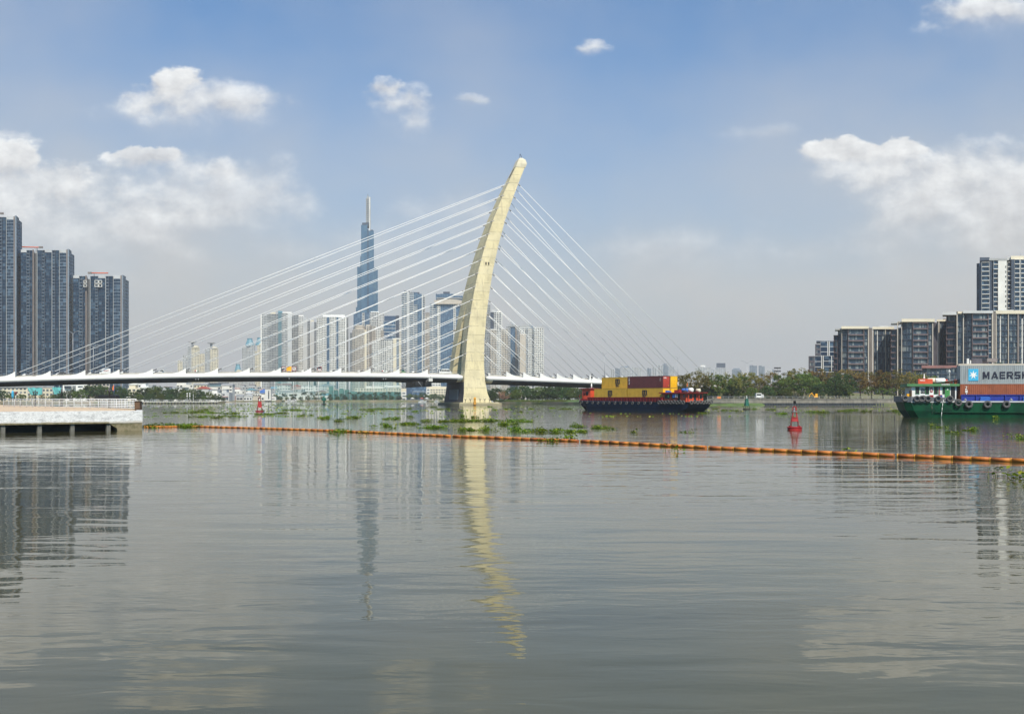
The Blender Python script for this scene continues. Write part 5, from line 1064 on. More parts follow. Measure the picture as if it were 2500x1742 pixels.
b = MB(); b.quad((5.2, 1.6, 5.5), (8.5, 1.6, 5.98), (8.5, 3.4, 6.0), (5.2, 3.4, 5.52)); b.quad((5.2, 1.6, 5.53), (8.5, 1.6, 6.01), (8.5, 3.4, 6.03), (5.2, 3.4, 5.55)); b.tube((7.3, 2.0, 5.4), (7.2, 2.0, 7.6), .05); b.lathe((7.2, 2.0, 7.2), [(.1, -.2), (.18, -.1), (.18, .15), (.08, .25)], 10); b.build('gangplank', 'ltgrey', bg2)
b = MB(); b.tube((.25, .9, 2.5), (.25, .9, 4.1), .06); b.box(.1, .4, .8, 1.0, 3.8, 4.15); b.tube((.2, 1.1, 4.0), (-.3, 1.1, 4.6), .03); b.build('mooring_post', 'black', bg2)
b = MB(); b.box(.75, 1.35, 1.2, 2.0, 2.5, 3.75); b.build('yellow_drum', 'signorange', bg2)
b = MB(); b.box(1.25, 1.45, .9, 2.2, 2.5, 4.3); b.build('exhaust_screen', 'rust', bg2)
b = MB(); b.box(8.7, 50, .85, .98, 2.45, 3.55); b.box(8.7, 8.85, .98, 8, 2.45, 3.55)
for i in range(20): b.box(8.7+i*2.1, 8.8+i*2.1, .6, .86, 2.6, 3.5)
b.box(8.7, 50, .72, 1.0, 3.52, 3.62); b.build('hold_coaming', 'blue', bg2)
for x in (11.35, 17.5, 23.5):
    b = MB(); b.loft([[(x, .4, 2.65), (x+1.5, .4, 2.65), (x+1.5, .84, 2.65), (x, .84, 2.65)], [(x+.1, .4, 3.1), (x+1.5, .4, 3.15), (x+1.5, .84, 3.3), (x+.1, .84, 3.3)]]); b.build('hatch_box', 'bluebox', bg2)
for x in (9.2, 15.8, 21.5):
    b = MB(); b.lathe((x, .3, 2.6), [(.12, 0), (.1, .25), (.17, .3), (.17, .36), (.05, .4)], 8); b.tube((x-.25, .3, 2.75), (x+.25, .3, 2.75), .04); b.build('bollard', 'ltmetal', bg2)
for x in (0.35, 2.0, 2.75, 3.65, 5.15, 6.85): tyre(bg2, x if x > 1 else x, -.28 if x > 1 else .25, 2.95 if x > 1 else 3.0, .38, .15)
tyre(bg2, 3.0, -.1, 3.05, .36, .12)
tyre(bg2, 8.05, -.4, 2.35, .42, .16)
for x in (9.6, 12.3, 15.0, 18.4, 21.9, 25.5): tyre(bg2, x, -.26, 2.08, .42, .20, 'y')
b = MB(); b.path([(5.95, -.12, 2.8), (5.8, -.25, 2.3), (5.7, -.4, 1.6), (5.62, -.42, .9), (5.55, -.43, .0)], .035); b.build('bilge_water_jet', 'letterswhite', bg2)
b = MB(); b.path([(4.3, -.0, 2.4), (4.25, .02, 1.8), (4.35, .1, .6)], .03); b.build('rust_streak', 'pinkish', bg2)
cg = 'containers on the green barge'
r = container('grey container with large dark lettering and blue star panel on the green barge', T2, 8.65, 1.2, 5.27, 'cgrey', 'cgrey', cg)
b = MB(); b.box(1.17, 2.62, -.055, -.03, .5, 2.35); sq = b.build('star_panel', 'starblue', r)
b = MB(); pts = []
for k in range(14):
    a_ = math.pi/2+k*math.pi/7; q = .66 if k % 2 == 0 else .25
    pts.append((1.9+q*math.cos(a_)*1.0, 1.42+q*math.sin(a_)*1.05))
b.loft([[(p[0], y_, p[1]) for p in pts] for y_ in (-.056, -.075)][::-1]); b.build('star', 'letterswhite', sq)
lx = [(3.28, 1.05), (4.5, 1.1), (5.72, .88), (6.75, .98), (7.88, .88), (8.95, 1.0)]
for ch, (x, w) in zip('MAERSK', lx): glyph(ch, w*.93, 1.08, 'lettersdark', 'lettering', r, (x, -.045, .82))
r = container('red-brown container with white vertical lettering under the grey one on the green barge', T2, 8.65, 1.2, 2.35, 'cbrown', 'cbrown', cg)
for i, ch in enumerate('TRITON'): text(ch, .34, .25, 'letterswhite', 'lettering', r, (.72, -.05, 2.3-i*.33), bold=.03)
container('grey container second in line at the right edge of the green barge', T2, 20.9, 1.2, 5.27, 'cgrey', 'cgrey', cg)
container('red-brown container second in line at the right edge of the green barge', T2, 20.9, 1.2, 2.35, 'cbrown', 'cbrown', cg)

# ------------------------------------------------------------------ pier at left
Rr = (WX(348, 95), 95.0)
piv = thing('concrete_pier', 'white peeling concrete pier on stub columns at the left edge', 'pier', (Rr[0], Rr[1], 0)); po = (Rr[0], Rr[1], 0)
P0 = (-61.9, 71.0); dl = math.hypot(Rr[0]-P0[0], Rr[1]-P0[1]); pu = ((P0[0]-Rr[0])/dl, (P0[1]-Rr[1])/dl); pn = (pu[1], -pu[0])
if pn[1] < 0: pn = (-pn[0], -pn[1])
poly = [Rr, (-40.7, 112.5), (-57, 140), (-100, 200), (-170, 200), (-150, 120), P0]
b = MB(); b.prism(poly, 1.2, 1.79); b.build('pier_deck', 'tan', piv, po)
def along(a, c=0): return (Rr[0]+pu[0]*a+pn[0]*c, Rr[1]+pu[1]*a+pn[1]*c)
b = MB()
b.obox(Rr, pu, pn, 3.0, dl, -.02, .5, .72, 1.84)
b.prism([Rr, along(3.0, -.02), along(3.0, .5), along(.4, .6), (-40.95, 112.4), (-40.72, 112.5)], .72, 1.84)
b.build('edge_beam', 'peel', piv, po)
b = MB(); b.obox(Rr, pu, pn, 3.05, dl, -.024, .3, .70, .84); b.build('stained_lower_edge', 'moss', piv, po)
b = MB(); A, B_, C_, D_ = along(0, .02), along(2.35, .0), along(3.15, .0), along(0, .5)
for q in (0.03, .6):
    pass
rgs = []
for cdist in (.03, .7): rgs.append([(*along(-.0+ .02, cdist), -.4), (*along(2.2, cdist), -.4), (*along(2.35, cdist), .25), (*along(3.1, cdist), .74), (*along(.02, cdist), .74)])
b.loft(rgs); b.prism([along(.02, .6), along(.5, .6), (-41.2, 112.3), (-40.75, 112.3)], -.4, .74); b.build('pier_end', 'moss', piv, po)
for px in (8.5, 98, 178.5, 266.5):
    uu = (px-1250)/F; a = -(Rr[0]-uu*Rr[1])/(pu[0]-uu*pu[1])
    b = MB(); b.obox(Rr, pu, pn, a-.17, a+.17, .12, .5, -1, .72); b.build('stub_column', 'colgrey', piv, po)
for a in (17, 21, 25, 29): b = MB(); b.obox(Rr, pu, pn, a-.17, a+.17, .12, .5, -1, .72); b.build('stub_column', 'colgrey', piv, po)
b = MB(); b.obox(Rr, pu, pn, .7, dl, 2.6, 3.0, -2, 1.2); b.build('shade_backing', 'black', piv, po)  # black wall added to darken the opening under the pier
def railing(A, B_, n, label, z=1.79, h=1.12, rails=6, lean=0):
    r = thing('railing', label, 'railing', (A[0], A[1], z)); L = math.hypot(B_[0]-A[0], B_[1]-A[1]); ux = ((B_[0]-A[0])/L, (B_[1]-A[1])/L)
    for i in range(n+1):
        x, y = ux[0]*L*i/n, ux[1]*L*i/n
        b = MB(); b.path([(x, y, 0), (x, y, h*.8), (x+lean, y-.03, h)], .036, 5); b.build('post', 'railwhite', r)
    for k in range(rails):
        zz = h*(.16+.84*k/(rails-1)); b = MB(); b.tube((0, 0, zz), (ux[0]*L, ux[1]*L, zz), .034 if k < rails-1 else .045, n=5); b.build('rail', 'railwhite', r)
    return r
railing((-39.7, 108), (-73.5, 148), 18, 'long white pipe railing along the left pier, running off to the left')
railing((-39.5, 107.6), (-53.0, 132), 14, 'shorter white pipe railing with close posts at the right end of the pier')
r = thing('steel_box', 'rusty brown steel box standing on the right tip of the pier', 'box', (WX(337, 100), 100, 1.8))
b = MB(); b.box(-.27, .27, -.2, .3, 0, .85); b.build('box', 'rust', r); b = MB(); b.box(-.31, .31, -.24, .34, .85, .92); b.build('lid', 'black', r)
def ornate(px, Y, top, label):
    z0 = 1.79; h = WZ(top, Y)-z0
    r = thing('ornate_lamp_post', label, 'street lamp', (WX(px, Y), Y, z0), random.random())
    b = MB(); b.lathe((0, 0, 0), [(.16, 0), (.16, .25), (.10, .35), (.085, h*.72), (.12, h*.74), (.07, h*.8), (.06, h-.2), (.02, h)], 10); b.build('pole', 'black', r)
    for i in range(4):
        a = i*math.pi/2+.4; dx, dy = math.cos(a), math.sin(a)
        b = MB(); b.path([(0, 0, h*.70), (dx*.22, dy*.22, h*.66), (dx*.36, dy*.36, h*.72), (dx*.36, dy*.36, h*.8)], .04, 5); am = b.build('lamp_arm', 'black', r)
        b = MB(); b.lathe((dx*.36, dy*.36, h*.8), [(.03, 0), (.11, .05), (.12, .17), (.05, .24)], 8); b.build('lamp_shade', 'dkmetal', am)
    b = MB(); b.lathe((0, 0, h-.28), [(.03, 0), (.1, .05), (.1, .15), (.04, .2)], 8); b.build('lamp_shade', 'dkmetal', r)
ornate(86, 160, 951, 'black ornate lamp post standing in front of the large teal sheet')
ornate(151, 172, 949, 'black ornate lamp post in front of the smaller teal sheet')
ornate(267, 125, 945.5, 'tallest black ornate lamp post rising over the dark canopy boat')
# boat with black canopy moored behind the pier
Y = 262; r = thing('canopy_boat', 'boat with black canopy and small flag moored behind the pier railing', 'boat', (WX(266, Y), Y, 0))
b = MB(); b.loft([[(-3.2, -1.2, -.3), (3.6, -1.2, -.3), (3.6, 1.2, -.3), (-3.2, 1.2, -.3)], [(-4.2, -1.6, .9), (4.8, -1.6, 1.0), (4.8, 1.6, 1.0), (-4.2, 1.6, .9)]]); b.build('hull', 'black', r)
b = MB(); b.loft([[(-2.1, -1.3, 3.0), (2.1, -1.3, 3.0), (2.1, 1.3, 3.0), (-2.1, 1.3, 3.0)], [(-2.3, -1.4, 3.75), (2.2, -1.4, 3.8), (2.2, 1.4, 3.8), (-2.3, 1.4, 3.75)], [(-2.0, -1.1, 3.95), (1.9, -1.1, 4.0), (1.9, 1.1, 4.0), (-2.0, 1.1, 3.95)]]); b.build('canopy', 'black', r)
for x in (-2.0, -.7, .7, 2.0):
    b = MB(); b.tube((x, -1.25, .9), (x, -1.25, 3.1), .06); b.build('canopy_post', 'black', r)
b = MB(); b.tube((1.3, 0, 3.9), (1.3, 0, 6.2), .05); b.build('flag_pole', 'clothblue', r); b = MB(); b.loft([[(1.3, 0, 5.0), (1.3, 0, 6.6)], [(1.0, .1, 5.1), (1.0, .1, 6.3)], [(.85, 0, 5.3), (.9, 0, 5.9)]], False, False); b.build('flag', 'orange', r)

# ------------------------------------------------------------------ orange floating boom
BPX = [(352, 1043.5), (482, 1042), (640, 1046.5), (800, 1052), (950, 1059), (1098, 1066), (1415, 1078), (1727, 1094.5), (2189, 1115), (2500, 1128), (2800, 1141)]
bp = []
for px, y in BPX:
    Y = CAMZ*F/(y-HOR); bp.append(Vector((WX(px, Y), Y, 0)))
cum = [0]
for a, c in zip(bp[:-1], bp[1:]): cum.append(cum[-1]+(c-a).length)
def bpos(s):
    for i in range(len(bp)-1):
        if cum[i] <= s <= cum[i+1]:
            f = (s-cum[i])/(cum[i+1]-cum[i]); p0 = bp[max(0, i-1)]; p1 = bp[i]; p2 = bp[i+1]; p3 = bp[min(len(bp)-1, i+2)]
            return p1.lerp(p2, f)
    return bp[-1].copy()
def spx(px):
    lo, hi = 0, cum[-1]
    for _ in range(40):
        m_ = (lo+hi)/2; p = bpos(m_)
        if 1250+F*p.x/p.y < px: lo = m_
        else: hi = m_
    return lo
labs = ['orange floating boom section farthest left, starting under the weed at the pier', 'short orange floating boom section between the first two gaps', 'orange floating boom section below the blue barge between the second and third gaps', 'orange floating boom section passing below the red buoy', 'nearest orange floating boom section, cut by the right picture edge']
for (p0, p1), lb in zip(((352, 1100), (1107, 1412), (1419, 1724), (1731, 2184), (2192, 2790)), labs):
    s0, s1 = spx(p0), spx(p1); n = max(1, round((s1-s0)/.92)); o0 = bpos(s0)
    r = thing('floating_boom', lb, 'boom', tuple(o0), 0, 'sections of the orange floating boom'); prev = None
    for i in range(n):
        a = bpos(s0+(s1-s0)*i/n); c = bpos(s0+(s1-s0)*(i+1)/n)
        wob = lambda s: .05*math.sin(s*1.7)+.04*math.sin(s*.61+1)
        a = a+Vector((0, wob(s0+(s1-s0)*i/n), .07+random.uniform(-.012, .012))); c = c+Vector((0, wob(s0+(s1-s0)*(i+1)/n), .07+random.uniform(-.012, .012)))
        d = (c-a); L = d.length; d.normalize()
        b = MB(); b.tube(a+d*.05-o0, c-d*.02-o0, .102, n=10); fl = b.build('float', 'boomorange', r)
        b = MB(); b.tube(a-d*.01-o0, a+d*.05-o0, .11, n=10); b.build('joint_collar', 'boomyellow', fl)
    b = MB()
    for i in range(n): a = bpos(s0+(s1-s0)*i/n)-o0; c = bpos(s0+(s1-s0)*(i+1)/n)-o0; b.quad((a.x, a.y, -.4), (c.x, c.y, -.4), (c.x, c.y, .0), (a.x, a.y, .0))
    b.build('skirt', 'boomorange', r)

# ------------------------------------------------------------------ buoys
Y = 96.5; r = thing('lattice_buoy', 'bright red open lattice buoy with black topmark, nearest of the buoys', 'buoy', (WX(1940, Y), Y, 0), R(12))
b = MB(); b.lathe((0, 0, 0), [(.55, -.25), (.66, -.15), (.66, .2), (.70, .22), (.70, .27), (.62, .31), (.0, .31)], 24, False); b.build('float', 'buoyred', r)
for i in range(4):
    a = i*math.pi/2+.45; q = lambda R_, z: (R_*math.cos(a), R_*math.sin(a), z)
    b = MB(); b.tube(q(.52, .3), q(.2, 1.72), .028, n=6); b.build('leg', 'buoyred', r)
    b = MB(); b.lathe(q(.6, .3), [(.05, 0), (.05, .1), (.02, .12)], 8); b.build('mooring_eye', 'buoyred', r)
for k in range(4):
    a, c = k*math.pi/2+.45, (k+1)*math.pi/2+.45
    if k % 2 == 0 or k == 3:
        b = MB(); b.quad((.415*math.cos(a), .415*math.sin(a), .82), (.415*math.cos(c), .415*math.sin(c), .82), (.33*math.cos(c), .33*math.sin(c), 1.2), (.33*math.cos(a), .33*math.sin(a), 1.2)); b.build('daymark_panel', 'buoyred', r)
b = MB(); b.torus((0, 0, 1.2), .33, .02, 'z'); b.torus((0, 0, .82), .415, .02, 'z'); b.build('ring', 'buoyred', r)
b = MB(); b.lathe((0, 0, 1.7), [(.24, 0), (.26, .02), (.26, .06), (.1, .08), (.1, .35), (.06, .4)], 14, False); b.build('lantern', 'ltmetal', r)
b = MB(); b.path([(-.2, 0, 1.75), (-.2, 0, 2.05), (-.14, 0, 2.17), (0, 0, 2.22), (.14, 0, 2.17), (.2, 0, 2.05), (.2, 0, 1.75)], .032); b.path([(0, -.2, 1.75), (0, -.2, 2.05), (0, -.14, 2.17), (0, 0, 2.22), (0, .14, 2.17), (0, .2, 2.05), (0, .2, 1.75)], .032); b.build('lantern_guard', 'buoyred', r)
b = MB(); b.tube((0, 0, 2.2), (0, 0, 2.5), .012, n=5)
for a in (0.3, 1.87): b.obox((0, 0), (math.cos(a), math.sin(a)), (-math.sin(a), math.cos(a)), -.16, .15, -.012, .012, 2.45, 2.76)
b.build('topmark', 'black', r)
Y = 238; r = thing('tower_buoy', 'dark red solid tower buoy with pale X mark, far left in front of the houses', 'buoy', (WX(634, Y), Y, 0), R(20))
b = MB(); b.lathe((0, 0, 0), [(.7, -.3), (.92, -.1), (.95, .12), (.85, .25), (.6, .3), (0, .3)], 20, False); b.build('float', 'buoydark', r)
b = MB(); b.loft([[(-.46, -.46, .9), (.46, -.46, .9), (.46, .46, .9), (-.46, .46, .9)], [(-.3, -.3, 2.35), (.3, -.3, 2.35), (.3, .3, 2.35), (-.3, .3, 2.35)]]); b.build('daymark', 'buoyred', r)
for sx in (-1, 1):
    for sy in (-1, 1):
        b = MB(); b.tube((sx*.55, sy*.55, .28), (sx*.28, sy*.28, 2.5), .05, n=6); b.build('leg', 'buoyred', r)
b = MB(); b.tube((-.4, -.5, .5), (.4, -.46, 1.05), .03, n=5); b.tube((.4, -.5, .5), (-.4, -.46, 1.05), .03, n=5); b.build('cross_mark', 'letterswhite', r)
b = MB(); b.path([(-.28, 0, 2.35), (-.24, 0, 3.0), (0, 0, 3.2), (.24, 0, 3.0), (.28, 0, 2.35)], .05); b.tube((0, 0, 3.2), (0, 0, 3.6), .05); b.build('lantern_guard', 'buoydark', r)
b = MB(); b.lathe((0, 0, 2.4), [(.13, 0), (.13, .4), (.06, .5)], 10); b.build('lantern', 'letterswhite', r)
Y = 288; r = thing('tower_buoy', 'dark green tower buoy in front of the embankment wall', 'buoy', (WX(1823, Y), Y, 0), R(10))
b = MB(); b.lathe((0, 0, 0), [(.9, -.3), (1.05, -.1), (1.1, .18), (.9, .35), (0, .4)], 20, False); b.build('float', 'stain', r)
b = MB(); b.loft([[(-.5, -.5, 1.0), (.5, -.5, 1.0), (.5, .5, 1.0), (-.5, .5, 1.0)], [(-.3, -.3, 2.9), (.3, -.3, 2.9), (.3, .3, 2.9), (-.3, .3, 2.9)]]); b.build('daymark', 'buoygreen', r)
for sx in (-1, 1):
    for sy in (-1, 1):
        b = MB(); b.tube((sx*.62, sy*.62, .35), (sx*.3, sy*.3, 2.9), .06, n=6); b.build('leg', 'buoygreen', r)
b = MB(); b.box(-.34, .34, -.34, .34, 2.9, 2.98); b.path([(-.25, 0, 2.95), (-.2, 0, 3.5), (0, 0, 3.65), (.2, 0, 3.5), (.25, 0, 2.95)], .05); b.build('lantern_guard', 'buoygreen', r)
b = MB(); b.lathe((0, 0, 3.0), [(.12, 0), (.12, .45), (.05, .55), (.05, .95)], 10); b.build('lantern', 'letterswhite', r)
Y = 560; r = thing('tower_buoy', 'small far dark green buoy on the water below the driving range net', 'buoy', (WX(791, Y), Y, 0))
b = MB(); b.lathe((0, 0, 0), [(1.2, -.3), (1.4, .2), (.9, .5)], 12, False); b.build('float', 'black', r)
b = MB(); b.lathe((0, 0, 0), [(.5, .5), (.5, 2.0), (1.3, 2.1), (1.3, 3.2), (.5, 3.5), (.2, 5.0)], 10, False); b.build('daymark', 'buoygreen', r)

# ------------------------------------------------------------------ vegetation
def crown_mesh(seed, rx, ry, z0, z1, lumps, per, leaf, hollow=.35, droop=0):
    rnd = random.Random(seed); b = MB(); cz = (z0+z1)/2; rz = (z1-z0)/2
    for _ in range(lumps):
        while True:
            p = Vector((rnd.uniform(-1, 1), rnd.uniform(-1, 1), rnd.uniform(-1, 1)))
            if hollow < p.length < 1: break
        w = 1-.25*max(0, p.z); c = Vector((p.x*rx*w, p.y*ry*w, cz+p.z*rz)); lr = rnd.uniform(.10, .24)*(rx+rz)*.5
        for _ in range(per):
            d = Vector((rnd.gauss(0, 1), rnd.gauss(0, 1), rnd.gauss(0, .75))); d = d.normalized()*lr*rnd.uniform(.35, 1.1)
            q = c+d; a = Vector((rnd.gauss(0, 1), rnd.gauss(0, 1), rnd.gauss(0, .6))).normalized(); e = a.cross(Vector((rnd.gauss(0, 1), rnd.gauss(0, 1), rnd.gauss(0, 1)))).normalized()
            s = leaf*rnd.uniform(.6, 1.3); q.z -= droop*abs(d.x)
            b.quad(q-a*s*.5, q+e*s*.32, q+a*s*.55, q-e*s*.3)
    return b
def trunk_mesh(seed, h, r, spread, top):
    rnd = random.Random(seed+99); b = MB()
    b.tube((0, 0, -.3), (rnd.uniform(-.3, .3), 0, h), r, r*.7, 7)
    for i in range(7):
        a = i*2.4+rnd.random(); z = h*rnd.uniform(.75, 1.0); e = (math.cos(a)*spread*rnd.uniform(.5, 1), math.sin(a)*spread*rnd.uniform(.5, 1), top*rnd.uniform(.6, .95))
        m_ = (e[0]*.45, e[1]*.45, z+(e[2]-z)*.6); b.tube((0, 0, z), m_, r*.5, r*.32, 5); b.tube(m_, e, r*.32, r*.1, 5)
    return b
def tree_proto(seed, H, W, lm, bark, lumps, per, leaf, name='broadleaf_tree', base=.28, hollow=.35):
    r = thing(name, 'x', 'tree', (0, 0, 0))
    trunk_mesh(seed, H*base*1.15, .018*H+.05, W*.4, H).build('trunk', bark, r)
    crown_mesh(seed, W/2, W/2, H*base, H, lumps, per, leaf, hollow).build('crown', lm, r)
    return r
protos = {}
protos['olive'] = [tree_proto(s, 14, 15, 'leaf_olive', 'bark', 62, 38, .62, 'olive_tree', .22, .3) for s in (1, 2, 3)]
protos['brown'] = [tree_proto(s, 13, 15, 'leaf_brown', 'bark', 60, 38, .60, 'brown_leaved_tree', .22, .3) for s in (11, 12)]
protos['green'] = [tree_proto(s, 12, 15, 'leaf_green', 'bark', 88, 46, .66, 'green_tree', .14, .3) for s in (21, 22)]
protos['dark'] = [tree_proto(s, 11, 16, 'leaf_dark', 'bark', 96, 50, .66, 'dark_green_tree', .08, .25) for s in (31, 32, 33)]
protos['small'] = [tree_proto(s, 6, 6, 'leaf_green', 'palebark', 26, 30, .45, 'young_tree', .3, .2) for s in (41, 42)]
used = set()
def plant(kind, i, x, y, z, s, label, group, sz=1.0):
    P = protos[kind][i % len(protos[kind])]
    rz = random.uniform(0, 6.28); sc_ = (s*random.uniform(.92, 1.08), s*random.uniform(.92, 1.08), s*sz)
    if P.name not in used:
        used.add(P.name); P.location = (x, y, z); P.rotation_euler = (0, 0, rz); P.scale = sc_; P['label'] = label; P['group'] = group; return P
    return dup(P, (x, y, z), rz, label, group, sc_)
ordn = ['first', 'second', 'third', 'fourth', 'fifth', 'sixth', 'seventh', 'eighth', 'ninth', 'tenth', 'eleventh', 'twelfth', 'thirteenth', 'fourteenth', 'fifteenth', 'sixteenth', 'seventeenth', 'eighteenth', 'nineteenth', 'twentieth', 'twenty-first', 'twenty-second', 'twenty-third', 'twenty-fourth']
desc = {'olive': 'sparse olive leaved tree', 'brown': 'orange-brown leaved tree', 'green': 'leafy mid green tree', 'dark': 'dense dark green tree', 'small': 'small young green tree'}
# right embankment, front row then back row (px, picture y of top, kind, metres behind the wall)
row = [(1672, 912, 'olive', 8), (1700, 905, 'olive', 9), (1728, 910, 'olive', 8), (1752, 913, 'green', 8), (1778, 912, 'olive', 10), (1806, 918, 'green', 18), (1824, 905, 'olive', 34), (1852, 914, 'olive', 22), (1880, 909, 'brown', 32), (1908, 914, 'green', 20), (1930, 908, 'olive', 34),
       (1948, 899, 'olive', 28), (1968, 908, 'green', 18), (1996, 898, 'brown', 30), (2022, 902, 'olive', 26), (2050, 912, 'dark', 14), (2074, 902, 'brown', 30), (2100, 906, 'brown', 24), (2128, 904, 'olive', 30), (2156, 902, 'brown', 26), (2184, 902, 'olive', 20), (2212, 906, 'brown', 28), (2236, 908, 'olive', 22), (2262, 912, 'green', 26)]
H0 = {'olive': 14, 'brown': 13, 'green': 12, 'dark': 11, 'small': 6}
for i, (px, ty, k, bk) in enumerate(row):
    x, y = epos(px, bk); h = WZ(ty, y)-3.0
    plant(k, i, x, y, 2.9, h/H0[k]*1.02, '%s, %s from the left along the right embankment' % (desc[k], ordn[i]), 'trees along the right embankment')
row2 = [(1712, 950, 'dark', 8), (1738, 948, 'dark', 10), (1786, 938, 'dark', 9), (1835, 944, 'green', 8), (1873, 942, 'dark', 11), (1922, 946, 'green', 8), (1962, 940, 'small', 9), (2002, 936, 'dark', 9), (2040, 935, 'dark', 10), (2066, 938, 'green', 8), (2120, 942, 'small', 8), (2150, 944, 'small', 9), (2176, 945, 'small', 7), (2205, 944, 'small', 9)]
for i, (px, ty, k, bk) in enumerate(row2):
    x, y = epos(px, bk); h = WZ(ty, y)-3.0
    plant(k, i, x, y, 2.9, h/H0[k], 'low %s at the front of the embankment, %s from the left' % (desc[k].split(' ', 1)[1], ordn[i]), 'low trees at the front of the embankment')
# bushes between pylon and blue barge
row3 = [(1196, 952, 'dark', 700), (1212, 948, 'dark', 735), (1228, 955, 'brown', 700), (1246, 946, 'dark', 720), (1262, 950, 'green', 700), (1278, 941, 'dark', 740), (1296, 947, 'dark', 700), (1316, 944, 'green', 700), (1336, 943, 'dark', 700), (1352, 938, 'dark', 725), (1372, 941, 'dark', 690), (1390, 944, 'dark', 670), (1408, 945, 'green', 660), (1428, 948, 'dark', 640), (1450, 948, 'dark', 625), (1475, 948, 'dark', 610)]
for i, (px, ty, k, Y) in enumerate(row3):
    h = WZ(ty, Y)-1.2; plant(k, i, WX(px, Y), Y, 1.2, h/H0[k]*1.03, '%s on the shore right of the pylon, %s from the pylon' % (desc[k], ordn[i]), 'trees on the shore between pylon and blue barge')
# left bank
row4 = [(4, 953, 'dark', 790), (28, 958, 'green', 780), (52, 961, 'green', 775), (78, 963, 'olive', 775), (104, 962, 'olive', 770), (130, 962, 'green', 775), (152, 958, 'dark', 770), (176, 951, 'dark', 775), (196, 951, 'green', 765), (216, 942, 'dark', 790), (238, 940, 'dark', 785), (258, 943, 'green', 790), (288, 944, 'dark', 770), (304, 950, 'dark', 765),
        (332, 956, 'dark', 745), (352, 948, 'dark', 740), (374, 943, 'green', 745), (396, 944, 'dark', 750), (418, 950, 'dark', 740), (440, 947, 'dark', 755), (462, 950, 'green', 745), (484, 952, 'dark', 755), (508, 956, 'green', 765), (528, 961, 'dark', 775)]
for i, (px, ty, k, Y) in enumerate(row4):
    h = WZ(ty, Y)-1.2; plant(k, i+1, WX(px, Y), Y, 1.2, h/H0[k]*1.03, '%s on the left bank under the bridge, %s from the left' % (desc[k], ordn[i]), 'trees on the left bank')
row4b = [(340, 962, 'green', 728), (365, 960, 'dark', 728), (392, 962, 'green', 728), (416, 963, 'dark', 728), (445, 962, 'green', 735), (470, 964, 'dark', 735), (498, 966, 'green', 745), (545, 970, 'dark', 800)]
for i, (px, ty, k, Y) in enumerate(row4b):
    h = WZ(ty, Y)-1.2; plant(k, i+1, WX(px, Y), Y, 1.2, h/H0[k]*1.03, 'low %s at the waterline of the left bank, %s from the left' % (desc[k].split(' ', 1)[1], ordn[i]), 'low trees at the waterline of the left bank')
# palms
def palm_proto(seed, H, name='palm_tree'):
    rnd = random.Random(seed); r = thing(name, 'x', 'tree'); b = MB()
    lean = rnd.uniform(-.06, .06)*H; b.tube((0, 0, -.3), (lean*.5, 0, H*.5), .22, .17, 7); b.tube((lean*.5, 0, H*.5), (lean, 0, H*.86), .17, .14, 7); b.build('trunk', 'bark', r)
    b = MB()
    for i in range(17):
        a = i*2.399; el = rnd.uniform(-.2, 1.1); L = H*.36*rnd.uniform(.8, 1.15); p = Vector((lean, 0, H*.86)); dx, dy = math.cos(a), math.sin(a); sd_ = Vector((-dy, dx, 0))
        for k in range(5):
            e = el-k*.42; q = p+Vector((dx*math.cos(e), dy*math.cos(e), math.sin(e)))*L/5; w0, w1 = .55*(1-k*.12), .55*(1-(k+1)*.15)
            dr = Vector((0, 0, -.35))
            b.quad(p, q, q+sd_*w1+dr, p+sd_*w0+dr); b.quad(p, p-sd_*w0+dr, q-sd_*w1+dr, q); p = q
    b.build('crown', 'leaf_palm', r); return r
pp_ = [palm_proto(s, 11) for s in (5, 6, 7)]; pu_ = set()
def palm(i, x, y, z, s, label, group):
    P = pp_[i % 3]; a = random.uniform(0, 6)
    if P.name not in pu_: pu_.add(P.name); P.location = (x, y, z); P.scale = (s, s, s); P['label'] = label; P['group'] = group; return P
    return dup(P, (x, y, z), a, label, group, (s, s, s))
pxs = [690, 699, 708, 716, 724, 735, 742, 751, 760, 768, 777, 786, 795, 803, 811, 819, 828, 836, 845, 853, 862, 870, 878, 887, 895, 904, 912, 921, 930, 938, 947, 956, 965, 973]
for i, px in enumerate(pxs):
    Y = 1203+(i*7) % 16; px += random.uniform(-5, 5); palm(i, WX(px, Y), Y, 1.2, random.uniform(.6, 1.0), 'palm on the far shore in front of the driving range net', 'palms in front of the driving range net')
row5 = [(684, 967, 'dark'), (700, 968, 'green'), (716, 967, 'dark'), (734, 968, 'dark'), (752, 967, 'dark'), (770, 968, 'green'), (788, 967, 'dark'), (806, 966, 'dark'), (824, 967, 'dark'), (842, 966, 'dark'), (974, 965, 'dark'), (585, 968, 'dark'), (600, 966, 'green'), (640, 965, 'dark'), (655, 963, 'dark'), (672, 962, 'green'), (866, 965, 'dark'), (884, 964, 'dark'), (902, 963, 'dark'), (920, 964, 'dark'), (938, 963, 'dark'), (956, 965, 'dark'), (1000, 960, 'green'), (1012, 962, 'dark'), (1034, 958, 'dark'), (1050, 962, 'green'), (1062, 960, 'dark'), (1078, 963, 'dark'), (1092, 962, 'green')]
row5.sort()
ordn += ['twenty-fifth', 'twenty-sixth', 'twenty-seventh', 'twenty-eighth', 'twenty-ninth', 'thirtieth']
for i, (px, ty, k) in enumerate(row5):
    Y = 1218; h = WZ(ty, Y)-1.2; plant(k, i, WX(px, Y), Y, 1.2, h/H0[k], 'small %s on the far shore, %s from the left' % (desc[k].split(' ', 1)[1], ordn[i]), 'small trees on the far shore')
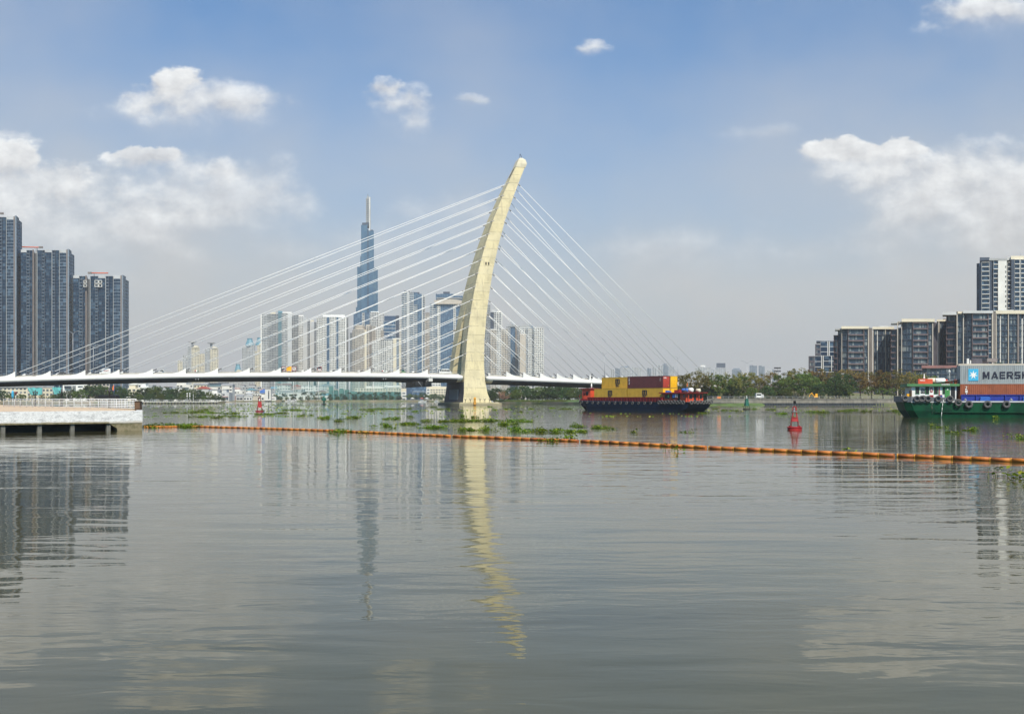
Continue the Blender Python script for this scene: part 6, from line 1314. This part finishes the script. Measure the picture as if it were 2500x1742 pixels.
for px, lb in ((2437, 'palm on the mall roof terrace, left one of two'), (2482, 'palm on the mall roof terrace, right one of two')): palm(1, WX(px, 575), 575, 17, .62, lb, 'palms on the mall roof terrace')
r = thing('dead_palm', 'brown dead palm among the shore bushes right of the pylon', 'tree', (WX(1231, 692), 692, 1.2))
b = MB(); b.tube((0, 0, 0), (0, 0, 4), .2, .15, 6); b.build('trunk', 'bark', r)
b = MB(); rnd = random.Random(3)
for i in range(40):
    a = rnd.uniform(0, 6.28); e = rnd.uniform(.1, 1.3); L = rnd.uniform(3, 6.5); q = (L*math.cos(a)*math.cos(e), L*math.sin(a)*math.cos(e), 2+L*math.sin(e)); b.quad((0, 0, 1.5), (.25, 0, 2.2), q, (q[0]-.2, q[1], q[2]-.5))
b.build('fronds', mat('dead_frond', (.26, .14, .09), var=.2), r)
# reeds on the verge
b = MB(); rnd = random.Random(8)
for i in range(2600):
    px = rnd.uniform(1195, 1430) if i % 3 else rnd.uniform(1330, 1430); Yl = 714-(px-1190)*.41; Y = Yl-rnd.uniform(0, 7); x = WX(px, Y); h = rnd.uniform(.8, 2.2); w = rnd.uniform(.2, .5); z = rnd.uniform(.2, 1.0)
    b.quad((x-w, Y, z), (x+w, Y+.2, z), (x+rnd.uniform(-.4, .4), Y, z+h))
tag(b.build('reeds', leafmat('reed_leaves', (.08, .12, .03), (.13, .18, .05), (.18, .16, .07))), kind='stuff', label='green reeds along the shore', cat='reeds')

# water hyacinth
def hyac(px, py_, wpx, hpx, label=None, group=None, kind=None, seed=0, dens=24, name='water_hyacinth'):
    Y = CAMZ*F/(py_-HOR); x = WX(px, Y); w = wpx/F*Y; Yf = CAMZ*F/(py_-HOR+hpx*.42); Yb = CAMZ*F/max(4, (py_-HOR-hpx*.42)); d = min(max(1.0, Yb-Yf), 7)
    rnd = random.Random(seed*31+int(px)); b = MB(); n = int(min(2200, max(24, w*d*dens)))
    lumps = [(rnd.uniform(-1, 1), rnd.uniform(-.9, .9), rnd.uniform(.05, .40)**1.0) for _ in range(max(4, int(w*max(1.5, d)*.9)))]
    for i in range(n):
        L = lumps[rnd.randrange(len(lumps))]; lx = L[0]*w/2+rnd.gauss(0, .24); ly = L[1]*d/2+rnd.gauss(0, .3); ly *= 1-.35*abs(lx)/w
        hh2 = L[2]*rnd.uniform(.2, 1.1); s = rnd.uniform(.09, .17); a = rnd.uniform(0, 6.28); u1 = Vector((math.cos(a), math.sin(a), rnd.uniform(-.2, .9))).normalized(); u2 = Vector((-math.sin(a), math.cos(a), rnd.uniform(-.3, .3)))
        c = Vector((lx, ly, hh2)); b.quad(c-u1*s*.2, c+u2*s*.55+u1*s*.5, c+u1*s*1.2, c-u2*s*.55+u1*s*.5)
        if i % 3 == 0: b.quad((lx*.98, ly, 0), (lx*.98+.03, ly, 0), c)
    o = b.build(name, 'leaf_hy', None, (0, 0, 0)); o.location = (x, Y, -.02)
    return tag(o, label, 'water plants', group, kind)
BIG = [(1085, 1029, 112, 12, 'long dense mat of water hyacinth crossing the pylon reflection, left half'), (1180, 1028, 90, 12, 'right half of the long water hyacinth mat in the pylon reflection'), (990, 1036, 52, 17, 'bushy water hyacinth raft left of the long central mat'), (931, 1041, 30, 14, 'small dark tufted water hyacinth island above the boom'),
       (958, 1023, 34, 9, 'ragged water hyacinth patch up left of the central mat'), (1062, 1044, 58, 12, 'low water hyacinth raft below the central mat'), (1137, 1051, 38, 15, 'tall dark water hyacinth clump in the pylon reflection near the boom'), (1178, 1052, 30, 7, 'flat water hyacinth patch right of the tall clump in the pylon reflection'),
       (1268, 1029, 60, 8, 'water hyacinth raft right of the central mat'), (1245, 1037, 46, 6, 'thin water hyacinth strip just under the raft right of the mat'), (1268, 1053, 46, 10, 'left one of three water hyacinth rafts above the boom'), (1315, 1054, 38, 10, 'middle one of three water hyacinth rafts above the boom'), (1388, 1055, 78, 15, 'right and largest of three water hyacinth rafts above the boom'), (1406, 1042, 26, 6, 'loose water hyacinth tuft over the largest raft'),
       (1393, 1070, 18, 9, 'small dark water hyacinth tuft touching the boom'), (1470, 1046, 40, 7, 'water hyacinth patch in the brown reflection of the blue barge'), (860, 1021, 30, 12, 'bright mound of water hyacinth left of the central raft'), (836, 1028, 20, 6, 'small water hyacinth patch under the bright mound'),
       (648, 1012, 46, 8, 'water hyacinth raft just below the far red buoy'), (684, 1009, 26, 6, 'water hyacinth patch right of the raft below the red buoy'), (565, 1010, 30, 7, 'compact water hyacinth raft left of the far red buoy'), (583, 1018, 14, 9, 'small upright water hyacinth tuft left below the far red buoy'), (540, 1020, 26, 6, 'flat water hyacinth patch beside the upright tuft'),
       (2490, 1070, 32, 9, 'water hyacinth at the right edge above the boom'), (2486, 1168, 38, 22, 'nearest water hyacinth clump, at the right edge below the boom'), (2297, 1044, 15, 7, 'small floating tuft in the green reflection near the cabin'), (2355, 1050, 22, 9, 'floating tuft in the green reflection under the grey container'), (2333, 1058, 12, 6, 'tiny floating tuft left of the one under the grey container'), (820, 1056, 34, 6, 'weed caught on the boom left of its first gap'), (1338, 1077, 32, 5, 'weed caught on the boom right of its first gap'), (1645, 1101, 14, 6, 'green weed hanging on the boom below the blue barge'), (2074, 1104, 16, 5, 'weed caught on the boom right of the red buoy')]
for i, (px, y, w, h, lb) in enumerate(BIG): hyac(px, y, w, h, lb, 'floating water hyacinth', None, i, 34)
for i, (px, w) in enumerate(((372, 44), (410, 40), (445, 40), (475, 26))): hyac(px, 1042, w, 8, 'thick green weed lining the boom by the pier, %s stretch from the pier' % ordn[i], 'floating water hyacinth', None, 50+i, 40)
sm = [(419, 1008, 22), (466, 1008, 24), (490, 1006, 30), (525, 1008, 30), (475, 1018, 14), (505, 1018, 24), (495, 1001, 16), (716, 1001, 40), (734, 1015, 12), (756, 1014, 8), (790, 1020, 24), (798, 1023, 14), (895, 1000, 34), (960, 999, 28), (925, 999, 50), (990, 998, 26), (1080, 999, 34), (1060, 994, 20), (1197, 993, 12), (1237, 999, 12), (1349, 997, 14), (1296, 998, 14), (1380, 999, 30), (905, 1004, 16), (1010, 1005, 12),
      (1270, 1006, 10), (1208, 1001, 10), (1545, 1056, 12), (1678, 1056, 14), (1906, 1011, 24), (1788, 1002, 12), (1767, 1002, 14), (1804, 1004, 8), (1720, 1009, 18), (1745, 998, 12), (1885, 1000, 20), (1985, 1006, 24), (2010, 1007, 24), (2060, 1003, 28), (2085, 1001, 26), (2110, 1004, 20), (1842, 999, 12), (885, 1062, 8), (1510, 1001, 40), (1560, 1002, 30), (1600, 1003, 24), (1480, 1001, 20), (2365, 1017, 10), (2408, 1018, 16), (2430, 1020, 12), (2215, 1007, 36), (2180, 1003, 24), (960, 1045, 10), (1212, 1053, 8), (1000, 1019, 10), (1130, 1017, 12), (1160, 1020, 14)]
for i, (px, y, w) in enumerate(sm): hyac(px, y, w, 4, 'small scattered tuft of floating water hyacinth', 'small scattered tufts of water hyacinth', None, 100+i, 30)
# thin drifting weed far out
b = MB(); rnd = random.Random(77)
for i in range(420):
    yb = rnd.choice([985, 987, 989, 992, 995, 998, 1001, 1003, 1009, 1016])+rnd.gauss(0, .8); Y = CAMZ*F/(yb-HOR); px = rnd.uniform(350, 2200) if i % 2 else rnd.gauss(620, 160)
    x = WX(px, Y)
    if yb < 990 and not (545 < px < 1070): continue
    for _ in range(4):
        w = rnd.uniform(.1, .4)*Y/330; cx = x+rnd.gauss(0, .012*Y); c = Y+rnd.gauss(0, .8)
        b.quad((cx-w, c, .01), (cx+w, c-.05, .01), (cx+w*.7, c+.1, rnd.uniform(.05, .16)), (cx-w*.6, c+.1, rnd.uniform(.05, .14)))
tag(b.build('drifting_weed', 'leaf_hy'), kind='stuff', label='thin bits of weed drifting across the river', cat='weed')

# ------------------------------------------------------------------ far shore houses
rnd = random.Random(12)
WALLS = ['offwhite', 'white', 'cream', 'ltgrey', 'offwhite', 'pink', 'white', 'beige', 'grey']; WN = {'offwhite': 'off-white', 'white': 'white', 'cream': 'cream', 'ltgrey': 'light grey', 'pink': 'pink', 'beige': 'beige', 'grey': 'grey'}
ROOFS = ['roofgrey', 'roofred', 'offwhite', 'roofgrey', 'bluegrey', 'roofteal', 'maroonroof', 'ltgrey']; RN = {'roofgrey': 'grey', 'roofred': 'red', 'offwhite': 'white', 'bluegrey': 'blue-grey', 'roofteal': 'teal', 'maroonroof': 'maroon', 'ltgrey': 'pale grey', 'bluebox': 'blue'}
def house(px, Y, w, h, wall, roof, gable, label, group, z0=1.2):
    r = thing('house', label, 'house', (WX(px, Y), Y, z0), 0, group); d = rnd.uniform(8, 13)
    b = MB(); b.box(-w/2, w/2, 0, d, 0, h)
    if gable == 2: b.box(-w/2+.3, w*.05, 2, d-1, h, h+2.6)
    b.build('wall', wall, r)
    b = MB()
    if gable == 1: b.loft([[(x, -.5, h), (x, d+.4, h), (x, d*.5, h+2.2)] for x in (-w/2-.4, w/2+.4)])
    elif gable == 3: b.loft([[(-w/2-.4, y, h), (w/2+.4, y, h), (0, y, h+2.6)] for y in (-.5, d+.3)][::-1])
    else: b.box(-w/2-.35, w/2+.35, -.5, d+.3, h+.01, h+.3) if gable != 2 else b.box(-w/2-.2, w*.05+.4, 1.6, d-.5, h+2.61, h+2.9)
    b.build('roof', roof, r)
    nf = max(1, int(h/3.4)); nc = max(2, int(w/3.2))
    for f in range(nf):
        for c in range(nc):
            if rnd.random() < .25: continue
            x = -w/2+(c+.5)*w/nc; z = f*h/nf+1.1; b = MB(); ww = w/nc*rnd.uniform(.22, .36)
            b.box(x-ww, x+ww, -.06, .1, z, z+h/nf*.42); b.build('window', 'g_dark', r)
    if rnd.random() < .5: b = MB(); b.box(-w*.4, w*.4, -.9, -.02, h*.5, h*.5+.18); b.build('awning', rnd.choice(ROOFS), r)
rows = [(1212, 556, 672, 9, 5.5, 'waterfront row left of net'), (1300, 548, 672, 12, 9, 'second row left of net'), (1400, 545, 690, 14, 13.5, 'third row left of net'), (1520, 550, 690, 16, 18, 'top row left of net'), (1262, 690, 800, 13, 7.5, 'front row behind the net'), (1340, 680, 800, 14, 13, 'middle row behind the net'), (1450, 676, 800, 18, 18.5, 'back row behind the net')]
for (Y, p0, p1, w, h, nm) in rows:
    p = p0; k = 0
    while p < p1 and k < 24:
        ww = w*rnd.uniform(.65, 1.35); hh_2 = h*rnd.uniform(.82, 1.18); pw = ww/Y*F; wall = rnd.choice(WALLS); roof = rnd.choice(ROOFS)
        house(p+pw/2, Y+rnd.uniform(-4, 4), ww, hh_2, wall, roof, rnd.randrange(4), '%s house with %s roof, %s from left in the %s' % (WN[wall], RN[roof], ordn[k], nm), 'far shore houses')
        p += pw*rnd.uniform(.96, 1.12); k += 1
rows = [(860, 312, 350, 9, 11, 'row right of the dark towers'), (900, 318, 362, 11, 14.5, 'back row right of dark towers'), (960, 398, 428, 9, 12, 'small row behind left bank'), (1050, 455, 520, 11, 11.5, 'middle row behind left bank'), (1150, 430, 545, 15, 16, 'back row behind left bank'), (830, 515, 548, 8, 6.5, 'low row ending left bank')]
for (Y, p0, p1, w, h, nm) in rows:
    p = p0; k = 0
    while p < p1 and k < 24:
        ww = w*rnd.uniform(.7, 1.3); hh_2 = h*rnd.uniform(.85, 1.15); pw = ww/Y*F; wall = rnd.choice(WALLS[:5]); roof = rnd.choice(ROOFS)
        house(p+pw/2, Y+rnd.uniform(-4, 4), ww, hh_2, wall, roof, rnd.randrange(4), '%s house with %s roof, %s from left, %s' % (WN[wall], RN[roof], ordn[k], nm), 'left bank houses')
        p += pw*rnd.uniform(.98, 1.1); k += 1
a = 1360; r = thing('blue_shed', 'bright blue sheeted shed beside the foot of the cream towers', 'shed', (WX(643, a), a, 1.2))
b = MB(); b.box(-4.5, 4.5, 0, 8, 0, 13.6); b.build('wall', 'ltgrey', r); b = MB(); b.loft([[(-5, y, 7.5), (5, y, 7.5), (5, y, 13.0), (1, y, 15.2), (-4.5, y, 13.0)] for y in (-.6, -.2)][::-1]); b.build('sheeting', 'clothblue', r)
a = 1205; r = thing('pale_slab_house', 'narrow tall pale slab by the left end of the net', 'house', (WX(654, a), a, 1.2)); b = MB(); b.box(-3.4, 3.4, 0, 8, 0, 13.5); b.build('wall', 'offwhite', r)
b = MB(); b.box(-3.6, 3.6, -.2, 8.2, 13.51, 13.8); b.build('roof', 'ltgrey', r); b = MB(); b.box(.3, 1.6, -.08, .1, 2, 12); b.build('window_strip', 'g_dark', r)
a = 1250; r = thing('white_hall', 'white flat-roofed hall behind the net', 'building', (WX(730, a), a, 1.2)); b = MB(); b.box(-14, 14, 0, 12, 0, 10); b.build('wall', 'white', r); b = MB(); b.box(-14.4, 14.4, -.3, 12.4, 10.01, 10.4); b.build('roof', 'roofgrey', r)
for x in (-11, -7.5, -4): b = MB(); b.box(x-1.2, x+1.2, -.08, .1, 5.6, 7.6); b.build('window', 'g_dark', r)

# ------------------------------------------------------------------ small things ashore and afloat
x, y = epos(1824, 26); lamp('street_lamp', 'two armed street lamp rising above the embankment trees', (x, y, 3), WZ(881, y)-3, .2, reach=2.4)
x, y = epos(1898, 40); r = thing('floodlight_mast', 'floodlight mast with two dark lamp bars above the trees', 'floodlight', (x, y, 3)); h = WZ(896, y)-3
b = MB(); b.tube((0, 0, 0), (0, 0, h), .18, .12, 6); b.build('pole', 'ltmetal', r)
for z in (h-.8, h-2.4): b = MB(); b.box(-1.7, 1.7, -.25, .25, z, z+.75); b.build('lamp_bar', 'dkmetal', r)
x, y = epos(1854, 4); r = thing('parked_truck', 'white box truck parked on the embankment', 'truck', (x, y, 3.05), R(6))
b = MB(); b.box(-1.9, .7, -1, 1, .55, 2.75); b.build('cargo_box', 'white', r); b = MB(); b.loft([[(.8, yy_, .5), (2.0, yy_, .5), (2.0, yy_, 1.4), (1.6, yy_, 2.2), (.8, yy_, 2.2)] for yy_ in (.95, -.95)]); b.build('cab', 'ltgrey', r)
b = MB(); b.box(-1.7, .5, -1.03, -.99, 1.6, 2.4); b.build('window', 'carglass', r)
for xx in (-1.3, 1.4): b = MB(); b.lathe((xx, -.9, .38), [(.1, -.12), (.38, -.12), (.38, .12), (.1, .12)], 12, False, 'y'); b.build('wheel', 'rubber', r)
x, y = epos(1991, 5); r = thing('excavator', 'small orange excavator on the embankment below the brown tree', 'excavator', (x, y, 3.05))
b = MB(); b.box(-1.1, 1.1, -.9, -.4, 0, .6); b.box(-1.1, 1.1, .4, .9, 0, .6); b.build('track', 'dkmetal', r); b = MB(); b.box(-.9, .9, -.8, .8, .65, 1.4); b.box(-.2, .8, -.7, .1, 1.4, 2.5); b.build('body', 'signorange', r)
b = MB(); b.path([(-.6, 0, 1.2), (-1.8, 0, 2.8), (-2.9, 0, 1.7), (-3.0, 0, .6)], .16); b.build('boom_arm', 'signorange', r); b = MB(); b.box(-3.3, -2.7, -.4, .4, .1, .7); b.build('bucket', 'dkmetal', r)
x, y = epos(1755, 2); r = thing('orange_bin', 'orange container bin on the embankment by the barge stern', 'bin', (x, y, 3.05)); b = MB(); b.loft([[(-.8, -.5, 0), (.8, -.5, 0), (.8, .5, 0), (-.8, .5, 0)], [(-.95, -.6, 1.1), (.95, -.6, 1.1), (.95, .6, 1.1), (-.95, .6, 1.1)]]); b.build('bin', 'orange', r); b = MB(); b.box(-1, 1, -.65, .65, 1.1, 1.2); b.build('lid', 'signorange', r)
def speedboat(px, py_, s, label, rz=0.2):
    Y = CAMZ*F/(py_-HOR); r = thing('motor_boat', label, 'boat', (WX(px, Y), Y, 0), rz)
    b = MB(); b.loft([[(-3*s, -1*s, .7*s), (-3*s, 1*s, .7*s), (-3*s, .8*s, -.2), (-3*s, -.8*s, -.2)], [(1*s, -1.1*s, .9*s), (1*s, 1.1*s, .9*s), (1*s, .6*s, -.1), (1*s, -.6*s, -.1)], [(3.6*s, -.1, 1.2*s), (3.6*s, .1, 1.2*s), (3.2*s, .05, .3), (3.2*s, -.05, .3)]]); b.build('hull', 'white', r)
    b = MB(); b.loft([[(-1.5*s, -.8*s, .8*s), (1.2*s, -.8*s, .9*s), (1.2*s, .8*s, .9*s), (-1.5*s, .8*s, .8*s)], [(-1.3*s, -.7*s, 1.9*s), (.3*s, -.7*s, 1.9*s), (.3*s, .7*s, 1.9*s), (-1.3*s, .7*s, 1.9*s)]]); b.build('cabin', 'ltgrey', r)
    b = MB(); b.box(-1.2*s, .3*s, -.82*s, -.7*s, 1.2*s, 1.6*s); b.build('window', 'carglass', r)
speedboat(1031, 981.5, 1.2, 'white motor boat crossing the far river left of the pylon'); speedboat(1066, 981, .9, 'smaller white motor boat nearer the pylon foot', -.4); speedboat(1201, 985.5, 1.0, 'white boat lying just right of the pylon base', .1)
for k, (px, y) in enumerate(((757, 979), (720, 980), (706, 980))): speedboat(px, y, 1.5, ['white boat moored farthest right under the net palms', 'white boat moored in the middle under the net palms', 'white boat moored farthest left under the net palms'][k], 0)
# stilt walkway, gauge posts, markers, ramp on the left bank
Y = 676; r = thing('stilt_jetty', 'long low white jetty on dark stilts in front of the left bank trees', 'jetty', (WX(328, Y), Y, 0)); x0, x1 = WX(328, Y), WX(532, Y)
b = MB(); b.box(0, x1-x0, 0, 2.2, .95, 1.3); b.build('walkway', 'offwhite', r)
for i in range(26): xx = 1+(x1-x0-2)*i/25; b = MB(); b.box(xx-.3, xx+.3, .1, .7, -1, .95); b.build('stilt', 'black', r)
b = MB()
for i in range(40): xx = (x1-x0)*i/39; b.box(xx-.06, xx+.06, 1.9, 2.0, 1.3, 2.5)
b.box(0, x1-x0, 1.9, 2.0, 2.45, 2.55); b.build('railing', 'ltmetal', r)
for i, (px, t_) in enumerate(((457, 958), (463.5, 958), (472, 958))):
    Y = 668; r = thing('gauge_post', ['left one of three dashed white marker posts in the river at left', 'middle one of three dashed white marker posts in the river at left', 'right one of three dashed white marker posts, without discs'][i], 'marker', (WX(px, Y), Y, 0)); h = WZ(t_, Y)
    b = MB(); b.tube((0, 0, -1), (0, 0, h), .12, n=6); b.build('pole', 'dkmetal', r)
    for k in range(6):
        b = MB(); b.lathe((0, 0, 0), [(.22, .9+k*.95), (.22, 1.35+k*.95)], 8, False); b.build('white_band', 'letterswhite', r)
    if i < 2:
        for z in (h-.6, h-2.2): b = MB(); b.lathe((0, -.15, z), [(.1, -.1), (.42, -.06), (.42, .06), (.1, .1)], 12, False, 'y'); b.build('disc', 'letterswhite', r)
Y = 690; r = thing('river_marker', 'river marker post with tall blue and white board at far left', 'marker', (WX(31, Y), Y, 0)); h = WZ(953, Y)
b = MB(); b.tube((0, 0, -1), (0, 0, h-5), .2, n=6); b.build('pole', 'letterswhite', r); b = MB(); b.lathe((0, 0, 0), [(.2, h-5.5), (.8, h-4), (.8, h-1), (.2, h)], 10, False); b.build('board', 'starblue', r)
r = thing('river_marker', 'river marker post with dark red cone and red-white banded pole', 'marker', (WX(38.5, Y), Y, 0)); h = WZ(956, Y)
b = MB(); b.tube((0, 0, -1), (0, 0, h-1.5), .18, n=6); b.build('pole', 'letterswhite', r); b = MB(); b.lathe((0, 0, 0), [(.2, h-2.4), (1.0, h-.6), (1.0, h)], 10, False); b.build('cone', 'buoydark', r)
for k in range(3): b = MB(); b.lathe((0, 0, 0), [(.24, .8+k*1.0), (.24, 1.3+k*1.0)], 8, False); b.build('red_band', 'buoyred', r)
Y = 760; r = thing('white_canopy', 'long sloping white canopy roof among the left bank trees', 'canopy', (WX(308, Y), Y, 1.2)); w = WX(356, Y)-WX(308, Y)
b = MB(); b.loft([[(0, 0, WZ(970, Y)-1.2), (0, 4, WZ(969, Y)-1.2), (0, 4, WZ(968.4, Y)-1.2), (0, 0, WZ(969, Y)-1.2)], [(w*.5, 0, WZ(967, Y)-1.2), (w*.5, 4, WZ(965, Y)-1.2), (w*.5, 4, WZ(962, Y)-1.2), (w*.5, 0, WZ(963.5, Y)-1.2)], [(w, 0, WZ(964, Y)-1.2), (w, 4, WZ(962, Y)-1.2), (w, 4, WZ(957.5, Y)-1.2), (w, 0, WZ(959, Y)-1.2)]]); b.build('roof', 'white', r)
for f in (.3, .6, .9): b = MB(); b.tube((w*f, .5, -.3), (w*f, .5, 2.6), .1, n=5); b.build('post', 'ltmetal', r)
for i, (px, Yq) in enumerate(((1007, 1190), (1030, 1190), (1042, 1190))):
    r = thing('parasol', ['white parasol farthest left on the far quay', 'red parasol in the middle of the far quay', 'pale parasol farthest right on the far quay'][i], 'parasol', (WX(px, Yq), Yq, 1.2)); b = MB(); b.tube((0, 0, 0), (0, 0, 2.6), .1, n=5); b.build('pole', 'ltmetal', r)
    b = MB(); b.lathe((0, 0, 2.3), [(3.0, 0), (1.4, .7), (.05, 1.3)], 8, False); b.build('canopy', ['offwhite', 'roofred', 'offwhite'][i], r)

# ------------------------------------------------------------------ haze
hz = bpy.data.materials.new('river_haze'); hz.use_nodes = True; t = NT(hz.node_tree); t.n.clear()
pv = t.node('ShaderNodeVolumePrincipled'); pv.inputs['Color'].default_value = (.93, .93, .92, 1); pv.inputs['Density'].default_value = 0.000115; pv.inputs['Anisotropy'].default_value = 0.1
oo = t.node('ShaderNodeOutputMaterial'); t.l.new(pv.outputs[0], oo.inputs['Volume'])
b = MB(); b.box(-9100, 9100, -120, 9100, -5.5, 482)
tag(b.build('haze', hz), kind='stuff')
